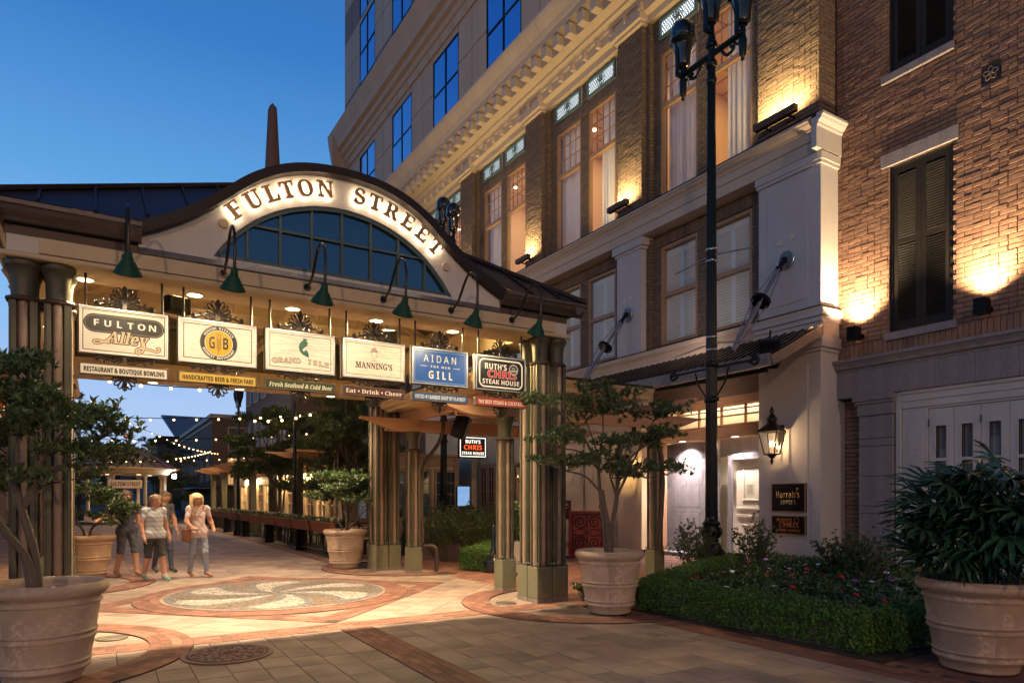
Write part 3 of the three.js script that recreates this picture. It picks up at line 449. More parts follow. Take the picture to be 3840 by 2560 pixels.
  const outl = (g, s, x, y, maxw, size, fill, edge, lw, style = 'bold', fam = 'sans-serif') => { g.font = style + ' ' + size + 'px ' + fam; const k = maxw / g.measureText(s).width; g.save(); g.translate(x, y); g.scale(k, 1); g.textAlign = 'center'; g.textBaseline = 'middle'; g.lineJoin = 'round'; g.lineWidth = lw; g.strokeStyle = edge; g.strokeText(s, 0, 0); g.fillStyle = fill; g.fillText(s, 0, 0); g.restore(); };
  const rrect = (g, x, y, w, h, r) => { g.beginPath(); g.moveTo(x + r, y); g.arcTo(x + w, y, x + w, y + h, r); g.arcTo(x + w, y + h, x, y + h, r); g.arcTo(x, y + h, x, y, r); g.arcTo(x, y, x + w, y, r); g.closePath(); };
  const circText = (g, s, cx, cy, r, mid, step, flip) => { [...s].forEach((ch, i) => { const a = mid + (i - (s.length - 1) / 2) * step * (flip ? -1 : 1); g.save(); g.translate(cx + Math.cos(a) * r, cy + Math.sin(a) * r); g.rotate(a + (flip ? -Math.PI / 2 : Math.PI / 2)); g.textAlign = 'center'; g.textBaseline = 'middle'; g.fillText(ch, 0, 0); g.restore(); }); };
  const W = 900, H = 520;
  const faces = [
    (g) => { grainBg(g, W, H, '#efe6d4', '#b9a98a'); g.strokeStyle = '#2a241e'; g.lineWidth = 8; g.strokeRect(22, 22, W - 44, H - 44); g.fillStyle = '#2a231d'; rrect(g, 26, 66, W - 52, 220, 110); g.fill(); g.strokeStyle = '#d9bf97'; g.lineWidth = 5; g.setLineDash([2, 10]); g.lineCap = 'round'; rrect(g, 44, 84, W - 88, 184, 92); g.stroke(); g.setLineDash([]); g.fillStyle = '#f3ece0'; [...'FULTON'].forEach((c, i) => { g.font = 'bold 118px sans-serif'; g.textAlign = 'center'; g.textBaseline = 'middle'; g.save(); g.translate(155 + i * 118, 170); g.scale(1.1, i === 2 ? 0.95 : 0.9); g.fillText(c, 0, 0); g.restore(); });
      outl(g, 'Alley', 470, 330, 430, 190, '#e3c29c', '#2a231d', 26, 'italic bold', 'serif'); const sw = (w, c) => { g.strokeStyle = c; g.lineWidth = w; g.lineCap = 'round'; g.beginPath(); g.moveTo(300, 330); g.bezierCurveTo(250, 400, 140, 440, 130, 400); g.bezierCurveTo(125, 370, 200, 375, 270, 400); g.stroke(); g.beginPath(); g.moveTo(660, 390); g.bezierCurveTo(640, 520, 560, 510, 570, 460); g.bezierCurveTo(590, 410, 700, 430, 770, 450); g.bezierCurveTo(840, 460, 830, 390, 800, 410); g.stroke(); }; sw(34, '#2a231d'); sw(20, '#e3c29c'); outl(g, 'Alley', 470, 330, 430, 190, '#e3c29c', '#e3c29c', 2, 'italic bold', 'serif'); },
    (g) => { grainBg(g, W, H, '#efe4d6', '#c5a68f'); g.strokeStyle = '#5a1420'; g.lineWidth = 9; g.strokeRect(46, 44, W - 92, H - 88); g.fillStyle = '#8d7a58'; g.beginPath(); g.arc(455, 262, 226, 0, 7); g.fill(); g.fillStyle = '#161615'; g.beginPath(); g.arc(455, 262, 218, 0, 7); g.fill(); g.fillStyle = '#e9e2d2'; g.beginPath(); g.arc(455, 262, 168, 0, 7); g.fill(); g.fillStyle = '#d9a512'; g.beginPath(); g.arc(455, 262, 161, 0, 7); g.fill(); g.fillStyle = '#171410'; fit(g, 'G', 375, 262, 82, 210); fit(g, 'B', 535, 262, 82, 210); g.strokeStyle = '#171410'; g.lineWidth = 5; g.beginPath(); g.moveTo(455, 130); g.lineTo(455, 400); for (const s of [-1, 1]) { g.moveTo(455 + s * 22, 140); g.lineTo(455 + s * 22, 330); for (let k = 0; k < 5; k++) { g.moveTo(455, 235 + k * 32); g.lineTo(455 + s * 22, 205 + k * 32); } } g.stroke(); g.fillStyle = '#f0ead8'; g.font = 'bold 40px sans-serif'; circText(g, 'GORDON BIERSCH', 455, 262, 193, -Math.PI / 2, 0.155, false); circText(g, 'BREWERY RESTAURANT', 455, 262, 193, Math.PI / 2, 0.135, true); },
    (g) => { grainBg(g, W, H, '#efe3d3', '#a98c70', 0.6, 600); g.strokeStyle = '#123f35'; g.lineWidth = 7; g.strokeRect(40, 38, W - 80, H - 76); g.fillStyle = '#0f5a45'; g.beginPath(); g.moveTo(490, 90); g.bezierCurveTo(540, 100, 560, 130, 530, 150); g.bezierCurveTo(560, 160, 520, 175, 505, 185); g.bezierCurveTo(460, 220, 470, 250, 500, 245); g.bezierCurveTo(490, 225, 530, 215, 540, 240); g.bezierCurveTo(560, 280, 555, 300, 560, 325); g.bezierCurveTo(500, 310, 440, 280, 425, 220); g.bezierCurveTo(415, 160, 440, 110, 490, 90); g.fill(); g.beginPath(); g.moveTo(480, 92); g.lineTo(472, 62); g.lineTo(492, 76); g.lineTo(506, 56); g.lineTo(516, 80); g.lineTo(540, 66); g.lineTo(528, 100); g.fill();
      [...'GRAND ISLE'].forEach((c, i) => { const t = i / 9 * 2 - 1, x = 450 + t * 350, y = 382 + 22 * t * t; g.font = 'bold 92px serif'; g.textAlign = 'center'; g.textBaseline = 'middle'; g.save(); g.translate(x + 5, y + 6); g.rotate(t * 0.1); g.scale(1.12, 1); g.fillStyle = '#4a4038'; g.fillText(c, 0, 0); g.restore(); g.save(); g.translate(x, y); g.rotate(t * 0.1); g.scale(1.12, 1); g.lineWidth = 8; g.strokeStyle = '#332b25'; g.strokeText(c, 0, 0); g.fillStyle = '#c6b8a2'; g.fillText(c, 0, 0); g.restore(); }); },
    (g) => { grainBg(g, W, H, '#f0e4d2', '#a88a6c', 0.55, 560); g.strokeStyle = '#2c2622'; g.lineWidth = 6; g.strokeRect(40, 38, W - 80, H - 76); g.strokeStyle = '#5b3c3c'; g.fillStyle = '#b78f8f'; g.lineWidth = 5; g.beginPath(); g.moveTo(430, 92); g.lineTo(470, 92); g.lineTo(505, 140); g.lineTo(395, 140); g.closePath(); g.fill(); g.stroke(); g.beginPath(); g.moveTo(450, 60); g.lineTo(450, 92); g.moveTo(400, 142); g.lineTo(425, 235); g.lineTo(475, 235); g.lineTo(500, 142); g.moveTo(450, 235); g.lineTo(450, 290); g.moveTo(390, 270); g.lineTo(510, 270); g.stroke(); g.fillStyle = '#2b2320'; outl(g, 'MANNING’S', 450, 345, 560, 118, '#2b2320', '#8b7a66', 6, 'bold', 'serif'); outl(g, 'Eat Drink Cheer', 450, 430, 380, 70, '#f6ecd8', '#cdb894', 6, 'italic bold', 'serif'); },
    (g) => { g.fillStyle = '#2f5ea8'; g.fillRect(0, 0, W, H); g.strokeStyle = '#d9d9d6'; g.lineWidth = 4; g.strokeRect(26, 26, W - 52, H - 52); g.fillStyle = '#f3ecd6'; fit(g, 'A I D A N', 450, 140, 560, 150, ''); fit(g, 'F O R   M E N', 450, 258, 330, 46, 'bold'); g.fillRect(120, 254, 110, 8); g.fillRect(670, 254, 110, 8); fit(g, 'G I L L', 450, 385, 410, 165, 'bold'); },
    (g) => { g.fillStyle = '#171310'; g.fillRect(0, 0, W, H); g.strokeStyle = '#f3ead8'; g.lineWidth = 26; rrect(g, 52, 42, W - 104, H - 84, 90); g.stroke(); g.fillStyle = '#f7efdf'; fit(g, 'RUTH’S', 350, 150, 420, 128); outl(g, 'CHRIS', 470, 270, 560, 165, '#c8161d', '#f0d9c8', 8); g.fillStyle = '#f7efdf'; fit(g, 'STEAK HOUSE', 450, 395, 700, 104); g.fillStyle = '#171310'; g.beginPath(); g.arc(685, 172, 86, 0, 7); g.fill(); g.strokeStyle = '#efe6d4'; g.lineWidth = 6; for (const r of [84, 72]) { g.beginPath(); g.arc(685, 172, r, 0, 7); g.stroke(); } g.save(); g.translate(685, 172); g.rotate(-0.12); g.fillStyle = '#efe6d4'; fit(g, 'U.S.', 0, -26, 66, 48); fit(g, 'PRIME', 0, 22, 122, 50); g.restore(); },
  ];
  const strips = [['#efe7d6', '#1d1714', 'RESTAURANT & BOUTIQUE BOWLING', '#c8b690'], ['#d8b54a', '#40300c', 'HANDCRAFTED BEER & FRESH FARE', '#b08a24'], ['#2c3d14', '#f2e6cc', 'Fresh Seafood & Cold Beer', '#4c6428'], ['#4a1f1f', '#f4e8d4', 'Eat • Drink • Cheer', '#7a4038'], ['#2f4f7c', '#e9eef2', 'VOTED #1 BARBER SHOP BY PLAYBOY', '#6f8fb4'], ['#a8322a', '#f6ead8', 'THE BEST STEAKS & COCKTAILS', '#c8584a']];
  const labels = ['hanging sign reading FULTON Alley in a dark lozenge', 'hanging sign with a round black and yellow G B emblem', 'hanging sign reading GRAND ISLE under a green fish', 'hanging sign reading MANNING’S under a street lantern drawing', 'blue hanging sign reading AIDAN FOR MEN GILL', 'black hanging sign reading RUTH’S CHRIS STEAK HOUSE in red and white'];
  const xc = [0.26, 1.22, 2.18, 3.14, 4.11, 5.10];
  xc.forEach((x, i) => {
    const s = thing('hanging_sign', labels[i], 'sign', [x, 3.425, SZ], 'signs hanging from the gateway beam');
    const P = (n, g, m, y = 0, z = 0, px = 0) => { const o = part(s, n, g, m); o.position.set(px, y, z); return o; };
    P('casing', box1, casing); P('frame', clip, silver);
    const t = canvasTex(W, H, faces[i]); P('face', face1, new THREE.MeshPhysicalMaterial({ map: t, roughness: i > 3 ? 0.3 : 0.5, clearcoat: i > 3 ? 0.5 : 0.15, bumpMap: i < 4 ? T.wood.bumpMap : null, bumpScale: 0.0006 }), 0, -0.009);
    for (const rx of [-0.37, 0.37]) P('rod', rodG, M.iron, 0.262, -0.04, rx);
    P('finial', topFinial, M.iron, 0.268, -0.035); P('scroll', midScroll, M.iron, -0.262, -0.035);
    const st = strips[i]; P('name_strip', box2[0], casing, -0.425, 0); P('strip_frame', f2, mat([0.16, 0.11, 0.08], 0.5, { metalness: 0.3 }), -0.425, 0.004);
    const tx = canvasTex(1000, 120, (g, w, h) => { grainBg(g, w, h, st[0], st[3], 0.5, 160); const fam = i === 2 || i === 3 ? 'serif' : 'sans-serif'; g.globalAlpha = 0.6; g.fillStyle = '#201810'; fit(g, st[2], w / 2 + 4, h / 2 + 8, w * 0.94, 88, i === 2 ? 'italic bold' : 'bold', fam); g.globalAlpha = 1; g.fillStyle = st[1]; fit(g, st[2], w / 2, h / 2 + 3, w * 0.94, 88, i === 2 ? 'italic bold' : 'bold', fam); });
    P('strip_face', face2, new THREE.MeshStandardMaterial({ map: tx, roughness: 0.6 }), -0.425, 0.001);
    P('palmette', botFan, M.iron, -0.485, -0.035);
  });
  // ---- gooseneck lamps
  const lampX = [0.26, 1.24, 2.2, 3.18, 4.16, 5.14];
  const proto = thing('gooseneck_lamp', 'green gooseneck sign lamp on curved black arm', 'lamp', [0, 0, 0], 'gooseneck lamps over the signs');
  const armPts = [V(0, 4.18, -8.40), V(0, 4.185, -8.33), V(0, 4.26, -8.17), V(0, 4.42, -8.02), V(0, 4.52, -7.90), V(0, 4.53, -7.80), V(0, 4.46, -7.69), V(0, 4.32, -7.635), V(0, 4.10, -7.64), V(0, 4.0, -7.655)];
  part(proto, 'arm', tube(armPts, 0.0165, 34, 8), M.iron);
  part(proto, 'wall_plate', (() => { const g = NI(new THREE.CylinderGeometry(0.045, 0.045, 0.012, 16)); g.rotateX(Math.PI / 2); g.translate(0, 4.18, -8.396); return triUV(g); })(), M.iron);
  const shd = lathe([[0.0, 0.215], [0.036, 0.21], [0.04, 0.16], [0.046, 0.155], [0.046, 0.135], [0.062, 0.125], [0.128, 0.005], [0.132, 0.0], [0.124, 0.003], [0.058, 0.12], [0.042, 0.15], [0.034, 0.165], [0.0, 0.166]], 28);
  shd.translate(0, -0.2, 0); shd.rotateX(0.5); shd.translate(0, 4.01, -7.66);
  part(proto, 'shade', shd, M.green);
  const bp = V(0, -0.085, 0).applyAxisAngle(V(1, 0, 0), 0.5).add(V(0, 4.01, -7.66));
  part(proto, 'bulb', sph(bp.x, bp.y, bp.z, 0.022, 10), glow([1.0, 0.76, 0.42], 30));
  const addBulb = (o) => lamp(o, 'point', [1.0, 0.78, 0.48], 3.0, [bp.x, bp.y - 0.01, bp.z], { radius: 1.2, name: 'sign_lamp_light' });
  const who = ['bowling', 'round emblem', 'fish', 'lantern', 'blue barber', 'steak house'];
  lampX.forEach((x, i) => { const label = 'green gooseneck lamp on a curved black arm over the ' + who[i] + ' sign'; let o; if (i === 0) { o = proto; o.position.x = x; o.userData.label = label; } else o = copy(proto, [x, 0, 0], 0, label); });
  scene.children.filter((o) => /^gooseneck_lamp/.test(o.name)).forEach(addBulb);
}
// ================================================================ brick laying
// unit brick shapes: front face at +1 of the chosen axis, worn edges; scaled per brick
const brickShapes = (() => {
  reseed(501); const out = [];
  for (let k = 0; k < 6; k++) {
    const j = (a) => rr(-a, a), f = (x, y) => [x * 0.5 * (0.955 + j(0.02)) , y * 0.5 * (0.86 + j(0.06)), 0.5 + j(0.05)];
    const back = [[-0.5, -0.5, -0.5], [0.5, -0.5, -0.5], [0.5, 0.5, -0.5], [-0.5, 0.5, -0.5]], mid = [[-0.5, -0.5, 0.3], [0.5, -0.5, 0.3], [0.5, 0.5, 0.3], [-0.5, 0.5, 0.3]].map((p) => [p[0] + j(0.012), p[1] + j(0.03), p[2] + j(0.06)]), fr = [f(-1, -1), f(1, -1), f(1, 1), f(-1, 1)];
    const v = [], q = (a, b, c, d) => v.push(...a, ...b, ...c, ...a, ...c, ...d);
    q(fr[0], fr[1], fr[2], fr[3]); for (let i = 0; i < 4; i++) { const n = (i + 1) % 4; q(mid[i], mid[n], fr[n], fr[i]); q(back[i], back[n], mid[n], mid[i]); }
    const g = new THREE.BufferGeometry(); g.setAttribute('position', new THREE.Float32BufferAttribute(v, 3)); g.computeVertexNormals(); out.push(g);
  }
  return out;
})();
// face: 'x' looks towards -x (u runs along z), 'z' looks towards +z (u runs along x)
function courses(list, face, plane, u0, u1, y0, y1, holes = [], o = {}) {
  const ch = o.h ?? 0.094, cl = o.l ?? 0.285, gap = 0.011, rows = Math.round((y1 - y0) / ch), rh = (y1 - y0) / rows;
  for (let r = 0; r < rows; r++) {
    const ya = y0 + r * rh, yb = ya + rh; let spans = [[u0, u1]];
    for (const [a, b, c, d] of holes) if (yb > c + 0.02 && ya < d - 0.02) spans = spans.flatMap(([s, e]) => (b <= s || a >= e ? [[s, e]] : [[s, a], [b, e]].filter(([x, y]) => y - x > 0.02)));
    for (const [s, e] of spans) { let u = Math.floor(s / cl) * cl - (r & 1 ? cl / 2 : 0) + (o.ph ?? 0); while (u < e) { let len = cl; const half = o.bond && (r % 3 === 1) && rnd() < 0.5; if (half) len = cl / 2; const a = Math.max(s, u), b = Math.min(e, u + len); u += len; if (b - a < 0.025) continue; list.push({ face, plane, u: (a + b) / 2, y: (ya + yb) / 2, w: b - a - gap, h: rh - gap, d: rr(0.9, 1) , s: rnd() * 6 | 0, m: 0 }); } }
  }
}
function soldiers(list, face, plane, u0, u1, y0, y1) { const n = Math.round((u1 - u0) / 0.1016), w = (u1 - u0) / n; for (let i = 0; i < n; i++) list.push({ face, plane, u: u0 + (i + 0.5) * w, y: (y0 + y1) / 2, w: w - 0.011, h: y1 - y0 - 0.011, d: rr(0.9, 1), s: rnd() * 6 | 0, m: 0 }); }
function layBricks(parent, list, mats, rough = 0.012, limit = 300) {
  for (const b of list) { b.m = rnd() * mats.length | 0; const x = b.face === 'x' ? b.plane : b.u, z = b.face === 'x' ? b.u : b.plane, k = shown(x, b.y, z); b.k = k ? k * k * b.w * b.h * (b.face === 'x' ? Math.abs(x) * k : Math.abs(z) * k) : 0; b.out = rr(-rough, rough) * 0.5; b.tilt = rr(-0.02, 0.02); b.lean = rr(-0.011, 0.011); }
  list.sort((a, b) => b.k - a.k);
  const xf = (b) => { const D = 0.05, m = new THREE.Matrix4(), q = new THREE.Quaternion().setFromEuler(new THREE.Euler(b.lean, 0, b.tilt * 0.6)), e = new THREE.Quaternion().setFromAxisAngle(V(0, 1, 0), b.face === 'x' ? -Math.PI / 2 : 0), off = -D / 2 + b.out, p = b.face === 'x' ? V(b.plane - off, b.y, b.u) : V(b.u, b.y, b.plane + off); return m.compose(p, e.multiply(q), V(b.w, b.h, D)); };
  const uvd = brickShapes;
  const geoCache = new Map();
  list.forEach((b, i) => {
    if (i < limit && b.k > 0) {                                     // single bricks share twelve shapes of fixed size
      const key = b.s + '_' + Math.round(b.w * 20); if (!geoCache.has(key)) { const g = uvd[b.s].clone(); g.scale(Math.round(b.w * 20) / 20, 1, 0.05); g.scale(1, 0.09, 1); g.computeVertexNormals(); geoCache.set(key, triUV(g, b.s * 0.31, b.s * 0.17)); }
      const m = part(parent, 'brick', geoCache.get(key), mats[b.m]); const mx = xf({ ...b, w: b.w / (Math.round(b.w * 20) / 20), h: b.h / 0.09 }); mx.decompose(m.position, m.quaternion, m.scale); m.scale.z = 1; b.done = true;
    }
  });
  for (let m = 0; m < mats.length; m++) { const gs = list.filter((b) => !b.done && b.m === m).map((b) => { const g = uvd[b.s].clone().applyMatrix4(xf(b)); g.computeVertexNormals(); return triUV(g, b.s * 0.31, b.s * 0.17); }); if (gs.length) stuff(parent, 'brick_course', gs, mats[m]); }
}

// ================================================================ HOTEL
const hotel = thing('hotel', 'tall brick and stone hotel with lit upper windows, deep cornices and blue glass tower', 'building');
{
  reseed(900);
  const PF = 13.18, WP = 13.50, BT = 9.67;            // pier face, window wall, belt top
  const piers = [[-10.50, -8.92], [-15.50, -14.46], [-20.58, -19.55], [-25.70, -24.68], [-30.80, -29.80], [-35.9, -34.9], [-42.0, -40.0]];
  const bricks = [];
  const wallBack = [];
  piers.forEach(([a, b], i) => {
    wallBack.push(bx(PF + 0.018, 14.2, BT, 15.05, a + 0.018, b - 0.018));
    if (i < 5) { courses(bricks, 'x', PF, a, b, BT + 0.02, 14.98, [], { bond: true }); courses(bricks, 'z', b, PF, 13.76, BT + 0.02, 14.98); }
  });
  // mortar behind the window wall
  part(hotel, 'wall_core', wallBack, M.mortar);
  part(hotel, 'rear_mass', [bx(17.4, 20, 0, 17, -42.3, -9), bx(13.75, 17.4, 0, 9.6, -42.3, -30.2), bx(13.75, 17.4, 9.6, 15, -42.3, -41.2)], M.mortar);
  // ---------------- upper windows
  const upWin = (za, zb, y0, y1, curtains, detail) => {
    const w = sub(hotel, 'window'), X = 13.55, tr = 12.52, fr = [], t = 0.07;
    fr.push(rb(X - 0.03, X + 0.1, y0, y1, za, za + t, 0.006), rb(X - 0.03, X + 0.1, y0, y1, zb - t, zb, 0.006), rb(X - 0.036, X + 0.1, y1 - 0.09, y1, za + t, zb - t, 0.006), rb(X - 0.036, X + 0.1, y0, y0 + 0.06, za + t, zb - t, 0.006), rb(X - 0.045, X + 0.08, tr - 0.07, tr + 0.07, za + t, zb - t, 0.01), bx(X + 0.0, X + 0.05, y0, y1 - 0.09, za + t, za + t + 0.03), bx(X + 0.0, X + 0.05, y0, y1 - 0.09, zb - t - 0.03, zb - t));
    part(w, 'frame', fr, M.winframe);
    const mu = []; for (let k = 1; k < 4; k++) { const z = za + t + (zb - za - 2 * t) * k / 4; mu.push(bx(X + 0.015, X + 0.045, tr + 0.07, y1 - 0.09, z - 0.013, z + 0.013)); } for (let k = 1; k < 3; k++) { const y = tr + 0.07 + (y1 - 0.09 - tr - 0.07) * k / 3; mu.push(bx(X + 0.018, X + 0.042, y - 0.013, y + 0.013, za + t, zb - t)); }
    part(w, 'glazing_bar', mu, M.winframe);
    const pane = (ya, yb, z0, z1) => { const g = NI(new THREE.PlaneGeometry(z1 - z0, yb - ya)); g.rotateY(-Math.PI / 2); g.translate(X + 0.032 , (ya + yb) / 2, (z0 + z1) / 2); return part(w, 'pane', triUV(g), M.pane); };
    pane(y0 + 0.06, tr - 0.07, za + t, zb - t);
    if (detail) { for (let k = 0; k < 4; k++) for (let r = 0; r < 3; r++) { const zz = (zb - za - 2 * t) / 4, yy = (y1 - 0.09 - tr - 0.07) / 3; pane(tr + 0.07 + r * yy, tr + 0.07 + (r + 1) * yy, za + t + k * zz, za + t + (k + 1) * zz); } } else pane(tr + 0.07, y1 - 0.09, za + t, zb - t);
    for (const [c0, c1] of curtains) { const pts = [], n = Math.round((c1 - c0) / 0.035); for (let i = 0; i <= n; i++) pts.push(V(13.80 + 0.04 * Math.sin(i * 1.15) + 0.035 * Math.sin(i * 0.37), 0, c0 + (c1 - c0) * i / n)); const v = [], ix = []; pts.forEach((p, i) => { v.push(p.x, y0 + 0.02, p.z, p.x, y1 + 0.1, p.z); if (i) { const a = (i - 1) * 2; ix.push(a, a + 1, a + 2, a + 1, a + 3, a + 2); } }); const g = new THREE.BufferGeometry(); g.setAttribute('position', new THREE.Float32BufferAttribute(v, 3)); g.setIndex(ix); g.computeVertexNormals(); part(w, 'curtain', triUV(g), M.curtain); }
  };
  const lattice = (zc) => {                             // teal pierced panel with a flower, lit from behind
    const w = sub(hotel, 'vent_panel'), X = 13.46, hw = 0.70, y0 = 14.40, y1 = 14.96, t = 0.07, bars = [];
    part(w, 'frame', [rb(X - 0.02, X + 0.05, y0, y0 + t, zc - hw, zc + hw, 0.005), rb(X - 0.02, X + 0.05, y1 - t, y1, zc - hw, zc + hw, 0.005), rb(X - 0.02, X + 0.05, y0 + t, y1 - t, zc - hw, zc - hw + t, 0.005), rb(X - 0.02, X + 0.05, y0 + t, y1 - t, zc + hw - t, zc + hw, 0.005)], M.vent);
    const hh = (y1 - y0) / 2 - t, hz = hw - t, yc = (y0 + y1) / 2;
    for (let s = -hz - hh * 1.6; s < hz + hh * 1.6; s += 0.085) for (const d of [1, -1]) { const clipPt = []; for (const e of [-1, 1]) clipPt.push([s + d * e * hh * 0.62, e * hh]); let [[a, ya], [b, yb]] = clipPt; const f = (z, zA, yA, zB, yB) => yA + (z - zA) / (zB - zA) * (yB - yA); if (Math.max(a, b) < -hz || Math.min(a, b) > hz) continue; const lim = (z, y, z2, y2) => z < -hz ? [-hz, f(-hz, z, y, z2, y2)] : z > hz ? [hz, f(hz, z, y, z2, y2)] : [z, y]; const A = lim(a, ya, b, yb), B = lim(b, yb, a, ya); bars.push(bar(V(X + 0.02, yc + A[1], zc + A[0]), V(X + 0.02, yc + B[1], zc + B[0]), 0.02, 0.014)); }
    part(w, 'lattice', bars, M.vent);
    const fl = []; for (let k = 0; k < 8; k++) { const a = k * Math.PI / 4; fl.push(tube([0, 1, 2, 3, 4, 5, 6].map((i) => { const tt = i / 6 * 2 * Math.PI, l = 0.17 * (0.5 - 0.5 * Math.cos(tt)) + 0.03, o = 0.05 * Math.sin(tt); return V(X - 0.0, yc + Math.sin(a) * l + Math.cos(a) * o, zc + Math.cos(a) * l - Math.sin(a) * o); }), 0.012, 12, 5)); } fl.push(sph(X - 0.005, yc, zc, 0.035, 8));
    part(w, 'flower', fl, M.vent);
    part(w, 'light_panel', bx(X + 0.038, X + 0.046, y0 + 0.05, y1 - 0.05, zc - hw + 0.05, zc + hw - 0.05), glow([0.9, 0.93, 1.0], 1.7));
  };
  // ---------------- bays
  const blindsWin = (za, zb, y0, y1, detail) => {
    const w = sub(hotel, 'window'), X = 13.55, t = 0.065, ym = (y0 + y1) / 2 + 0.02, fr = [];
    fr.push(rb(X - 0.04, X + 0.09, y0, y1, za, za + t, 0.006), rb(X - 0.04, X + 0.09, y0, y1, zb - t, zb, 0.006), rb(X - 0.046, X + 0.09, y1 - 0.085, y1, za + t, zb - t, 0.006), rb(X - 0.05, X + 0.09, y0, y0 + 0.085, za + t, zb - t, 0.006), rb(X - 0.02, X + 0.07, ym - 0.06, ym + 0.06, za + t, zb - t, 0.008), bx(X + 0.0, X + 0.04, y0 + 0.085, y1 - 0.085, za + t, za + t + 0.035), bx(X + 0.0, X + 0.04, y0 + 0.085, y1 - 0.085, zb - t - 0.035, zb - t));
    part(w, 'frame', fr, M.winframe);
    for (const [ya, yb] of [[y0 + 0.085, ym - 0.06], [ym + 0.06, y1 - 0.085]]) { const g = NI(new THREE.PlaneGeometry(zb - za - 2 * t - 0.06, yb - ya)); g.rotateY(-Math.PI / 2); g.translate(X + 0.02, (ya + yb) / 2, (za + zb) / 2); part(w, 'pane', triUV(g), M.pane); }
    const zc = (za + zb) / 2, stile = [], sl = [];
    for (const [ya, yb, hs] of [[y0 + 0.05, ym - 0.02, 0.06], [ym + 0.02, y1 - 0.10, 0.16]]) for (const [p, q] of [[za + t, zc], [zc, zb - t]]) {
      stile.push(bx(X + 0.1, X + 0.125, ya, yb, p + 0.002, p + 0.07), bx(X + 0.1, X + 0.125, ya, yb, q - 0.07, q - 0.002), bx(X + 0.1, X + 0.125, ya, ya + 0.06, p + 0.07, q - 0.07), bx(X + 0.1, X + 0.125, yb - hs, yb, p + 0.07, q - 0.07));
      const n = Math.round((yb - ya - 0.06 - hs) / 0.074); for (let k = 0; k < n; k++) { const y = ya + 0.06 + (k + 0.5) * (yb - ya - 0.06 - hs) / n, g = bx(-0.005, 0.005, -0.030, 0.030, p + 0.072, q - 0.072); g.rotateZ(0.55); g.translate(X + 0.112, y, 0); sl.push(g); }
    }
    part(w, 'shutter_frame', stile, M.blind);
    if (detail) sl.forEach((g) => part(w, 'slat', g, M.blind)); else part(w, 'slat', sl, M.blind);
    part(w, 'room', [bx(X + 1.2, X + 1.25, y0 - 0.1, y1 + 0.1, za - 0.1, zb + 0.1), bx(X + 0.15, X + 1.2, y0 - 0.12, y0 - 0.02, za - 0.1, zb + 0.1), bx(X + 0.15, X + 1.2, y1 + 0.02, y1 + 0.1, za - 0.1, zb + 0.1), bx(X + 0.15, X + 1.2, y0, y1, za - 0.1, za - 0.02), bx(X + 0.15, X + 1.2, y0, y1, zb + 0.02, zb + 0.1)], M.interior);
  };
  for (let i = 0; i < piers.length - 1; i++) {
    const za = piers[i + 1][1], zb = piers[i][0], c = (za + zb) / 2, near = i < 3;
    const W1 = [c - 1.56, c - 0.185], W2 = [c + 0.185, c + 1.56];
    if (near || i < 5) {
      const holes = [[W1[0], W1[1], BT - 1, 14.02], [W2[0], W2[1], BT - 1, 14.02], [c - 1.62, c - 0.13, 14.34, 15.03], [c + 0.13, c + 1.62, 14.34, 15.03]];
      courses(bricks, 'x', WP, za, zb, BT + 0.05, 15.1, holes);
      for (const [s, e] of [W1, W2]) soldiers(bricks, 'x', WP - 0.012, s - 0.12, e + 0.12, 14.04, 14.34);
      // stepped jambs beside the piers
      courses(bricks, 'x', PF + 0.16, zb - 0.16, zb, BT + 0.05, 15.0); courses(bricks, 'x', PF + 0.16, za, za + 0.16, BT + 0.05, 15.0); courses(bricks, 'z', za + 0.16, PF + 0.16, WP, BT + 0.05, 15.0); wallBack.length = 0;
      part(hotel, 'wall_core', [bx(WP + 0.018, WP + 0.1, BT, 15.1, za, c - 1.58), bx(WP + 0.018, WP + 0.1, BT, 15.1, c + 1.58, zb), bx(WP + 0.018, WP + 0.1, BT, 14.02, c - 0.2, c + 0.2), bx(WP + 0.018, WP + 0.1, 14.05, 14.38, c - 1.7, c + 1.7), bx(PF + 0.2, WP + 0.03, BT, 15.0, zb - 0.14, zb), bx(PF + 0.2, WP + 0.03, BT, 15.0, za, za + 0.13)], M.mortar);
    }
    const sh = -0.25 * Math.abs(c) / 13.3; const cur0 = i === 0 ? [[[W1[0] + 0.28, W1[1] + 0.05]], [[W2[0] + 0.62, W2[1] + 0.3]]] : i === 1 ? [[[W1[0] + 0.3, W1[1] - 0.05]], [[W2[0] + 0.7, W2[1] + 0.15]]] : [[[W1[0] + 0.45, W1[1] + 0.1]], [[W2[0] - 0.05, W2[0] + 0.35]]]; const cur = cur0.map((a) => a.map(([p, q]) => [p + sh, q + sh]));
    upWin(...W1, 9.93, 14.02, cur[0], near); upWin(...W2, 9.93, 14.02, cur[1], near);
    lattice(c - 0.875); lattice(c + 0.875);
    // room behind
    const r = sub(hotel, 'room');
    part(r, 'wall', [bx(17.2, 17.3, 9.85, 14.6, za - 0.3, zb + 0.3), bx(13.75, 17.2, 9.85, 14.6, za - 0.4, za - 0.3), bx(13.75, 17.2, 9.85, 14.6, zb + 0.3, zb + 0.4)], M.room);
    part(r, 'ceiling', bx(13.75, 17.3, 14.25, 14.36, za - 0.3, zb + 0.3), M.room); part(r, 'floor', bx(13.62, 17.3, 9.75, 9.85, za - 0.3, zb + 0.3), M.room);
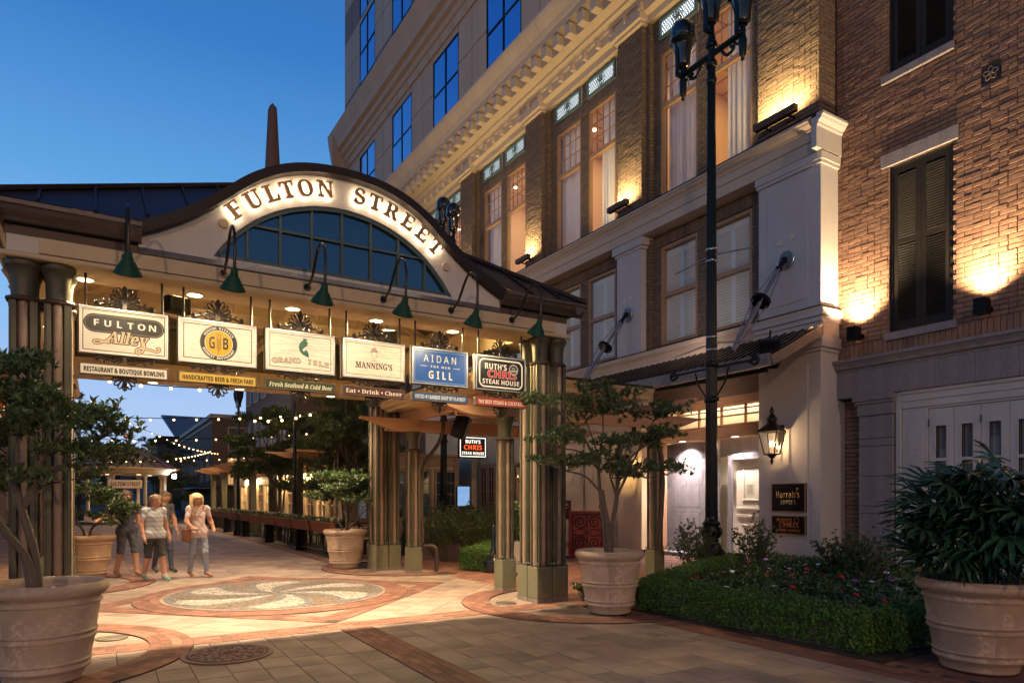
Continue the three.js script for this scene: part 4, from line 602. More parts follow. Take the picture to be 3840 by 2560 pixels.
    const tiles = []; for (let k = 1; k < 6; k++) { tiles.push(bx(13.8, 17.2, 14.235, 14.25, za + k * 0.66 - 0.02, za + k * 0.66 + 0.02), bx(13.8 + k * 0.6 - 0.02, 13.8 + k * 0.6 + 0.02, 14.232, 14.25, za - 0.3, zb + 0.3)); } part(r, 'ceiling_grid', tiles, M.winframe);
    const dl = []; for (const [dx, dz] of [[0.7, -0.9], [0.7, 0.9], [2.0, -0.9], [2.0, 0.9]]) { const g = NI(new THREE.CylinderGeometry(0.09, 0.09, 0.012, 16)); g.translate(13.9 + dx, 14.226, c + dz); dl.push(triUV(g)); } part(r, 'ceiling_lamp', dl, glow([1, 0.82, 0.6], 4));
    const al = new THREE.RectAreaLight(C(1.0, 0.68, 0.38), near ? 4.2 : 5, 2.2, 2.6); al.position.set(15.6, 14.2, c); al.lookAt(15.6, 0, c); al.name = 'room_light'; r.add(al);
    // lower windows
    if (i < 4) {
      const holes = [[c - 1.56, c - 0.19, 5.83, 8.60], [c + 0.19, c + 1.56, 5.83, 8.60]];
      courses(bricks, 'x', WP, za - 0.1, zb + 0.1, 5.66, 8.62, holes); soldiers(bricks, 'x', WP - 0.01, za, zb, 8.62, 8.92);
      courses(bricks, 'x', PF + 0.17, zb - 0.14, zb + 0.05, 5.66, 8.9); courses(bricks, 'x', PF + 0.17, za - 0.05, za + 0.14, 5.66, 8.9); courses(bricks, 'z', za + 0.14, PF + 0.17, WP, 5.66, 8.9);
      part(hotel, 'wall_core', [bx(WP + 0.018, WP + 0.08, 5.66, 8.95, za - 0.2, c - 1.57), bx(WP + 0.018, WP + 0.08, 5.66, 8.95, c - 0.2, c + 0.2), bx(WP + 0.018, WP + 0.08, 5.66, 8.95, c + 1.57, zb + 0.2), bx(WP + 0.018, WP + 0.08, 8.61, 8.95, c - 1.58, c + 1.58), bx(WP + 0.018, WP + 0.08, 5.6, 5.83, c - 1.58, c + 1.58), bx(PF + 0.21, WP + 0.02, 5.66, 8.9, zb - 0.12, zb + 0.05), bx(PF + 0.21, WP + 0.02, 5.66, 8.9, za - 0.05, za + 0.12)], M.mortar);
      blindsWin(c - 1.55, c - 0.2, 5.84, 8.59, i < 2); blindsWin(c + 0.2, c + 1.55, 5.84, 8.59, i < 2);
    }
    // white piers between the belts
    const [pa, pb] = piers[i + 1];
    if (i < 4) { part(hotel, 'stone_pier', [rb(PF - 0.03, 13.7, 5.66, 8.72, pa, pb, 0.008), rb(PF - 0.11, 13.7, 8.72, 8.95, pa - 0.13, pb + 0.13, 0.01), rb(PF - 0.06, 13.7, 8.64, 8.72, pa - 0.06, pb + 0.06, 0.01)], M.pierwhite); }
  }
  layBricks(hotel, bricks, M.hotelbrick, 0.010);
  // ---------------- belt courses
  const belt = [[13.72, BT], [PF - 0.30, BT - 0.02], [PF - 0.30, BT - 0.07], [PF - 0.27, BT - 0.09], [PF - 0.25, BT - 0.13], [PF - 0.18, BT - 0.19], [PF - 0.17, BT - 0.23], [PF - 0.14, BT - 0.26], [PF - 0.13, BT - 0.44], [PF - 0.10, BT - 0.45], [PF - 0.10, BT - 0.70], [13.72, BT - 0.70]];
  for (let i = 0, z = -8.78; i < 9; i++) { const z1 = z - (i ? 5.1 : 5.3); part(hotel, 'belt_course', runZ(belt, z1 + 0.006, z), M.stonebeige); z = z1; }
  part(hotel, 'lead_capping', runZ([[13.6, BT + 0.035], [PF - 0.30, BT + 0.012], [PF - 0.30, BT - 0.016], [13.6, BT + 0.002]], -42, -8.775), M.black);
  // return of the belt round the corner
  part(hotel, 'belt_course', runX([[-8.90, BT], [-8.62, BT - 0.02], [-8.62, BT - 0.07], [-8.65, BT - 0.09], [-8.67, BT - 0.13], [-8.74, BT - 0.19], [-8.75, BT - 0.23], [-8.776, BT - 0.26], [-8.776, BT - 0.70], [-8.9, BT - 0.70]], PF - 0.30, 14.05), M.pierwhite);
  const low = [[13.7, 5.66], [PF - 0.13, 5.655], [PF - 0.13, 5.61], [PF - 0.16, 5.60], [PF - 0.15, 5.54], [PF - 0.08, 5.46], [PF - 0.05, 5.36], [PF - 0.03, 5.34], [PF - 0.03, 5.02], [13.7, 5.02]];
  for (let i = 0, z = -8.80; i < 5; i++) { const z1 = z - (i ? 5.1 : 5.3); part(hotel, 'belt_course', runZ(low, z1 + 0.006, z), M.stonebeige); z = z1; }
  part(hotel, 'lead_capping', runZ([[13.6, 5.69], [PF - 0.15, 5.675], [PF - 0.15, 5.658], [13.6, 5.662]], -30, -8.78), M.black);
  // ---------------- corner pier, two storeys of panelled stone
  const cp = (y0, y1, grow) => rb(PF - 0.03 - grow, 14.06, y0, y1, -10.45 - grow, -8.86 + grow, 0.008);
  part(hotel, 'corner_pier', [cp(5.66, 8.72, 0), cp(8.72, 8.80, 0.04), cp(8.80, 8.97, 0.06), rb(PF - 0.045, PF, 5.9, 8.6, -10.18, -9.16, 0.004)], M.pierwhite);
  part(hotel, 'corner_pier', [cp(0.12, 4.72, 0), cp(4.72, 4.80, 0.03), cp(4.80, 5.03, 0.08), cp(5.03, 5.35, 0.03), cp(5.35, 5.46, 0.07), cp(5.46, 5.62, 0.12), rb(PF - 0.045, PF, 0.72, 4.5, -10.18, -9.16, 0.004), rb(PF - 0.06, 14.06, 0.12, 0.62, -10.46, -8.83, 0.01)], M.pierwhite);
  part(hotel, 'pier_plinth', rb(PF - 0.075, 14.06, -0.01, 0.12, -10.5, -8.80, 0.005), M.granite);
  part(hotel, 'socket_box', [rb(13.55, 13.66, 0.42, 0.60, -8.86, -8.80, 0.01)], M.pierwhite);
  const bolts = []; for (const [z, y] of [[-9.86, 7.32], [-9.56, 7.36]]) { const g = NI(new THREE.CylinderGeometry(0.075, 0.075, 0.03, 18)); g.rotateZ(Math.PI / 2); g.translate(PF - 0.05, y, z); bolts.push(triUV(g)); }
  for (const [z, y] of [[-15.16, 7.3], [-14.86, 7.34]]) { const g = NI(new THREE.CylinderGeometry(0.075, 0.075, 0.03, 18)); g.rotateZ(Math.PI / 2); g.translate(PF - 0.04, y, z); bolts.push(triUV(g)); }
  bolts.forEach((g) => part(hotel, 'bolt_plate', g, M.white));
  // ---------------- great cornice above the brick piers
  const cor = [[14.2, 15.02], [13.30, 15.02], [13.28, 15.20], [13.10, 15.24], [13.08, 15.50], [13.02, 15.52], [13.0, 15.60], [12.86, 15.66], [12.85, 15.74], [12.60, 15.80], [12.60, 16.16], [12.30, 16.22], [12.30, 16.36], [12.26, 16.40], [12.20, 16.56], [12.04, 16.80], [11.98, 16.92], [11.98, 17.0], [14.2, 17.1]];
  for (let i = 0, z = -8.0; i < 7; i++) { const z1 = z - 5.1; part(hotel, 'cornice', runZ(cor, z1 + 0.008, z), M.stonebeige); z = z1; }
  for (const [a, b] of piers) part(hotel, 'pier_cap', [rb(PF - 0.20, 13.4, 15.06, 15.30, a - 0.14, b + 0.14, 0.015), rb(PF - 0.10, 13.4, 14.97, 15.06, a - 0.06, b + 0.06, 0.01)], M.stonebeige);
  const modG = rb(-0.14, 0.15, -0.17, 0.17, -0.14, 0.14, 0.012), dentG = rb(-0.07, 0.08, -0.1, 0.1, -0.055, 0.055, 0.006);
  for (let z = -9.2; z > -43; z -= 0.64) { const m = part(hotel, 'modillion', modG, M.stonebeige); m.position.set(12.47, 15.98, z); }
  for (let z = -9.2; z > -43; z -= 0.64) { const m = part(hotel, 'dentil', dentG, M.stonebeige); m.position.set(13.02, 15.36, z); }
  // ---------------- tower above
  const TX = 13.55, wins = [-38.4, -33.1, -27.9, -22.75, -17.6, -12.4];
  part(hotel, 'tower_wall', [bx(TX + 0.06, 20, 16.9, 46, -42.3, -9), bx(TX + 0.0, 20, 16.9, 46, -42.6, -42.3)], M.towermauve);
  const panelRow = (y0, y1, z0, z1, m) => { const p = part(hotel, 'wall_panel', rb(TX - 0.02, TX + 0.05, y0 + 0.022, y1 - 0.022, z0 + 0.022, z1 - 0.022, 0.006), m); return p; };
  const levels = [[17.05, 22.35], [24.6, 30.4], [30.4, 36]];
  for (const [y0, y1] of levels) {
    for (let i = 0; i < wins.length; i++) {
      const c = wins[i], w = 1.32, zl = i === 0 ? -42.6 : (wins[i - 1] + 1.32), zr = c - w;
      // panels between windows
      const n = 2; for (let k = 0; k < n; k++) for (let j = 0; j < 3; j++) panelRow(y0 + (y1 - y0) * j / 3, y0 + (y1 - y0) * (j + 1) / 3, zl + (zr - zl) * k / n, zl + (zr - zl) * (k + 1) / n, (j === 0) ? M.towermauve : M.towertan);
      const win = sub(hotel, 'window'), fr = [bx(TX - 0.03, TX + 0.04, y0, y1 - 0.35, c - 0.03, c + 0.03), bx(TX - 0.02, TX + 0.04, y0, y1 - 0.35, c - w, c - w + 0.05), bx(TX - 0.02, TX + 0.04, y0, y1 - 0.35, c + w - 0.05, c + w)];
      const H = y1 - 0.35 - y0; for (let k = 0; k <= 3; k++) fr.push(bx(TX - 0.025, TX + 0.04, y0 + H * k / 3 - 0.03, y0 + H * k / 3 + 0.03, c - w + 0.05, c + w - 0.05));
      part(win, 'frame', fr, M.polegreen);
      for (let k = 0; k < 3; k++) for (const s of [-1, 1]) { const g = bx(TX + 0.006, TX + 0.012, y0 + H * k / 3 + 0.03, y0 + H * (k + 1) / 3 - 0.03, s < 0 ? c - w + 0.05 : c + 0.03, s < 0 ? c - 0.03 : c + w - 0.05); g.translate(-TX, -(y0 + H * k / 3), -c); g.rotateY(rr(-0.006, 0.006)); g.rotateZ(rr(-0.005, 0.005)); g.translate(TX, y0 + H * k / 3, c); part(win, 'pane', g, M.towerglass); }
      panelRow(y1 - 0.35, y1, c - w, c + w, M.towertan);
    }
  }
  const cor2 = [[14, 22.3], [13.44, 22.3], [13.42, 22.7], [13.32, 22.74], [13.30, 23.0], [13.12, 23.06], [13.12, 23.4], [12.9, 23.46], [12.88, 23.6], [12.84, 23.8], [12.66, 24.2], [12.56, 24.44], [12.56, 24.55], [14, 24.65]];
  for (let i = 0, z = -43.1; i < 4; i++) { part(hotel, 'cornice', runZ(cor2, z, z + 5.24), M.towertan); z += 5.25; }
  part(hotel, 'cornice', runX([[-42.5, 22.3], [-42.75, 22.7], [-42.9, 23.0], [-43.05, 23.4], [-43.2, 23.6], [-43.4, 24.2], [-43.5, 24.55], [-42.5, 24.6]].map((p) => [p[0] + 0.3, p[1]]), 12.6, 18), M.towertan);
  const d2 = rb(-0.08, 0.1, -0.12, 0.12, -0.07, 0.07, 0.008); for (let z = -42.9; z < -22.5; z += 0.42) { const m = part(hotel, 'dentil', d2, M.towertan); m.position.set(13.22, 23.22, z); }
  for (let z = -42.6; z < -24; z += 1.3) { const m = part(hotel, 'boss', sph(0, 0, 0, 0.13, 8), M.towertan); m.scale.set(0.5, 1, 0.8); m.position.set(13.42, 22.5, z); }
}
// ---------------- long wall-washer lights on the brick piers
{
  const mk = (z0, z1, label) => {
    const t = thing('wall_washer', label, 'wall light', [12.90, 10.03, (z0 + z1) / 2], 'wall washers on the brick piers'), h = (z1 - z0) / 2;
    part(t, 'housing', [runZ([[-0.075, -0.075], [0.055, -0.075], [0.07, -0.04], [0.07, 0.07], [0.05, 0.085], [0.035, 0.085], [0.035, -0.01], [-0.05, -0.01], [-0.05, 0.085], [-0.065, 0.085], [-0.085, 0.06], [-0.085, -0.05]], -h, h), bx(-0.08, 0.065, -0.07, 0.08, -h - 0.012, -h), bx(-0.08, 0.065, -0.07, 0.08, h, h + 0.012)], mat([0.10, 0.06, 0.04], 0.5, { metalness: 0.3 }));
    part(t, 'bracket', [bx(0.0, 0.26, -0.06, -0.03, -h * 0.6 - 0.02, -h * 0.6 + 0.02), bx(0.0, 0.26, -0.06, -0.03, h * 0.6 - 0.02, h * 0.6 + 0.02)], M.brownmetal);
    part(t, 'lamp_tube', bx(-0.03, 0.02, 0.004, 0.02, -h + 0.03, h - 0.03), glow([1, 0.74, 0.34], 7));
    const l = new THREE.RectAreaLight(C(1.0, 0.70, 0.30), 760, h * 2 - 0.06, 0.06); l.position.set(0.0, 0.094, 0); l.lookAt(V(12.90 + 0.22, 10.03 + 1.03, (z0 + z1) / 2)); l.rotation.set(0, 0, 0); t.add(l); l.name = 'washer_light';
    const m = new THREE.Matrix4(), zA = V(-0.16, -1, 0).normalize(), xA = V(0, 0, 1), yA = zA.clone().cross(xA); m.makeBasis(xA, yA, zA); l.quaternion.setFromRotationMatrix(m);
  };
  mk(-10.33, -9.29, 'brown wall washer light on the corner pier, the longest of them'); mk(-15.56, -14.76, 'brown wall washer light on the brick pier above the disc of the farther steel brace'); mk(-20.7, -19.92, 'brown wall washer light on the brick pier beside the gateway roof'); mk(-25.75, -24.9, 'brown wall washer light on the far brick pier behind the arch');
}
// ================================================================ BRICK TOWNHOUSE ON THE RIGHT
const house = thing('brick_house', 'red brick building with dark louvred shutters and granite shopfront beside the hotel', 'building');
{
  reseed(1700);
  const X = 13.76, z0 = -8.9, z1 = -2.6, bricks = [];
  const holes = [[-7.74, -6.54, 4.94, 8.32], [-7.92, -6.43, 8.32, 8.60], [-7.83, -6.44, 4.77, 4.95], [-7.74, -6.54, 10.2, 14], [-7.90, -6.50, 10.03, 10.2], [-6.06, -5.74, 9.10, 9.40]];
  courses(bricks, 'x', X, z0, z1, 4.85, 13.2, holes, { bond: true, ph: 0.07 });
  soldiers(bricks, 'x', X, z0, z1, 4.53, 4.85);
  courses(bricks, 'x', 14.0, -8.95, -8.36, 0.0, 3.7);
  layBricks(house, bricks, M.redbrick, 0.009);
  part(house, 'wall_core', [bx(X + 0.017, 14.4, 4.5, 13.2, z0, -7.75), bx(X + 0.017, 14.4, 4.5, 13.2, -6.53, z1), bx(X + 0.017, 14.4, 4.5, 4.95, -7.75, -6.53), bx(X + 0.017, 14.4, 8.3, 10.2, -7.75, -6.53), bx(X + 0.12, 14.4, 4.95, 13.2, -7.75, -6.53), bx(14.03, 14.4, 0, 4.5, -9.0, -8.3)], M.mortar);
  // stone dressings
  const gr = (...a) => part(house, 'stone', rb(...a, 0.012), M.granite);
  gr(X - 0.03, X + 0.1, 8.325, 8.595, -7.91, -6.44); gr(X - 0.06, X + 0.12, 4.78, 4.935, -7.82, -6.45); gr(X - 0.06, X + 0.12, 10.035, 10.19, -7.89, -6.51);
  // shutters
  const shutter = (za, zb, ya, yb) => {
    const w = sub(house, 'shuttered_window'), fr = 0.05;
    part(w, 'frame', [bx(X + 0.03, X + 0.12, ya, yb, za, za + fr), bx(X + 0.03, X + 0.12, ya, yb, zb - fr, zb), bx(X + 0.03, X + 0.12, yb - fr, yb, za + fr, zb - fr)], M.shutter);
    const zc = (za + zb) / 2;
    for (const [p, q] of [[za + fr + 0.004, zc - 0.003], [zc + 0.003, zb - fr - 0.004]]) {
      const leaf = [], rail = (y, h) => leaf.push(rb(X + 0.045, X + 0.085, y, y + h, p + 0.095, q - 0.095, 0.004)), ym = ya + (yb - ya) * 0.52;
      leaf.push(rb(X + 0.043, X + 0.087, ya, yb - fr, p, p + 0.095, 0.004), rb(X + 0.043, X + 0.087, ya, yb - fr, q - 0.095, q, 0.004)); rail(ya, 0.2); rail(yb - fr - 0.14, 0.14); rail(ym, 0.13);
      part(w, 'leaf', leaf, M.shutter);
      for (const [a, b] of [[ya + 0.2, ym], [ym + 0.13, yb - fr - 0.14]]) { const n = Math.round((b - a) / 0.052); for (let k = 0; k < n; k++) { const g = bx(-0.004, 0.004, -0.043, 0.043, p + 0.097, q - 0.097); g.rotateZ(-0.62); g.translate(X + 0.065, a + (k + 0.5) * (b - a) / n, 0); part(w, 'slat', g, M.shutter); } }
    }
  };
  shutter(-7.735, -6.545, 4.945, 8.315); shutter(-7.735, -6.545, 10.195, 13.1);
  // round vent with a flower grille
  { const v = sub(house, 'vent_grille'); const g = NI(new THREE.CylinderGeometry(0.15, 0.16, 0.05, 28)); g.rotateZ(Math.PI / 2); g.translate(X + 0.02, 9.25, -5.9); part(v, 'plate', triUV(g), M.iron); const p = []; for (let k = 0; k < 5; k++) { const a = k / 5 * 2 * Math.PI + 0.3; p.push(tube([0, 1, 2, 3, 4, 5, 6].map((i) => { const t = i / 6 * 2 * Math.PI, l = 0.125 * (0.5 - 0.5 * Math.cos(t)), o = 0.04 * Math.sin(t); return V(X - 0.01, 9.25 + Math.sin(a) * l + Math.cos(a) * o, -5.9 + Math.cos(a) * l - Math.sin(a) * o); }), 0.009, 12, 5)); } part(v, 'flower', p, mat([0.3, 0.2, 0.12], 0.4, { metalness: 0.6 })); }
  // granite shopfront: cornice, frieze blocks, pilaster
  const gc = [[X + 0.2, 4.53], [X - 0.22, 4.52], [X - 0.22, 4.46], [X - 0.19, 4.44], [X - 0.14, 4.38], [X - 0.12, 4.33], [X - 0.06, 4.30], [X - 0.06, 4.265], [X + 0.2, 4.265]];
  for (let i = 0, z = -8.96; z < z1; i++) { const e = z + (i ? 0.72 : 0.78); part(house, 'cornice_block', runZ(gc, z + 0.004, e), M.granite); z = e; }
  for (let i = 0, z = -8.86; z < z1; i++) { const e = z + (i ? 0.70 : 0.62); part(house, 'frieze_block', rb(X - 0.045, X + 0.2, 3.72, 4.262, z + 0.004, e, 0.006), M.granite); z = e; }
  part(house, 'capital', [rb(X - 0.11, X + 0.2, 3.60, 3.715, -8.48, -7.60, 0.012), rb(X - 0.08, X + 0.2, 3.54, 3.60, -8.44, -7.62, 0.01), rb(X - 0.05, X + 0.2, 3.30, 3.535, -8.40, -7.64, 0.008)], M.granite);
  for (let y = 0.02, k = 0; y < 3.28; k++) { const hgt = k % 3 === 2 ? 0.16 : 0.62, y2 = Math.min(3.29, y + hgt); if (y2 - y < 0.05) break; part(house, 'pilaster_block', rb(X - 0.03, X + 0.25, y + 0.004, y2 - 0.004, -8.37, -7.66, 0.006), M.granite); y = y2; }
  part(house, 'door_step', rb(X - 0.1, X + 0.5, -0.01, 0.14, -7.64, z1, 0.01), M.granite);
  // white panelled door front
  const DX = X + 0.10;
  part(house, 'door_surround', [rb(DX - 0.07, DX + 0.1, 0.14, 3.715, -7.63, -7.53, 0.008), runZ([[DX + 0.1, 3.715], [DX - 0.10, 3.715], [DX - 0.10, 3.66], [DX - 0.07, 3.63], [DX - 0.07, 3.52], [DX - 0.05, 3.50], [DX - 0.05, 3.38], [DX - 0.02, 3.36], [DX - 0.02, 3.33], [DX + 0.1, 3.33]], -7.52, z1)], M.doorwhite);
  part(house, 'side_panel', [rb(DX - 0.02, DX + 0.06, 0.14, 3.33, -7.52, -7.03, 0.005), ...[[2.55, 3.1], [1.85, 2.45], [1.15, 1.75], [0.35, 1.05]].map(([a, b]) => rb(DX - 0.028, DX, a, b, -7.42, -7.13, 0.006))], M.doorwhite);
  for (let k = 0; k < 9; k++) {
    const za = -7.02 + k * 0.46, zb = za + 0.452, d = sub(house, 'door_leaf'), gz0 = za + 0.108, gz1 = zb - 0.108;
    part(d, 'leaf', [rb(DX, DX + 0.05, 0.15, 3.32, za, gz0, 0.004), rb(DX, DX + 0.05, 0.15, 3.32, gz1, zb, 0.004), rb(DX, DX + 0.05, 2.98, 3.32, gz0, gz1, 0.004), rb(DX, DX + 0.05, 0.15, 0.95, gz0, gz1, 0.004), ...[2.33, 1.66].map((y) => rb(DX - 0.002, DX + 0.05, y - 0.03, y + 0.03, gz0, gz1, 0.004)), ...[gz0, gz1 - 0.02].map((z) => bx(DX - 0.012, DX + 0.01, 0.95, 2.98, z, z + 0.02))], M.doorwhite);
    for (const [a, b] of [[0.95, 1.63], [1.69, 2.3], [2.36, 2.98]]) { const g = NI(new THREE.PlaneGeometry(gz1 - gz0, b - a)); g.rotateY(-Math.PI / 2); g.translate(DX + 0.02, (a + b) / 2, (gz0 + gz1) / 2); part(d, 'pane', triUV(g), M.pane); }
    const cv = [], ci = []; for (let i = 0; i <= 14; i++) { cv.push(DX + 0.12 + 0.02 * Math.sin(i * 1.9), 0.9, za + 0.1 + i * 0.018, DX + 0.12 + 0.02 * Math.sin(i * 1.9), 3.0, za + 0.1 + i * 0.018); if (i) { const a = (i - 1) * 2; ci.push(a, a + 1, a + 2, a + 1, a + 3, a + 2); } } const cg = new THREE.BufferGeometry(); cg.setAttribute('position', new THREE.Float32BufferAttribute(cv, 3)); cg.setIndex(ci); cg.computeVertexNormals(); part(d, 'curtain', triUV(cg), mat([0.22, 0.2, 0.19], 0.9));
    if (k % 2 === 0) part(d, 'hinge', [0.5, 1.8, 3.05].map((y) => cyl(DX - 0.012, y - 0.07, y + 0.07, za, 0.014, 0.014, 8)), M.iron);
  }
  part(house, 'interior', [bx(DX + 2.0, DX + 2.1, 0, 3.8, -7.7, z1), bx(DX + 0.1, DX + 2.0, 3.6, 3.8, -7.7, z1), bx(DX + 0.1, DX + 2.0, 0, 0.1, -7.7, z1), bx(DX + 0.1, DX + 2.0, 0.1, 3.6, -7.8, -7.66), bx(DX + 0.1, DX + 2.0, 0.1, 3.6, z1 - 0.1, z1)], M.interior);
}
{ // box uplights
  const mk = (z, label) => {
    const t = thing('box_uplight', label, 'wall light', [13.47, 5.02, z], 'box uplights on the brick wall');
    part(t, 'housing', [bx(-0.10, 0.10, -0.15, -0.13, -0.10, 0.10), bx(-0.10, -0.085, -0.13, 0.13, -0.10, 0.10), bx(0.085, 0.10, -0.13, 0.10, -0.10, 0.10), bx(-0.085, 0.085, -0.13, 0.12, -0.10, -0.085), bx(-0.085, 0.085, -0.13, 0.12, 0.085, 0.10), ...[-0.07, -0.035, 0, 0.035, 0.07].map((q) => bx(-0.108, -0.10, -0.13, 0.11, q - 0.006, q + 0.006))], M.black);
    part(t, 'arm', [rb(0.10, 0.29, -0.06, 0.0, -0.03, 0.03, 0.01), (() => { const g = NI(new THREE.CylinderGeometry(0.06, 0.06, 0.02, 18)); g.rotateZ(Math.PI / 2); g.translate(0.278, -0.04, 0); return triUV(g); })()], M.black);
    part(t, 'lamp_glass', bx(-0.08, 0.08, 0.075, 0.082, -0.08, 0.08), glow([1, 0.80, 0.5], 10));
    lamp(t, 'spot', [1.0, 0.69, 0.37], 92, [0.0, 0.10, 0], { angle: 1.05, pen: 1.0, to: [0.2, 3, 0], radius: 2, name: 'uplight' });
  };
  mk(-8.32, 'black box uplight on the brick wall between the white pier and the shutters'); mk(-5.92, 'black box uplight on the brick wall beyond the shuttered window');
}
// ================================================================ HOTEL ENTRANCE, AWNING, PERGOLA, LANTERNS, LAMP POST
{
  const PF = 13.18;
  // ---- recessed entrance between the piers
  const e = sub(hotel, 'entrance');
  part(e, 'lintel', [rb(13.60, 13.95, 3.12, 3.38, -14.45, -10.46, 0.01), rb(13.58, 13.95, 3.38, 3.44, -14.45, -10.46, 0.01), rb(13.60, 13.95, 3.93, 4.14, -14.45, -10.46, 0.01)], M.timber);
  const tb = []; for (let k = 0; k <= 5; k++) { const z = -14.3 + k * 0.76; tb.push(bx(13.66, 13.72, 3.44, 3.93, z - 0.025, z + 0.025)); } tb.push(bx(13.665, 13.715, 3.64, 3.68, -14.4, -10.5), bx(13.665, 13.715, 3.80, 3.83, -14.4, -10.5)); part(e, 'transom_bar', tb, M.timber);
  const pn = (x, y0, y1, z0, z1, name = 'pane') => { const g = NI(new THREE.PlaneGeometry(z1 - z0, y1 - y0)); g.rotateY(-Math.PI / 2); g.translate(x, (y0 + y1) / 2, (z0 + z1) / 2); return part(e, name, triUV(g), M.pane); };
  for (let k = 0; k < 5; k++) pn(13.69, 3.44, 3.93, -14.3 + k * 0.76 + 0.025, -14.3 + (k + 1) * 0.76 - 0.025);
  // stone wall inside, built of blocks
  const rows = [0.55, 0.62, 0.14, 0.6, 0.6, 0.14, 0.45]; let y = 0; rows.forEach((h, r) => { const wds = r % 2 ? [0.55, 0.8, 0.5] : [0.85, 0.6, 0.4]; let z = -14.4; for (const w of wds) { part(e, 'stone_block', rb(14.0, 14.25, y + 0.004, y + h - 0.004, z + 0.004, Math.min(z + w, -12.4) - 0.004, 0.006), M.granite); z += w; if (z > -12.45) break; } y += h; });
  part(e, 'jamb', [rb(13.66, 13.86, 0, 3.12, -14.45, -14.2, 0.01), rb(13.68, 13.84, 0, 3.12, -14.2, -14.12, 0.01)], M.timber);
  // vestibule with panelled doors
  part(e, 'door_frame', [rb(13.92, 13.98, 0.05, 2.66, -12.02, -11.90, 0.006), rb(13.92, 13.98, 2.55, 2.70, -11.9, -10.5, 0.006), bx(14.26, 14.28, 2.66, 3.15, -14.4, -10.5)], M.granite);
  part(e, 'door', [rb(14.06, 14.12, 0.08, 2.58, -11.86, -10.55, 0.004), ...[[1.5, 2.4], [0.35, 0.9]].flatMap(([a, b]) => [rb(14.035, 14.06, a, a + 0.05, -11.65, -10.75, 0.01), rb(14.035, 14.06, b - 0.05, b, -11.65, -10.75, 0.01), rb(14.035, 14.06, a + 0.05, b - 0.05, -11.65, -11.6, 0.01), rb(14.035, 14.06, a + 0.05, b - 0.05, -10.8, -10.75, 0.01)]), rb(14.03, 14.06, 1.08, 1.16, -11.84, -10.57, 0.01), rb(14.03, 14.06, 1.28, 1.34, -11.84, -10.57, 0.01)], mat([0.66, 0.57, 0.42], 0.5));
  part(e, 'notice', (() => { const g = NI(new THREE.PlaneGeometry(0.26, 0.30)); g.rotateY(-Math.PI / 2); g.translate(13.90, 1.78, -11.3); return g; })(), new THREE.MeshStandardMaterial({ map: canvasTex(128, 148, (g, w, h) => { g.fillStyle = '#d8cfae'; g.fillRect(0, 0, w, h); g.fillStyle = '#6b6046'; for (let i = 0; i < 8; i++) g.fillRect(16 + (i % 3) * 8, 14 + i * 15, w - 32 - (i % 3) * 16, 5); }), roughness: 0.6 }));
  part(e, 'back_wall', [bx(14.5, 14.55, 0, 4.3, -14.6, -10.3), bx(13.7, 14.55, 4.2, 4.25, -14.6, -10.3), bx(13.9, 14.5, 0, 4.2, -14.6, -14.45), bx(14.07, 14.5, 0, 4.2, -10.46, -10.3)], mat([0.70, 0.62, 0.48], 0.6));
  part(e, 'threshold', rb(13.55, 14.5, -0.01, 0.09, -14.4, -10.46, 0.01), M.granite);
  part(e, 'brick_lintel', bx(13.62, 13.95, 4.14, 5.02, -14.5, -10.4), M.hotelbrick[1]);
  const d = sub(hotel, 'entrance_light'); for (const z of [-13.4, -11.6]) { const g = NI(new THREE.CylinderGeometry(0.09, 0.09, 0.012, 20)); g.translate(13.70, 3.112, z); part(d, 'lens', triUV(g), glow([1, 0.9, 0.9], 2)); lamp(d, 'spot', [1.0, 0.86, 0.84], z < -12 ? 62 : 30, [13.68, 3.10, z], { angle: 1.1, pen: 0.7, to: [13.9, 0, z], radius: 3, name: 'entrance_downlight' }); }
  { const l = new THREE.RectAreaLight(C(1, 0.80, 0.52), 9, 0.5, 3.2); l.position.set(14.3, 4.18, -12.4); l.lookAt(14.3, 0, -12.4); l.name = 'vestibule_light'; d.add(l); part(d, 'lens', bx(14.05, 14.45, 4.185, 4.195, -14.0, -10.9), glow([1, 0.8, 0.56], 1.2)); }
  // ---- ground floor wall of the hotel further along (behind the pergola)
  const g1 = sub(hotel, 'ground_floor');
  part(g1, 'wall', [rb(PF, 13.9, 0.1, 5.0, -15.5, -14.46, 0.01), bx(13.5, 13.9, 0, 5.02, -30, -15.5)], M.cream);
  for (const [a, b] of [[-20.6, -19.5], [-25.7, -24.7]]) part(g1, 'pier', rb(PF, 13.5, 0, 5.0, a, b, 0.01), M.cream);
  const cab = (za, zb) => { const x = 13.44, c = (za + zb) / 2; part(g1, 'panel_door', [rb(x - 0.02, x + 0.05, 0.1, 3.3, za, zb, 0.006), ...[[za + 0.1, c - 0.06], [c + 0.06, zb - 0.1]].flatMap(([p, q]) => [rb(x - 0.045, x - 0.02, 0.35, 1.95, p, q, 0.012), rb(x - 0.045, x - 0.02, 2.05, 2.6, p, (p + q) / 2 - 0.02, 0.012), rb(x - 0.045, x - 0.02, 2.05, 2.6, (p + q) / 2 + 0.02, q, 0.012)])], mat([0.62, 0.46, 0.28], 0.5)); part(g1, 'door_pull', [1.3, 2.0].map((yy) => cyl(x - 0.06, yy - 0.08, yy + 0.08, c - 0.05, 0.02, 0.02, 8)), M.iron); };
  cab(-17.4, -15.7); cab(-19.4, -17.5);
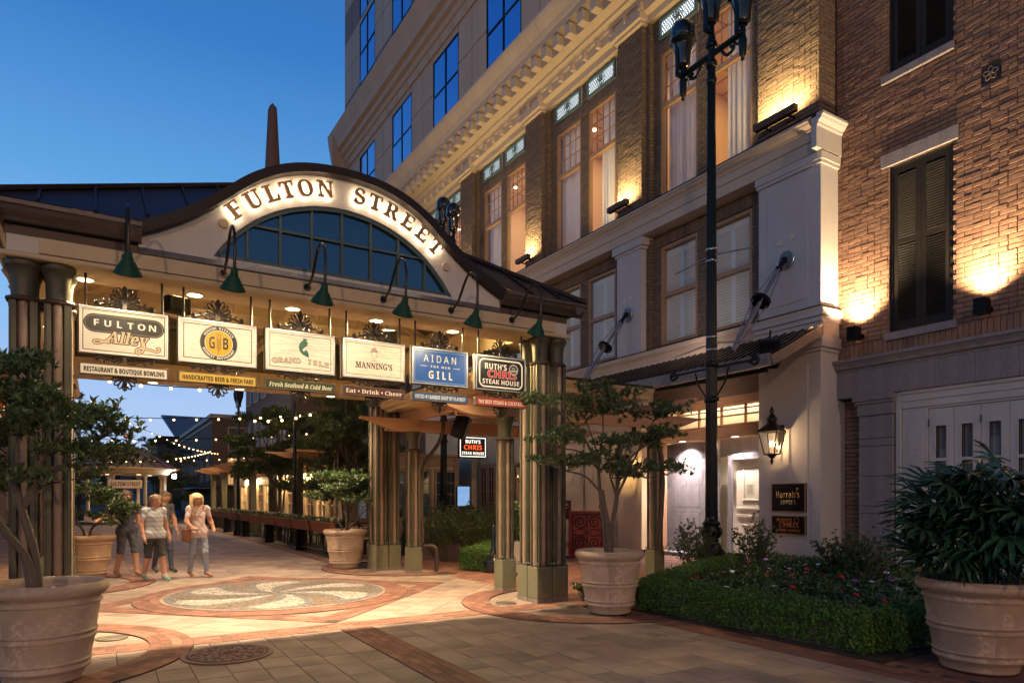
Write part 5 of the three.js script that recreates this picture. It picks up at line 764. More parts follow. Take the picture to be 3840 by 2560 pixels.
  for (const zc of [-22.1, -23.8]) { const f = []; for (const s of [-1, 1]) { const p = zc + (s < 0 ? -0.62 : 0.02), q = p + 0.6; f.push(rb(13.40, 13.46, 0.1, 2.9, p, p + 0.1, 0.005), rb(13.40, 13.46, 0.1, 2.9, q - 0.1, q, 0.005), rb(13.40, 13.46, 2.75, 2.9, p + 0.1, q - 0.1, 0.005), rb(13.40, 13.46, 0.1, 0.9, p + 0.1, q - 0.1, 0.005)); for (let k = 1; k < 4; k++) f.push(bx(13.41, 13.45, 0.9 + k * 0.46, 0.93 + k * 0.46, p + 0.1, q - 0.1)); f.push(bx(13.41, 13.45, 0.9, 2.75, (p + q) / 2 - 0.012, (p + q) / 2 + 0.012)); } part(g1, 'french_door', f, M.timber); part(g1, 'pane', bx(13.452, 13.458, 0.9, 2.75, zc - 0.55, zc + 0.55), M.darkglass); }
  // ---- awning
  const aw = thing('metal_awning', 'dark corrugated metal awning over the hotel entrance held by steel braces', 'awning');
  const zA = -16.2, zB = -8.72, A = [12.98, 5.20], B = [11.35, 4.42], ribs = [];
  part(aw, 'roof_sheet', runZ([[A[0], A[1]], [B[0], B[1]], [B[0], B[1] - 0.02], [A[0], A[1] - 0.02]], zA, zB), M.black);
  const nr = 34; for (let k = 0; k <= nr; k++) { const z = zA + (zB - zA) * k / nr; ribs.push(bar(V(A[0], A[1] + 0.018, z), V(B[0], B[1] + 0.018, z), 0.035, 0.036)); } ribs.forEach((g) => part(aw, 'rib', g, M.blackgloss));
  part(aw, 'edge_beam', [bar(V(A[0] - 0.05, A[1] - 0.12, zB), V(B[0], B[1] - 0.12, zB), 0.05, 0.2), rb(B[0] - 0.07, B[0] + 0.03, B[1] - 0.22, B[1] + 0.03, zA, zB, 0.01)], M.zinc);
  part(aw, 'gutter_pipe', rod(V(B[0] + 0.25, B[1] - 0.2, zA), V(B[0] + 0.25, B[1] - 0.24, zB - 0.3), 0.05, 10), M.black);
  part(aw, 'purlin', [0.25, 0.5, 0.75].map((t) => bx(A[0] + (B[0] - A[0]) * t - 0.03, A[0] + (B[0] - A[0]) * t + 0.03, A[1] + (B[1] - A[1]) * t - 0.12, A[1] + (B[1] - A[1]) * t - 0.03, zA, zB)), M.brownmetal);
  const brace = (z, y0, label) => {
    const t = thing('steel_brace', label, 'steel brace', [PF - 0.03, y0, z], 'steel braces of the awning');
    const disc = NI(new THREE.CylinderGeometry(0.185, 0.185, 0.035, 28)); disc.rotateZ(Math.PI / 2); disc.translate(-0.05, 0, 0);
    const tor = NI(new THREE.TorusGeometry(0.20, 0.022, 8, 32)); tor.rotateY(Math.PI / 2); tor.translate(-0.04, 0, 0); tor.deleteAttribute('uv');
    part(t, 'wall_disc', [triUV(disc)], M.zinc); part(t, 'wall_ring', triUV(tor), M.chrome);
    const a = V(-0.12, -0.02, 0.0), b = V(-1.72, -2.2, -0.05), dir = b.clone().sub(a).normalize(), hub = a.clone().lerp(b, 0.47), col = a.clone().lerp(b, 0.10), q = new THREE.Quaternion().setFromUnitVectors(V(0, 1, 0), dir), pm = mat([0.30, 0.31, 0.34], 0.35, { metalness: 0.7 });
    part(t, 'clevis', [rb(-0.14, -0.05, -0.06, 0.06, -0.05, 0.05, 0.01), rod(a, col, 0.05, 10)], M.black);
    part(t, 'strut', rod(a.clone().lerp(b, 0.04), b, 0.046, 12), pm);
    const dd = (c, r, w) => { const g = NI(new THREE.CylinderGeometry(r, r, w, 28)); g.applyQuaternion(q); g.translate(c.x, c.y, c.z); return triUV(g); };
    part(t, 'spreader_disc', [dd(hub, 0.205, 0.035), dd(hub.clone().addScaledVector(dir, -0.05), 0.21, 0.02)], M.black); part(t, 'collar', dd(col, 0.075, 0.04), M.black);
    const u = V(0, 0, 1), v = dir.clone().cross(u); for (let k = 0; k < 4; k++) { const w = k * Math.PI / 2 + 0.6, off = u.clone().multiplyScalar(Math.cos(w) * 0.165).addScaledVector(v, Math.sin(w) * 0.165), o2 = off.clone().multiplyScalar(0.38); part(t, 'cable', [rod(col.clone().add(o2), hub.clone().add(off), 0.012, 6), rod(hub.clone().add(off), b.clone().add(o2.multiplyScalar(0.5)), 0.012, 6)], pm); }
  };
  brace(-9.69, 6.88, 'steel brace with spreader disc fixed to the grey corner pier'); brace(-14.98, 6.87, 'steel brace with spreader disc fixed to the white pier behind the gateway');
  const spk = thing('loudspeaker', 'black loudspeaker hung under the end of the awning', 'loudspeaker', [12.05, 4.62, -9.3], undefined, 0.5);
  part(spk, 'cabinet', (() => { const g = rb(-0.2, 0.2, -0.3, 0.3, -0.18, 0.18, 0.03); g.rotateZ(0.35); return g; })(), M.black); part(spk, 'bracket', rod(V(0, 0.2, 0), V(0.1, 0.5, 0.0), 0.02), M.black);
}
{ // ---- tube light under the awning
  const t = thing('awning_light', 'long tube light under the metal awning', 'tube light', [12.3, 4.66, -11.9]); part(t, 'housing', rb(-0.08, 0.08, 0, 0.06, -1.2, 1.2, 0.01), M.white); part(t, 'lamp_tube', bx(-0.04, 0.04, -0.02, 0, -1.15, 1.15), glow([1, 0.74, 0.62], 3));
  const l = new THREE.RectAreaLight(C(1, 0.72, 0.60), 26, 0.08, 2.3); l.position.set(0, -0.03, 0); l.lookAt(V(12.9, 3.4, -11.9)); l.name = 'awning_tube_light'; t.add(l);
}
{ // ---- lanterns
  const proto = thing('gas_lantern', 'black gas lantern with flame on the pale corner pier', 'lantern', [12.80, 2.36, -9.82], 'gas lanterns along the facade');
  const hex = (r0, r1, y0, y1) => { const g = NI(new THREE.CylinderGeometry(r1, r0, y1 - y0, 4, 1)); g.rotateY(Math.PI / 4 + 0.2); g.translate(0, (y0 + y1) / 2, 0); return triUV(g); };
  const fr = []; for (let k = 0; k < 4; k++) { const a = k * Math.PI / 2 + Math.PI / 4 + 0.2 - Math.PI / 4 * 0 , c = [Math.sin(a), Math.cos(a)]; fr.push(bar(V(c[0] * 0.17, 0.19, c[1] * 0.17), V(c[0] * 0.30, 0.70, c[1] * 0.30), 0.024, 0.024)); const b2 = a + Math.PI / 2, d = [Math.sin(b2), Math.cos(b2)]; fr.push(bar(V(c[0] * 0.17, 0.19, c[1] * 0.17), V(d[0] * 0.17, 0.19, d[1] * 0.17), 0.024, 0.024), bar(V(c[0] * 0.30, 0.70, c[1] * 0.30), V(d[0] * 0.30, 0.70, d[1] * 0.30), 0.03, 0.03)); }
  part(proto, 'frame', fr, M.iron);
  part(proto, 'roof', [hex(0.335, 0.12, 0.705, 0.86), hex(0.12, 0.10, 0.86, 0.93), lathe([[0.1, 0.93], [0.125, 0.95], [0.10, 1.0], [0.07, 1.03], [0.075, 1.06], [0.03, 1.09], [0.05, 1.13], [0.045, 1.18], [0.0, 1.27]], 14)], M.iron);
  part(proto, 'base', [lathe([[0, -0.06], [0.03, 0], [0.045, 0.04], [0.02, 0.09], [0.06, 0.12], [0.09, 0.16], [0.12, 0.19], [0, 0.19]], 14)], M.iron);
  part(proto, 'wall_arm', [rb(0.28, 0.36, 0.48, 0.86, -0.07, 0.07, 0.01), bar(V(0.3, 0.8, 0), V(0.1, 0.78, 0), 0.04, 0.04), bar(V(0.3, 0.52, 0), V(0.15, 0.24, 0), 0.025, 0.025)], M.iron);
  for (let k = 0; k < 4; k++) { const a = k * Math.PI / 2 + Math.PI / 4 + 0.2, b2 = a + Math.PI / 2, P = (t, r, y) => [Math.sin(t) * r, y, Math.cos(t) * r], q = [P(a, 0.165, 0.2), P(b2, 0.165, 0.2), P(b2, 0.295, 0.69), P(a, 0.295, 0.69)], g = new THREE.BufferGeometry(); g.setAttribute('position', new THREE.Float32BufferAttribute([...q[0], ...q[1], ...q[2], ...q[0], ...q[2], ...q[3]], 3)); g.computeVertexNormals(); part(proto, 'pane', triUV(g), M.pane); }
  part(proto, 'burner', [cyl(0, 0.19, 0.36, 0, 0.012, 0.012, 8), bar(V(0, 0.36, -0.04), V(0, 0.36, 0.04), 0.012, 0.012)], M.bronze);
  const fl = lathe([[0, 0], [0.016, 0.02], [0.02, 0.045], [0.012, 0.085], [0, 0.13]], 10);
  for (const z of [-0.035, 0.035]) part(proto, 'flame', mv(fl.clone(), 0, 0.365, z), glow([1, 0.66, 0.28], 26));
  const all = [proto, copy(proto, [12.75, 1.95, -20.05], 0, 'black gas lantern with flame glimpsed under the pergola behind the lit screen'), copy(proto, [12.75, 1.95, -14.95], 0, 'black gas lantern half hidden behind the potted tree')];
  all.forEach((o, i) => lamp(o, 'point', [1, 0.62, 0.3], i ? 4 : 2.6, [-0.02, 0.43, 0], { radius: 2, name: 'flame_light' }));
}
{ // ---- plaques
  const plaque = (y0, y1, label, draw, ww, hh) => { const t = thing('wall_plaque', label, 'plaque', [13.11, (y0 + y1) / 2, -9.62], 'black plaques on the corner pier'); const w = 0.87, h = y1 - y0; part(t, 'panel', rb(-0.02, 0.03, -h / 2, h / 2, -w / 2, w / 2, 0.004), M.black); part(t, 'border', [rb(-0.026, -0.0, h / 2 - 0.018, h / 2, -w / 2, w / 2, 0.003), rb(-0.026, 0, -h / 2, -h / 2 + 0.018, -w / 2, w / 2, 0.003), rb(-0.026, 0, -h / 2 + 0.018, h / 2 - 0.018, -w / 2, -w / 2 + 0.018, 0.003), rb(-0.026, 0, -h / 2 + 0.018, h / 2 - 0.018, w / 2 - 0.018, w / 2, 0.003)], M.bronze); return [t, w, h]; };
  const txt = (t, s, f, size, zc, yc, width, m, name = 'lettering') => { const g = new TextGeometry(s, { font: font[f], size, depth: 0.012, curveSegments: 4 }); g.computeBoundingBox(); const b = g.boundingBox, k = width / (b.max.x - b.min.x); g.translate(-(b.min.x + b.max.x) / 2, -(b.min.y + b.max.y) / 2, 0); g.scale(k, 1, 1); g.rotateY(-Math.PI / 2); g.translate(-0.022, yc, zc); part(t, name, triUV(NI(g)), m); };
  const gold = mat([0.75, 0.62, 0.36], 0.25, { metalness: 1 }), cop = mat([0.5, 0.22, 0.10], 0.35, { metalness: 0.9 });
  const [a] = plaque(1.27, 1.91, 'black plaque with gold Harrah’s HOTEL lettering', null); txt(a, 'Harrah’s', 'sans_bold', 0.15, 0, 0.07, 0.60, gold); txt(a, 'HOTEL', 'serif_bold', 0.085, 0.02, -0.10, 0.40, mat([0.7, 0.75, 0.72], 0.25, { metalness: 1 }));
  { const s = new THREE.Shape(); for (let k = 0; k < 10; k++) { const an = Math.PI / 2 + k * Math.PI / 5, r = k % 2 ? 0.018 : 0.045; (k ? s.lineTo : s.moveTo).call(s, Math.cos(an) * r, Math.sin(an) * r); } const g = NI(new THREE.ExtrudeGeometry(s, { depth: 0.01, bevelEnabled: false })); g.rotateY(-Math.PI / 2); g.translate(-0.022, 0.19, 0.24); part(a, 'star', triUV(g), gold); }
  const [b] = plaque(0.77, 1.19, 'black plaque with copper RUTH’S CHRIS STEAK HOUSE lettering', null); txt(b, 'RUTH’S', 'sans_bold', 0.075, -0.09, 0.11, 0.38, cop); txt(b, 'CHRIS', 'sans_bold', 0.11, 0.02, 0.005, 0.50, cop); txt(b, 'STEAK HOUSE', 'sans_bold', 0.06, 0, -0.115, 0.62, cop);
  { const g = NI(new THREE.TorusGeometry(0.055, 0.006, 6, 20)); g.rotateY(Math.PI / 2); g.translate(-0.024, 0.11, 0.22); g.deleteAttribute('uv'); part(b, 'seal', triUV(g), cop); }
}
{ // ---- tall street lamp in the bed
  const t = thing('street_lamp', 'tall black street lamp with three globe heads standing in the flower bed', 'street lamp', [10.91, 0, -9.85]);
  part(t, 'base', lathe([[0.36, 0], [0.36, 0.06], [0.33, 0.1], [0.30, 0.32], [0.27, 0.5], [0.30, 0.54], [0.33, 0.60], [0.34, 0.66], [0.31, 0.72], [0.25, 0.80], [0.20, 0.90], [0.17, 0.98], [0.20, 1.0], [0.20, 1.03], [0.165, 1.05], [0.18, 1.12], [0.215, 1.22], [0.22, 1.32], [0.20, 1.42], [0.215, 1.46], [0.235, 1.50], [0.235, 1.54], [0.18, 1.57], [0.165, 1.7]], 28).scale(0.8, 0.7, 0.8), M.polegreen);
  const bead = []; for (let k = 0; k < 26; k++) { const a = k / 26 * 2 * Math.PI; bead.push(sph(Math.cos(a) * 0.33, 0.64, Math.sin(a) * 0.33, 0.035, 6)); } for (let k = 0; k < 10; k++) { const a = k / 10 * 2 * Math.PI; bead.push(limb([V(Math.cos(a) * 0.18, 1.08, Math.sin(a) * 0.18), V(Math.cos(a) * 0.245, 1.24, Math.sin(a) * 0.245), V(Math.cos(a) * 0.22, 1.4, Math.sin(a) * 0.22)], [0.03, 0.045, 0.015], 5, 5)); } part(t, 'base_ornament', merge(bead).scale(0.8, 0.7, 0.8), M.polegreen);
  const fl = []; for (let k = 0; k < 14; k++) { const a = k / 14 * 2 * Math.PI; fl.push(limb([V(Math.cos(a) * 0.112, 1.1, Math.sin(a) * 0.112), V(Math.cos(a) * 0.068, 10.6, Math.sin(a) * 0.068)], [0.02, 0.014], 2, 5)); } part(t, 'pole', [cyl(0, 1.05, 11.2, 0, 0.112, 0.068, 20), ...fl], M.polegreen);
  part(t, 'collar', [[4.36, 0.14], [3.62, 0.145], [10.6, 0.11], [10.25, 0.1], [11.0, 0.11]].map(([y, r]) => lathe([[0.08, y - 0.07], [r, y - 0.06], [r + 0.01, y], [r, y + 0.06], [0.08, y + 0.07]], 20)), M.polegreen);
  for (const y of [6.74, 6.5, 4.92, 4.66]) part(t, 'steel_band', lathe([[0.08, y - 0.02], [0.118, y - 0.02], [0.118, y + 0.02], [0.08, y + 0.02]], 20), M.chrome);
  for (const y of [6.62, 4.79]) for (const s of [-1, 1]) part(t, 'banner_arm', rod(V(0, y, s * 0.1), V(s * 0.05, y - 0.12, s * 1.0), 0.016, 6), mat([0.35, 0.33, 0.33], 0.4, { metalness: 0.6 }));
  // cross arm with scrolls runs along the facade direction
  part(t, 'cross_arm', [rod(V(0, 10.80, -0.8), V(0, 10.80, 0.8), 0.065, 12), ...[-1, 1].flatMap((s) => [tube([V(0, 10.75, s * 0.25), V(0, 10.57, s * 0.42), V(0, 10.63, s * 0.6), V(0, 10.69, s * 0.5)], 0.035, 16, 6), tube([V(0, 10.75, s * 0.55), V(0, 10.63, s * 0.72), V(0, 10.69, s * 0.85)], 0.03, 12, 6)])], M.polegreen);
  const head = (x, y, z) => { const h = sub(t, 'lamp_head'); h.position.set(x, y, z);
    part(h, 'stem', [lathe([[0, -0.62], [0.04, -0.58], [0.03, -0.52], [0.07, -0.48], [0.085, -0.2], [0.06, -0.12], [0.06, 0.1]], 14), bx(-0.2, -0.15, -0.1, 0.5, -0.04, 0.04), bx(-0.2, 0, -0.12, -0.06, -0.04, 0.04)], M.polegreen);
    part(h, 'body', lathe([[0.09, 0.1], [0.15, 0.16], [0.17, 0.4], [0.21, 0.55], [0.22, 0.62], [0.285, 0.66], [0.285, 0.72], [0.25, 0.74]], 24), M.blackgloss); part(h, 'globe', lathe([[0.25, 0.74], [0.27, 0.8], [0.265, 0.92], [0.23, 1.02], [0.15, 1.10], [0, 1.13]], 24), M.blackgloss); };
  head(0, 10.85, -0.8); head(0, 10.85, 0.8); head(0, 11.35, 0);
  const lb = sub(t, 'lower_bracket'); part(lb, 'arm', [rod(V(0, 4.28, -1.15), V(0, 4.28, 1.15), 0.03, 8), ...[-1, 1].flatMap((s) => [tube([V(0, 3.66, s * 0.12), V(0, 3.96, s * 0.35), V(0, 4.24, s * 0.45)], 0.022, 10, 6), tube([V(0, 4.26, s * 0.95), V(0, 4.18, s * 1.1), V(0, 4.28, s * 1.18), V(0, 4.36, s * 1.08), V(0, 4.29, s * 1.02)], 0.03, 14, 6)])], M.polegreen);
  copy(t, [10.75, 0, -22.3], 0, 'tall black street lamp whose globe heads peek out behind the gateway arch');
}
// ================================================================ POTS AND PLANTS
const leafGeo = (len, w, bend = 0.25) => { const g = new THREE.BufferGeometry(), b = bend * len; g.setAttribute('position', new THREE.Float32BufferAttribute([0, 0, 0, -w / 2, b * 0.6, len * 0.5, 0, b * 0.25, len * 0.5, 0, 0, 0, 0, b * 0.25, len * 0.5, w / 2, b * 0.6, len * 0.5, -w / 2, b * 0.6, len * 0.5, 0, -b * 0.2, len, 0, b * 0.25, len * 0.5, 0, b * 0.25, len * 0.5, 0, -b * 0.2, len, w / 2, b * 0.6, len * 0.5], 3)); g.computeVertexNormals(); return triUV(g); };
// rosette of k leaves round a twig tip
const sprig = (k, len, w, tilt) => { const out = []; for (let i = 0; i < k; i++) { const g = leafGeo(len * (0.8 + 0.35 * hash2(i, k, 9)), w); g.rotateX(-tilt * (0.4 + 0.9 * hash2(i, k, 8))); g.rotateY(i / k * 2 * Math.PI + hash2(i, 3, k)); g.translate(0, hash2(i, 5, k) * len * 0.35, 0); out.push(g); } return merge(out); };
function scatter(parent, name, geo, m, list, tone = [0.75, 1.25]) {
  const im = new THREE.InstancedMesh(geo, m, list.length), o = new THREE.Object3D(), c = new THREE.Color();
  list.forEach((p, i) => { o.position.copy(p.p); o.rotation.set(p.rx ?? 0, p.ry ?? 0, p.rz ?? 0); o.scale.setScalar(p.s ?? 1); o.updateMatrix(); im.setMatrixAt(i, o.matrix); const k = rr(...tone); c.setRGB(k * rr(0.85, 1.2), k, k * rr(0.8, 1.05)); im.setColorAt(i, c); });
  im.name = name; im.castShadow = im.receiveShadow = true; im.userData.kind = 'stuff'; parent.add(im); return im;
}
const potProfile = (R, H) => { const p = [[0, 0.0], [R * 0.62, 0.0], [R * 0.635, 0.02], [R * 0.645, 0.06]], bump = (y, r, a) => p.push([r, y - a * 1.1], [r + a * 0.75, y - a * 0.6], [r + a, y], [r + a * 0.75, y + a * 0.6], [r + 0.004, y + a * 1.05]), rad = (y) => R * (0.645 + 0.315 * Math.pow(y / H, 0.72)); bump(0.125, rad(0.125), 0.022); bump(0.18, rad(0.18), 0.016); p.push([rad(0.27), 0.27]); bump(0.385, rad(0.385), 0.022); bump(0.435, rad(0.435), 0.018); p.push([rad(0.55), 0.55]); bump(H - 0.17, rad(H - 0.17), 0.02); p.push([rad(H - 0.12), H - 0.125], [R * 1.0, H - 0.11], [R * 1.055, H - 0.075], [R * 1.06, H - 0.045], [R * 1.03, H - 0.012], [R * 0.975, H], [R * 0.93, H - 0.012], [R * 0.90, H - 0.05], [R * 0.88, H - 0.16], [0, H - 0.17]); return p; };
function pot(x, z, R, H, label, m = M.clay) { const t = thing('planter_pot', label, 'planter pot', [x, 0.014, z], 'terracotta planter pots'); const g = lathe(potProfile(R, H), 44); part(t, 'pot', triUV(g, x, z), m); part(t, 'soil', cyl(0, H - 0.17, H - 0.15, 0, R * 0.875, R * 0.875, 28), M.soil); return t; }
// tree built of trunks that end in flat foliage clumps
function clumpTree(name, label, x, y, z, o) {
  const t = thing(name, label, 'tree', [x, y, z], o.group), wood = [], lv = []; reseed(o.seed);
  const fork = o.fork ?? 0.6;
  const stems = o.stems.map(([dx, dz, h, r]) => { const pts = [V(dx * 0.15, -0.12, dz * 0.15), V(dx * 0.35 + rr(-0.03, 0.03), h * 0.4, dz * 0.35 + rr(-0.03, 0.03)), V(dx * 0.8 + rr(-0.04, 0.04), h * 0.75, dz * 0.8), V(dx, h, dz)]; wood.push(limb(pts, [r, r * 0.85, r * 0.75, r * 0.6], 10, 8)); return { tip: V(dx, h, dz), mid: pts[2], r }; });
  for (const [cx, cy, cz, rx, ryy, n] of o.clumps) {
    const c = V(cx, cy, cz), s = stems.reduce((a, b) => (a.tip.distanceTo(c) < b.tip.distanceTo(c) ? a : b)), st = rnd() < 0.5 ? s.tip : s.mid;
    const m = st.clone().lerp(c, 0.5).add(V(rr(-0.06, 0.06), 0.05, rr(-0.06, 0.06))); wood.push(limb([st, m, c.clone().add(V(0, -ryy * 0.5, 0))], [s.r * 0.5, s.r * 0.36, s.r * 0.22], 7, 6));
    const twigs = Math.max(4, n / 34 | 0); const tips = [];
    for (let k = 0; k < twigs; k++) { const a = rnd() * 2 * Math.PI, q = Math.sqrt(rr(0.12, 1)), tip = c.clone().add(V(Math.cos(a) * rx * q, rr(-0.55, 1.0) * ryy * (1 - 0.5 * q), Math.sin(a) * rx * q)); tips.push(tip); wood.push(limb([c.clone().add(V(0, -ryy * 0.5, 0)), c.clone().lerp(tip, 0.5).add(V(0, rr(-0.04, 0.02), 0)), tip], [s.r * 0.2, s.r * 0.13, s.r * 0.06], 4, 4)); }
    for (let k = 0; k < n * (o.fill ?? 0.6); k++) { const tp = pick(tips), sp = o.spread ?? 0.16; lv.push({ p: tp.clone().add(V(rr(-1, 1) * sp, rr(-0.6, 0.8) * sp * 0.55, rr(-1, 1) * sp)), rx: rr(-0.7, 0.7), ry: rnd() * 6.28, rz: rr(-0.7, 0.7), s: rr(0.7, 1.25) }); }
  }
  part(t, 'trunk', wood, M.bark);
  scatter(t, 'crown', o.leaf, o.mat, lv, o.tone);
  return t;
}
const sp6 = sprig(5, 0.075, 0.031, 0.7), sp4 = sprig(4, 0.07, 0.03, 0.8);
pot(6.08, -7.32, 0.455, 0.86, 'terracotta pot beside the front right column cluster and hedge', M.clay2);
scene.children[scene.children.length - 1].userData.label = 'large terracotta pot between the front right column cluster and the hedge';
pot(-0.40, -7.2, 0.47, 0.86, 'large terracotta pot in front of the left column cluster', M.clay2);
pot(4.78, -15.0, 0.46, 0.86, 'terracotta pot beside the rear right column cluster and the railing', M.clay2);
pot(-0.16, -15.55, 0.46, 0.86, 'terracotta pot beside the rear left column cluster', M.clay);
pot(7.04, -3.12, 0.49, 0.84, 'terracotta pot holding the fan palm at the end of the hedge', M.clay);
clumpTree('potted_tree', 'small layered tree in the pot between the columns and the hedge', 6.08, 0.75, -7.32, { seed: 31, group: 'small trees in the terracotta pots', leaf: sp6, mat: L.dark, spread: 0.17, tone: [0.7, 1.5],
  stems: [[-0.28, 0.18, 0.95, 0.042], [-0.12, -0.1, 1.25, 0.036], [0.05, 0.1, 1.15, 0.04]],
  clumps: [[-0.55, 1.28, -0.25, 0.5, 0.14, 260], [-0.6, 1.62, -0.35, 0.44, 0.16, 240], [0.35, 1.18, 0.35, 0.48, 0.12, 260], [0.15, 1.62, 0.1, 0.55, 0.16, 320], [-0.35, 2.02, -0.1, 0.55, 0.18, 330], [0.45, 1.98, 0.4, 0.5, 0.14, 260], [-0.15, 2.28, 0.0, 0.42, 0.18, 260], [0.6, 1.75, 0.5, 0.28, 0.1, 110], [-0.6, 2.15, -0.4, 0.36, 0.14, 160], [-0.15, 1.35, 0.2, 0.3, 0.12, 110], [0.62, 1.26, 0.5, 0.25, 0.08, 90]] });
clumpTree('potted_tree', 'spreading small tree in the pot in front of the left columns', -0.40, 0.75, -7.2, { seed: 47, group: 'small trees in the terracotta pots', leaf: sp6, mat: L.dark, spread: 0.16, tone: [0.7, 1.5],
  stems: [[-0.35, 0.1, 0.8, 0.042], [-0.22, -0.12, 1.0, 0.045], [-0.5, -0.1, 1.05, 0.035]],
  clumps: [[-0.15, 1.75, -0.1, 0.45, 0.15, 300], [0.2, 1.6, -0.05, 0.42, 0.15, 300], [0.42, 1.48, -0.1, 0.3, 0.12, 170], [-0.35, 1.45, 0.0, 0.45, 0.14, 260], [0.2, 1.25, -0.05, 0.42, 0.12, 240], [-0.6, 1.9, 0.1, 0.45, 0.16, 260], [-0.25, 2.0, -0.2, 0.35, 0.14, 200], [0.45, 1.2, -0.1, 0.28, 0.1, 130], [0.05, 1.02, 0.0, 0.3, 0.08, 90], [-0.8, 1.5, 0.1, 0.4, 0.14, 200]] });
clumpTree('potted_tree', 'lit yellow green tree in the pot beside the rear right columns', 4.78, 0.75, -15.0, { seed: 53, group: 'small trees in the terracotta pots', leaf: sp6, mat: L.dark, spread: 0.14, tone: [0.8, 1.5],
  stems: [[-0.25, 0.1, 0.5, 0.03], [0.15, 0.0, 0.5, 0.03], [0.3, 0.1, 0.45, 0.025], [0, -0.1, 0.55, 0.03]],
  clumps: [[-0.35, 1.22, -0.1, 0.42, 0.15, 260], [0.1, 1.28, 0.0, 0.45, 0.15, 280], [-0.1, 1.0, 0.15, 0.5, 0.15, 260], [0.5, 0.82, 0.25, 0.38, 0.1, 180], [-0.5, 0.85, -0.2, 0.35, 0.12, 160], [0.05, 0.72, 0.2, 0.4, 0.1, 140], [0.75, 0.75, 0.35, 0.25, 0.07, 90]] });
clumpTree('potted_tree', 'bushy tree in the pot beside the rear left columns', -0.16, 0.75, -15.55, { seed: 59, group: 'small trees in the terracotta pots', leaf: sp6, mat: L.dark, spread: 0.14, tone: [0.7, 1.3],
  stems: [[-0.2, 0.0, 0.5, 0.03], [0.2, 0.0, 0.5, 0.03]],
  clumps: [[-0.2, 0.98, 0, 0.5, 0.16, 260], [0.25, 0.92, 0, 0.5, 0.16, 280], [0.55, 0.72, 0.1, 0.45, 0.13, 220], [0.2, 0.52, 0.1, 0.45, 0.13, 200], [0.8, 0.6, 0.2, 0.35, 0.1, 140], [0.4, 0.34, 0.1, 0.35, 0.1, 120]] });
{ // ---- lady palm in the right pot
  reseed(61); const t = thing('fan_palm', 'dense dark green fan palm growing in the terracotta pot by the hedge end', 'palm', [7.04, 0.68, -3.12]);
  const canes = [], fans = [], finger = (() => { const gs = []; const n = 8; for (let k = 0; k < n; k++) { const a = (k / (n - 1) - 0.5) * 2.5, len = 0.37 * (1 - 0.2 * Math.abs(a)), w = 0.044; const P = (d, o, y) => [Math.sin(a) * d + Math.cos(a) * o, y, Math.cos(a) * d - Math.sin(a) * o]; const v = [], q = (A, B, C2, D) => v.push(...A, ...B, ...C2, ...A, ...C2, ...D); const st = [[0, 0.004, 0], [0.35, w * 0.5, 0.02], [0.75, w * 0.45, 0.0], [1, w * 0.12, -0.05]]; for (let i = 0; i < 3; i++) { const [d0, h0, y0] = st[i], [d1, h1, y1] = st[i + 1]; q(P(d0 * len, -h0, y0 + 0.008), P(d0 * len, 0, y0), P(d1 * len, 0, y1), P(d1 * len, -h1, y1 + 0.008)); q(P(d0 * len, 0, y0), P(d0 * len, h0, y0 + 0.008), P(d1 * len, h1, y1 + 0.008), P(d1 * len, 0, y1)); } const g = new THREE.BufferGeometry(); g.setAttribute('position', new THREE.Float32BufferAttribute(v, 3)); g.computeVertexNormals(); gs.push(triUV(g)); } return merge(gs); })();
  for (let k = 0; k < 34; k++) { const a = rnd() * 6.28, q = Math.sqrt(rnd()), bx0 = V(Math.cos(a) * q * 0.32, 0, Math.sin(a) * q * 0.32), h = rr(0.6, 1.3) * (1.15 - 0.4 * q), tip = bx0.clone().multiplyScalar(1.2).setY(h); canes.push(limb([bx0, bx0.clone().lerp(tip, 0.5).add(V(rr(-0.03, 0.03), 0, rr(-0.03, 0.03))), tip], [0.013, 0.011, 0.008], 5, 5)); const nf = 6; for (let f = 0; f < nf; f++) { const b = rnd() * 6.28, yy = tip.clone().add(V(0, rr(-0.42, 0.05), 0)), out = yy.clone().add(V(Math.cos(b) * rr(0.12, 0.3), rr(0.02, 0.22), Math.sin(b) * rr(0.12, 0.3))); canes.push(limb([yy, yy.clone().lerp(out, 0.5).add(V(0, 0.04, 0)), out], [0.006, 0.005, 0.004], 3, 4)); fans.push({ p: out, ry: Math.PI / 2 - b + rr(-0.3, 0.3), rx: rr(0.05, 0.9), rz: rr(-0.35, 0.35), s: rr(0.8, 1.2) }); } }
  part(t, 'cane', canes, M.bark); const im = scatter(t, 'frond', finger, L.palm, fans, [0.7, 1.5]); im.userData = {}; im.userData.kind = 'stuff';
}
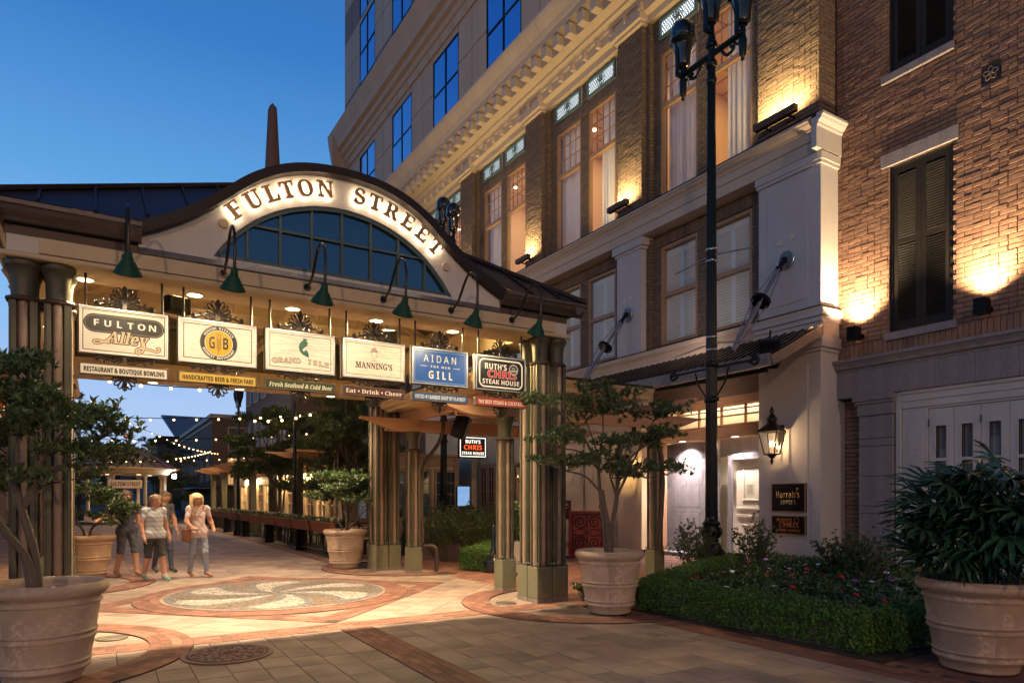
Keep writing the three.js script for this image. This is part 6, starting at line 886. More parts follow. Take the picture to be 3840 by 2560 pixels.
// ---------------------------------------------------------------- planting bed
const bedPoly = [[6.47, -3.73], [6.47, -7.35], [7.3, -7.95], [12.2, -10.35], [13.1, -10.3], [13.1, -3.73]];
{ const m = struct('planting_bed', slab(bedPoly, -0.012, 0.03), M.soil, 'dark soil of the planting bed'); m.userData.category = 'bed';
  const tinyLeaf = sprig(7, 0.026, 0.014, 0.75);
  const hedge = (label, path, w, h, n, seed, tone) => {
    reseed(seed); const t = thing('box_hedge', label, 'hedge', [path[0][0], 0, path[0][1]], 'clipped box hedges'); const core = [], lv = [], o = path[0];
    for (let i = 0; i < path.length - 1; i++) {
      const a = V(path[i][0] - o[0], 0, path[i][1] - o[1]), b = V(path[i + 1][0] - o[0], 0, path[i + 1][1] - o[1]), d = b.clone().sub(a), L0 = d.length(), u = d.clone().normalize(), s = V(-u.z, 0, u.x);
      core.push(bar(a.clone().addScaledVector(u, i ? -0.05 : 0.1).setY(h * 0.40), b.clone().addScaledVector(u, i < path.length - 2 ? 0.05 : -0.1).setY(h * 0.40), w * 0.6, h * 0.72));
      const cnt = n * L0 | 0;
      for (let k = 0; k < cnt; k++) { const endA = i === 0, endB = i === path.length - 2, cap = rnd() < 0.16 && (endA || endB), al = cap ? (endB && (!endA || rnd() < 0.5) ? L0 - 0.02 + rr(-0.06, 0.05) : rr(-0.05, 0.06)) : rnd() * L0, f = cap ? 2 : rnd(), bump = 0.06 * (vnoise(al * 3.2, f * 3, 997, seed) - 0.5) + 0.05 * (vnoise(al * 9, f * 8, 997, seed + 1) - 0.5); let off, y; if (f === 2) { off = rr(-w / 2, w / 2); y = rr(0.03, h); } else if (f < 0.42) { off = rr(-w / 2, w / 2); y = h + (rnd() < 0.05 ? 0.05 : 0) + bump * 1.3 - 0.1 * Math.pow(Math.abs(off) / (w / 2), 3) + rr(-0.03, 0.02); } else { const sd = f < 0.75 ? 1 : -1; y = rr(0.03, h * 0.97); off = sd * (w / 2 + bump - 0.05 * Math.pow(y / h, 4) - (y < 0.09 ? 0.07 : 0) + rr(-0.05, 0.02)); } lv.push({ p: a.clone().addScaledVector(u, al).addScaledVector(s, off).setY(y), rx: rr(-0.9, 0.9), ry: rnd() * 6.28, rz: rr(-0.9, 0.9), s: rr(0.7, 1.3) }); }
    }
    part(t, 'core', core, M.bark); scatter(t, 'foliage', tinyLeaf, L.hedge, lv, tone ?? [0.55, 1.35]);
  };
  hedge('long clipped box hedge edging the flower bed along the paving', [[6.72, -3.95], [6.70, -5.4], [6.72, -7.15]], 0.46, 0.42, 4600, 71);
  hedge('clipped box hedge closing the end of the flower bed behind the fan palm', [[6.95, -3.98], [9.0, -4.0], [12.4, -4.0]], 0.44, 0.40, 2600, 75);
  hedge('clipped box hedge edging the flower bed along the entrance path', [[6.95, -7.5], [9.2, -8.75], [11.9, -10.05]], 0.42, 0.36, 2200, 72);
  hedge('low clipped hedge at the foot of the pale corner pier', [[12.45, -9.9], [12.45, -7.0], [12.45, -4.0]], 0.6, 0.34, 1500, 73);
  hedge('clipped hedge beside the restaurant wall under the pergola', [[6.9, -12.9], [8.2, -14.0], [9.2, -16.0]], 0.6, 0.5, 3600, 74);
  // ground cover and flowers
  reseed(81); const inBed = (x, z) => { let c = false; for (let i = 0, j = bedPoly.length - 1; i < bedPoly.length; j = i++) { const [xi, zi] = bedPoly[i], [xj, zj] = bedPoly[j]; if ((zi > z) !== (zj > z) && x < (xj - xi) * (z - zi) / (zj - zi) + xi) c = !c; } return c; };
  const gc = []; while (gc.length < 9000) { const x = rr(6.95, 12.2), z = rr(-9.9, -4.1); if (inBed(x, z) && z > -9.6 + (12.2 - x) * 0.38) gc.push({ p: V(x, 0.05 + 0.16 * rnd() + 0.07 * vnoise(x * 2, z * 2, 997, 4), z), rx: rr(-0.5, 0.5), ry: rnd() * 6.28, rz: rr(-0.5, 0.5), s: rr(0.7, 1.3) }); }
  const big = []; for (let i = 0; i < gc.length; i += 9) big.push({ ...gc[i], p: gc[i].p.clone().add(V(0, 0.05, 0)), s: rr(1.2, 2.0) }); gc.push(...big);
  const cover = scatter(scene, 'ground_cover', sprig(6, 0.075, 0.03, 0.6), L.tree, gc, [0.5, 1.2]); cover.userData = { kind: 'stuff', label: 'low leafy bedding plants filling the flower bed', category: 'bedding plants' };
  const flower = (() => { const g = []; for (let k = 0; k < 5; k++) { const q = new THREE.CircleGeometry(0.024, 6); q.rotateX(-Math.PI / 2 + 0.25); q.translate(0, 0.005, 0.023); q.rotateY(k / 5 * 2 * Math.PI); q.deleteAttribute('uv'); g.push(triUV(NI(q))); } return merge(g); })();
  const stemG = cyl(0, -0.16, 0, 0, 0.0025, 0.002, 4), cols = [[[0.55, 0.012, 0.03], 'crimson'], [[0.85, 0.82, 0.88], 'white'], [[0.42, 0.06, 0.32], 'magenta'], [[0.6, 0.45, 0.8], 'lilac']];
  cols.forEach(([c, nm], ci) => { const fm = mat(c, 0.7, { side: THREE.DoubleSide }); for (let k = 0; k < [44, 24, 22, 14][ci]; k++) { let x, z; do { x = rr(7.1, 11.8); z = rr(-9.0, -4.3); } while (!inBed(x, z) || z < -9.3 + (12.2 - x) * 0.40); const f = thing('bedding_flower', nm + ' five-petalled bedding flower in the flower bed', 'flower', [x, rr(0.30, 0.42), z], nm + ' flowers in the bed', rnd() * 6); const a = part(f, 'bloom', flower, fm); a.rotation.set(rr(-0.2, 0.6), 0, rr(-0.4, 0.4)); part(f, 'stem', stemG, L.dark); } });
  // upright shrubs
  const shrub = (x, z, h, r, n, seed, label, m = L.dark) => { reseed(seed); const t = thing('shrub', label, 'shrub', [x, 0.02, z], 'leafy shrubs in the beds'), st = [], lv = []; for (let k = 0; k < n; k++) { const a = rnd() * 6.28, q = rr(0.2, 1), tip = V(Math.cos(a) * r * q, h * rr(0.6, 1) * (1.05 - 0.3 * q), Math.sin(a) * r * q), mid = tip.clone().multiplyScalar(0.5).add(V(rr(-0.05, 0.05), 0.05, rr(-0.05, 0.05))); st.push(limb([V(tip.x * 0.1, 0, tip.z * 0.1), mid, tip], [0.009, 0.007, 0.003], 6, 4)); const c = new THREE.CatmullRomCurve3([V(0, 0, 0), mid, tip]); for (let j = 0; j < 12; j++) { const p = c.getPoint(rr(0.35, 1)); lv.push({ p: p.add(V(rr(-0.05, 0.05), rr(-0.03, 0.05), rr(-0.05, 0.05))), rx: rr(-0.6, 0.6), ry: rnd() * 6.28, rz: rr(-0.6, 0.6), s: rr(0.7, 1.2) }); } } part(t, 'stem', st, M.bark); scatter(t, 'foliage', sp4, m, lv, [0.6, 1.4]); };
  shrub(9.9, -9.35, 1.15, 0.6, 44, 91, 'leafy shrub in the flower bed beside the lamp post, against the lit stone');
  shrub(11.6, -9.3, 1.25, 0.6, 40, 92, 'open leafy shrub in front of the plaques on the corner pier');
  shrub(11.7, -7.4, 1.05, 0.6, 44, 93, 'leafy shrub in front of the granite pilaster');
  shrub(11.0, -6.6, 1.1, 0.65, 46, 94, 'leafy shrub between the granite pilaster and the fan palm');
  for (const [i, [x, z, h]] of [[7.3, -15.2, 1.3], [7.9, -14.7, 1.35], [8.4, -15.1, 1.45], [8.9, -14.4, 1.3], [9.3, -15.4, 1.4], [7.6, -16.2, 1.4], [8.7, -16.3, 1.5]].entries()) shrub(x, z, h + 0.15, 0.8, 70, 95 + i, 'dark leafy shrub massed behind the hedge under the pergola');
  shrub(6.35, -8.28, 0.3, 0.16, 10, 110, 'tiny plant at the foot of the front right columns');
  // strap leaves in the bed
  reseed(120); for (let k = 0; k < 12; k++) { const x = 7.0 + rnd() * 1.1, z = -6.7 + k * 0.2, t = thing('strap_leaf_plant', 'clump of arching strap leaves rising behind the long hedge', 'plant', [x, 0.03, z], 'strap leaved plants behind the hedge'); const g = []; for (let i = 0; i < 9; i++) { const a = rnd() * 6.28, l = rr(0.3, 0.5), n = 5, v = []; const P = (s, w) => { const d = l * s * 0.8, y = l * (1.15 * s - 0.62 * s * s); return [Math.cos(a) * d - Math.sin(a) * w, y, Math.sin(a) * d + Math.cos(a) * w]; }; for (let j = 0; j < n; j++) { const s0 = j / n, s1 = (j + 1) / n, w0 = 0.018 * (1 - s0 * s0), w1 = 0.018 * (1 - s1 * s1); v.push(...P(s0, -w0), ...P(s0, w0), ...P(s1, w1), ...P(s0, -w0), ...P(s1, w1), ...P(s1, -w1)); } const q = new THREE.BufferGeometry(); q.setAttribute('position', new THREE.Float32BufferAttribute(v, 3)); q.computeVertexNormals(); g.push(triUV(q)); } part(t, 'leaf', g, L.tree); }
}
// ================================================================ PERGOLA BESIDE THE GATEWAY
{
  const pg = thing('pergola', 'timber pergola with curved beam ends on olive columns leading to the hotel restaurant', 'pergola');
  for (const [x, z] of [[5.72, -13.33], [5.97, -9.97], [9.6, -10.15], [9.5, -13.4]]) shortColumn(pg, x, z);
  const tail = (x0, x1, z, y0, y1, w) => { const h = y1 - y0, c = (s, e) => { const p = []; for (let k = 0; k <= 8; k++) { const t = k / 8; p.push([s + (e - s) * t, y1 - 0.045 - (h - 0.045) * Math.pow(Math.sin(t * Math.PI / 2), 1.2)]); } return p; }; return shapeZ([[x0, y1], [x0, y1 - 0.045], ...c(x0 + 0.06, x0 + 0.95), ...c(x1 - 0.06, x1 - 0.95).reverse(), [x1, y1 - 0.045], [x1, y1]].reverse(), z - w / 2, z + w / 2); };
  for (const z of [-13.33, -10.05]) { part(pg, 'beam', tail(4.55, 10.75, z, 2.98, 3.24, 0.14), M.timber); part(pg, 'beam', rb(5.2, 10.2, 3.0, 3.22, z - 0.32, z - 0.22, 0.01), M.timber); }
  for (const x of [5.85, 7.7, 9.55]) { const g = tail(-15.0, -9.0, 0, 3.24, 3.46, 0.12); g.rotateY(-Math.PI / 2); g.translate(x, 0, 0); const m = part(pg, 'cross_beam', triUV(g), M.timber); m.position.set(0, 0, 0); g.computeBoundingBox(); const b = g.boundingBox; if (b.min.z > 0) { g.scale(1, 1, -1); const ix = []; for (let i = 0; i < g.attributes.position.count; i += 3) ix.push(i, i + 2, i + 1); g.setIndex(ix); m.geometry = NI(g); m.geometry.computeVertexNormals(); } }
  // boarded canopy with moulded edge
  const boards = []; for (let z = -13.95; z < -9.75; z += 0.14) part(pg, 'board', bx(5.5, 8.9, 3.462, 3.482, z + 0.003, z + 0.137), M.ceil);
  part(pg, 'canopy_edge', [runZ([[5.5, 3.455], [5.40, 3.46], [5.38, 3.50], [5.30, 3.53], [5.27, 3.58], [5.20, 3.60], [5.20, 3.64], [5.5, 3.66]], -14.1, -9.6), runX([[-9.75, 3.455], [-9.65, 3.46], [-9.62, 3.52], [-9.55, 3.58], [-9.5, 3.64], [-9.75, 3.66]], 5.2, 9.0)], M.cream);
  part(pg, 'canopy_top', bx(5.25, 9.0, 3.66, 3.70, -14.1, -9.55), M.brownmetal);
  for (let k = 0; k < 9; k++) part(pg, 'slat', bx(9.0, 10.9, 3.47, 3.52, -13.8 + k * 0.42, -13.74 + k * 0.42), M.white);
  // downpipes
  part(pg, 'downpipe', tube([V(6.2, 3.46, -12.9), V(6.2, 3.0, -12.9), V(6.15, 2.75, -13.0), V(5.95, 2.35, -13.2), V(5.9, 2.1, -13.3), V(5.9, 0.62, -13.3)], 0.042, 30, 8), M.ring);
  part(pg, 'downpipe', tube([V(5.88, 0.56, -13.18), V(6.05, 0.56, -13.1), V(6.12, 0.5, -13.08), V(6.14, 0.3, -13.08), V(6.14, 0.03, -13.08)], 0.042, 20, 8), M.ring);
  part(pg, 'downpipe', tube([V(9.2, 3.2, -10.3), V(9.2, 2.85, -10.3), V(9.4, 2.72, -10.25), V(9.58, 2.6, -10.02), V(9.6, 0.5, -10.0)], 0.045, 30, 8), M.ring);
  const sp = thing('loudspeaker', 'black loudspeaker under the pergola canopy beside the downpipe', 'loudspeaker', [6.55, 3.08, -12.75], undefined, 0.9); part(sp, 'cabinet', (() => { const g = rb(-0.16, 0.16, -0.25, 0.25, -0.15, 0.15, 0.04); g.rotateX(0.35); return g; })(), M.black); part(sp, 'yoke', [rod(V(0, 0.18, -0.05), V(0, 0.4, -0.1), 0.015)], M.black);
  const dl = thing('canopy_downlight', 'small round downlight in the boarded pergola canopy', 'downlight', [7.2, 3.455, -11.8]); part(dl, 'trim', lathe([[0.07, -0.004], [0.085, -0.008], [0.09, 0], [0.07, 0.004]], 20), M.white); part(dl, 'bulb', cyl(0, -0.003, 0.003, 0, 0.068, 0.068, 18), glow([1, 0.72, 0.38], 5)); lamp(dl, 'spot', [1, 0.68, 0.36], 55, [0, -0.02, 0], { angle: 1.2, pen: 0.8, to: [0, -3, 0], radius: 3, name: 'canopy_light' });
  const lit = thing('steak_sign', 'illuminated black box sign reading CHRIS STEAK HOUSE hanging behind the pergola beam', 'sign', [7.72, 2.80, -14.4]);
  part(lit, 'box', rb(-0.39, 0.39, -0.27, 0.27, -0.08, 0.0, 0.03), M.black);
  const tx = canvasTex(520, 360, (g, w, h) => { g.fillStyle = '#0a0808'; g.fillRect(0, 0, w, h); g.strokeStyle = '#fff6e6'; g.lineWidth = 14; g.strokeRect(26, 24, w - 52, h - 48); const F = (s, y, mw, sz, c) => { g.font = 'bold ' + sz + 'px sans-serif'; const k = mw / g.measureText(s).width; g.save(); g.translate(w / 2, y); g.scale(k, 1); g.textAlign = 'center'; g.textBaseline = 'middle'; g.fillStyle = c; g.fillText(s, 0, 0); g.restore(); }; F('RUTH’S', 90, 290, 80, '#fff2e0'); F('CHRIS', 185, 350, 110, '#ff5a28'); F('STEAK HOUSE', 282, 420, 66, '#fff2e0'); });
  part(lit, 'lit_sign_face', mv(new THREE.PlaneGeometry(0.76, 0.52), 0, 0, 0.004), new THREE.MeshStandardMaterial({ color: C(0.02, 0.02, 0.02), emissive: C(1, 1, 1), emissiveMap: tx, emissiveIntensity: 1.5 })); part(lit, 'hanger', [rod(V(-0.3, 0.27, -0.04), V(-0.3, 0.6, -0.04), 0.012), rod(V(0.3, 0.27, -0.04), V(0.3, 0.6, -0.04), 0.012)], M.black);
  const tv = thing('menu_screen', 'small blue lit menu screen on a post among the shrubs', 'screen', [8.45, 0, -16.3], undefined, 0.25); part(tv, 'case', rb(-0.225, 0.225, 1.35, 1.89, -0.06, 0, 0.01), M.black); part(tv, 'post', rod(V(0, 0, -0.04), V(0, 1.4, -0.04), 0.03), M.black);
  part(tv, 'screen', mv(new THREE.PlaneGeometry(0.43, 0.52), 0, 1.62, 0.003), new THREE.MeshStandardMaterial({ color: C(0.02, 0.02, 0.02), emissive: C(1, 1, 1), emissiveIntensity: 0.85, emissiveMap: canvasTex(128, 154, (g, w, h) => { g.fillStyle = '#86aede'; g.fillRect(0, 0, w, h); reseed(5); for (let i = 0; i < 160; i++) { g.globalAlpha = 0.12; g.fillStyle = rnd() < 0.5 ? '#c4daf2' : '#5f8cc8'; g.fillRect(rnd() * w, rnd() * h, 3 + rnd() * 9, 10 + rnd() * 40); } g.globalAlpha = 1; g.fillStyle = '#111a2a'; g.fillRect(100, 124, 5, 16); g.fillRect(94, 130, 16, 3); }) }));
  const urn = thing('ash_urn', 'black cone topped cigarette urn beside the hedge', 'ash urn', [7.2, 0.01, -12.5]); part(urn, 'body', lathe([[0.2, 0], [0.21, 0.02], [0.21, 0.24], [0.19, 0.26], [0.15, 0.3], [0.09, 0.38], [0.055, 0.5], [0.042, 0.7], [0.04, 1.0], [0, 1.0]], 24), M.blackgloss);
  const wp = thing('urn_planter', 'small cream urn planter with leafy plant behind the short column', 'planter', [7.35, 0.01, -11.9]); part(wp, 'urn', lathe([[0, 0], [0.16, 0], [0.15, 0.08], [0.17, 0.3], [0.19, 0.48], [0.24, 0.56], [0.25, 0.66], [0.22, 0.68], [0.2, 0.6], [0, 0.58]], 24), M.white); reseed(33); const lv = []; for (let k = 0; k < 260; k++) lv.push({ p: V(rr(-0.2, 0.2), rr(0.62, 1.5), rr(-0.2, 0.2)), rx: rr(-0.7, 0.7), ry: rnd() * 6.28, rz: rr(-0.7, 0.7) }); scatter(wp, 'plant', sp4, L.dark, lv);
  // host stand with ironwork
  const hs = thing('host_stand', 'red host stand with black scrolled ironwork front', 'podium', [11.15, 0.01, -14.3], undefined, -0.75);
  part(hs, 'cabinet', [rb(-0.5, 0.5, 0.06, 1.22, -0.3, 0.3, 0.02), rb(-0.46, 0.46, 0, 0.06, -0.27, 0.27, 0.01)], M.redpaint); const iron = []; for (const sy of [-1, 1]) for (const sx of [-1, 1]) { const c = [sx * 0.19, 0.66 + sy * 0.27]; const p = []; for (let k = 0; k <= 22; k++) { const t = k / 22, r = 0.17 * (1 - 0.85 * t), a = t * 3.6 * Math.PI * sx * sy; p.push(V(c[0] + Math.cos(a) * r, c[1] + Math.sin(a) * r, 0.315)); } iron.push(tube(p, 0.018, 40, 5), tube([V(sx * 0.02, 0.66, 0.315), V(sx * 0.12, 0.66 + sy * 0.08, 0.315), V(sx * 0.3, 0.66 + sy * 0.06, 0.315), V(sx * 0.37, 0.66 + sy * 0.02, 0.315)], 0.014, 12, 5)); } iron.push(bx(-0.4, 0.4, 1.12, 1.15, 0.3, 0.325), bx(-0.4, 0.4, 0.17, 0.2, 0.3, 0.325), bx(-0.4, -0.37, 0.2, 1.12, 0.3, 0.325), bx(0.37, 0.4, 0.2, 1.12, 0.3, 0.325), bx(-0.015, 0.015, 0.2, 1.12, 0.3, 0.33)); part(hs, 'ironwork', iron, M.iron);
  const ss = thing('sign_stand', 'slim black sign stand with red notice behind the front columns', 'sign stand', [10.55, 0.01, -14.6], undefined, -0.6); part(ss, 'post', [rod(V(0, 0, 0), V(0, 1.0, 0), 0.018), cyl(0, 0, 0.03, 0, 0.2, 0.2, 20)], M.black); part(ss, 'panel', mv(rb(-0.2, 0.2, 1.0, 1.5, -0.012, 0.012, 0.004), 0, 0, 0), M.black); part(ss, 'notice', mv(new THREE.PlaneGeometry(0.36, 0.46), 0, 1.25, 0.0145), new THREE.MeshStandardMaterial({ roughness: 0.5, map: canvasTex(128, 160, (g, w, h) => { g.fillStyle = '#4a0f12'; g.fillRect(0, 0, w, h); g.fillStyle = '#e8d8c8'; g.font = 'bold 18px sans-serif'; g.textAlign = 'center'; g.fillText('RESERVED', w / 2, 40); g.fillText('HOURS', w / 2, 68); }) }));
}
// ================================================================ DINING TERRACE: railing, planter boxes, furniture, glazed restaurant
{
  const rl = thing('terrace_railing', 'black iron railing with box posts along the dining terrace', 'railing');
  const A = V(5.32, 0, -16.9), B = V(4.86, 0, -41), d = B.clone().sub(A), L0 = d.length(), u = d.clone().normalize(), at = (s, y) => A.clone().addScaledVector(u, s).setY(y), ang = Math.atan2(u.x, u.z);
  const sec = 4.0, boxProto = [];
  for (let k = 0; k < 6; k++) {
    const p = at(k * sec, 0), g = [rb(-0.14, 0.14, 0, 0.98, -0.14, 0.14, 0.01), rb(-0.17, 0.17, 0.95, 1.0, -0.17, 0.17, 0.01), rb(-0.17, 0.17, 0, 0.08, -0.17, 0.17, 0.01), ...[-0.09, -0.03, 0.03, 0.09].flatMap((q) => [bx(q - 0.01, q + 0.01, 0.1, 0.92, -0.15, 0.15), bx(-0.15, 0.15, 0.1, 0.92, q - 0.01, q + 0.01)])]; const m = part(rl, 'post', merge(g), M.polegreen); m.position.copy(p); m.rotation.y = ang;
    part(rl, 'rail', [bar(at(k * sec + 0.15, 0.9), at((k + 1) * sec - 0.15, 0.9), 0.04, 0.04), bar(at(k * sec + 0.15, 0.12), at((k + 1) * sec - 0.15, 0.12), 0.035, 0.035), bar(at(k * sec + 0.15, 0.72), at((k + 1) * sec - 0.15, 0.72), 0.025, 0.025)], M.black);
    const pk = []; for (let s = k * sec + 0.25; s < (k + 1) * sec - 0.2; s += 0.11) pk.push(bar(at(s, 0.12), at(s + 0.0001, 0.9), 0.014, 0.014)); stuff(rl, 'pickets', pk, M.black);
  }
  const fl = (() => { const q = new THREE.CircleGeometry(0.03, 6); q.rotateX(-0.9); q.deleteAttribute('uv'); return triUV(NI(q)); })();
  for (let k = 0; k < 12; k++) {
    reseed(300 + k); const s0 = 0.25 + k * 2.0, p = at(s0 + 0.87, 0.66), t = thing('planter_box', 'terracotta coloured window box of white flowers hung on the terrace railing', 'planter box', [p.x - 0.13, p.y, p.z], 'planter boxes on the terrace railing', ang);
    part(t, 'box', [runZ([[-0.13, 0.26], [-0.085, 0.0], [0.085, 0.0], [0.13, 0.26]], -0.85, 0.85), rb(-0.15, 0.15, 0.24, 0.275, -0.87, 0.87, 0.008), ...[-0.57, -0.28, 0, 0.28, 0.57].map((z) => { const g = rb(-0.006, 0.006, 0.0, 0.25, z - 0.012, z + 0.012, 0.003); g.rotateZ(0.17); g.translate(-0.112, 0.005, 0); return g; })], M.planter);
    const lv = [], fw = []; for (let i = 0; i < 150; i++) lv.push({ p: V(rr(-0.13, 0.13), rr(0.26, 0.38), rr(-0.82, 0.82)), rx: rr(-0.6, 0.6), ry: rnd() * 6.28, rz: rr(-0.6, 0.6), s: 0.8 }); for (let i = 0; i < 46; i++) fw.push({ p: V(rr(-0.16, 0.12), rr(0.33, 0.43), rr(-0.82, 0.82)), rx: rr(-0.5, 0.5), ry: rr(-1.2, 1.2), rz: rr(-0.5, 0.5) });
    scatter(t, 'leaf', sp4, L.tree, lv); scatter(t, 'flower', fl, mat([0.8, 0.77, 0.74], 0.7, { side: THREE.DoubleSide }), fw, [0.8, 1.1]);
  }
  // end railing beside the rear columns
  // glazed restaurant
  const rs = thing('restaurant', 'cream glazed restaurant front with white framed windows behind the terrace', 'building');
  const X = 7.8, cw = mat([0.66, 0.50, 0.30], 0.6, { t: T.plaster });
  part(rs, 'wall', [bx(X, X + 0.3, 0, 0.62, -46, -25.2), bx(X, X + 0.3, 2.35, 3.2, -46, -25.2), bx(X, X + 0.3, 0, 3.2, -25.2, -24.6), bx(X + 0.2, 12.5, 0, 3.2, -24.9, -24.6)], cw);
  const ew = mat([0.40, 0.27, 0.16], 0.6, { t: T.wood }); for (let k = 0; k < 4; k++) { const x0 = 8.2 + k * 1.08, d = sub(rs, 'french_door'), Z = -24.6; part(d, 'frame', [rb(x0, x0 + 0.1, 0.02, 2.7, Z, Z + 0.06, 0.006), rb(x0 + 0.86, x0 + 0.96, 0.02, 2.7, Z, Z + 0.06, 0.006), rb(x0 + 0.1, x0 + 0.86, 2.58, 2.7, Z, Z + 0.06, 0.006), rb(x0 + 0.1, x0 + 0.86, 0.02, 0.8, Z, Z + 0.05, 0.006), rb(x0 + 0.44, x0 + 0.52, 0.8, 2.58, Z, Z + 0.055, 0.006), ...[1.25, 1.7, 2.14].map((y) => bx(x0 + 0.1, x0 + 0.86, y - 0.015, y + 0.015, Z, Z + 0.04))], ew); part(d, 'pane', bx(x0 + 0.1, x0 + 0.86, 0.8, 2.58, Z + 0.004, Z + 0.012), M.darkglass); } part(rs, 'pilaster', [rb(8.02, 8.18, 0, 3.18, -24.6, -24.5, 0.01), rb(12.3, 12.5, 0, 3.18, -24.6, -24.5, 0.01), rb(8.18, 12.3, 2.8, 3.18, -24.6, -24.54, 0.01)], ew);
  part(rs, 'sill', rb(X - 0.08, X + 0.1, 0.6, 0.68, -46, -25.2, 0.01), M.white);
  for (let k = 0; k < 12; k++) {
    const z1 = -25.3 - k * 1.72, z0 = z1 - 1.3, w = sub(rs, 'window'), fr = [rb(X - 0.02, X + 0.12, 0.68, 2.35, z0 - 0.42, z0, 0.008), rb(X - 0.01, X + 0.1, 0.68, 0.78, z0, z1, 0.006), rb(X - 0.01, X + 0.1, 2.25, 2.35, z0, z1, 0.006), bx(X, X + 0.08, 0.78, 2.25, z0, z0 + 0.07), bx(X, X + 0.08, 0.78, 2.25, z1 - 0.07, z1)];
    part(w, 'frame', fr, cw); const c = (z0 + z1) / 2; part(w, 'glazing_bar', [bx(X + 0.02, X + 0.06, 0.78, 2.25, c - 0.025, c + 0.025), ...[1.27, 1.76].map((y) => bx(X + 0.025, X + 0.055, y - 0.015, y + 0.015, z0, z1))], cw);
    for (const [p, q] of [[z0 + 0.07, c - 0.025], [c + 0.025, z1 - 0.07]]) part(w, 'pane', bx(X + 0.065, X + 0.07, 0.78, 2.25, p, q), M.pane);
  }
  part(rs, 'interior', [bx(11, 11.1, 0, 3.2, -46, -25), bx(X + 0.3, 11, -0.01, 0.02, -46, -25), bx(X + 0.3, 11, 3.1, 3.2, -46, -25)], M.interior);
  part(rs, 'eave', [bx(5.9, 12.5, 3.2, 3.28, -46, -24.4), bx(5.88, 5.95, 3.16, 3.34, -46, -24.4)], M.timber);
  for (let k = 0; k < 13; k++) { const z = -24.8 - k * 1.7, g = shapeZ([[5.0, 3.2], [5.05, 3.14], [5.35, 3.1], [5.7, 2.98], [6.2, 2.94], [7.8, 2.94], [7.8, 3.19], [5.0, 3.19]].slice(1), z - 0.05, z + 0.05); part(rs, 'rafter', g, M.timber); }
  for (let k = 0; k < 6; k++) { const z = -24.9 - k * 4.2; const c = sub(rs, 'column'); c.position.set(6.2, 0, z); part(c, 'shaft', [rb(-0.14, 0.14, 0.5, 2.6, -0.14, 0.14, 0.02), ...[-0.09, 0, 0.09].flatMap((q) => [bx(-0.155, -0.14, 0.5, 2.6, q - 0.02, q + 0.02), bx(q - 0.02, q + 0.02, 0.5, 2.6, 0.14, 0.155)])], M.olive); part(c, 'base_block', rb(-0.2, 0.2, 0, 0.5, -0.2, 0.2, 0.02), M.basegreen); part(c, 'capital', lathe([[0.15, 2.6], [0.2, 2.85], [0.24, 2.94], [0.24, 2.97]], 8), M.olive); }
  for (let k = 0; k < 6; k++) { const z = -26.6 - k * 3.44, t = thing('wall_sconce', 'small shaded sconce lighting the cream restaurant wall', 'wall light', [X - 0.04, 2.62, z], 'sconces along the restaurant wall'); part(t, 'bracket', rod(V(0.04, 0, 0), V(-0.1, 0.05, 0), 0.012), M.iron); part(t, 'shade', lathe([[0.03, 0.12], [0.09, 0.0], [0.085, 0.0], [0.03, 0.11]], 14).translate(-0.12, 0, 0), M.iron); part(t, 'bulb', sph(-0.12, 0.04, 0, 0.03, 8), glow([1, 0.7, 0.35], 14)); lamp(t, 'point', [1, 0.68, 0.36], 24, [-0.12, 0.02, 0], { radius: 1.5, name: 'sconce_light' }); }
  // chairs and tables
  const chair = (x, z, r, label) => { const t = thing('cafe_chair', label, 'chair', [x, 0, z], 'cross-back chairs on the terrace', r); const b = (a, c, w = 0.03) => bar(V(...a), V(...c), w, w); for (const s of [-0.2, 0.2]) { part(t, 'leg', b([s, 0, 0.2], [s, 0.46, 0.18]), M.iron); part(t, 'leg', b([s, 0, -0.22], [s, 0.9, -0.2]), M.iron); } part(t, 'seat', rb(-0.22, 0.22, 0.44, 0.48, -0.21, 0.21, 0.01), M.timber); part(t, 'backrest', [b([-0.2, 0.55, -0.2], [0.2, 0.86, -0.2], 0.028), b([0.2, 0.55, -0.2], [-0.2, 0.86, -0.2], 0.028), b([-0.22, 0.89, -0.2], [0.22, 0.89, -0.2], 0.035)], M.iron); return t; };
  const table = (x, z) => { const t = thing('cafe_table', 'small square wooden table on the dining terrace', 'table', [x, 0, z], 'tables on the dining terrace'); part(t, 'top', rb(-0.36, 0.36, 0.72, 0.75, -0.36, 0.36, 0.008), M.timber); part(t, 'leg', [cyl(0, 0.03, 0.72, 0, 0.035, 0.035, 10), cyl(0, 0, 0.03, 0, 0.22, 0.22, 18)], M.iron); };
  for (const [x, z] of [[6.3, -18.6], [6.4, -21.2], [6.3, -23.6], [6.7, -26.5], [6.6, -29.5]]) { table(x, z); chair(x - 0.1, z + 0.62, Math.PI + 0.15, 'dark cross-back chair at a terrace table'); chair(x + 0.1, z - 0.62, 0.1, 'dark cross-back chair at a terrace table'); chair(x - 0.62, z, Math.PI / 2, 'dark cross-back chair at a terrace table'); }
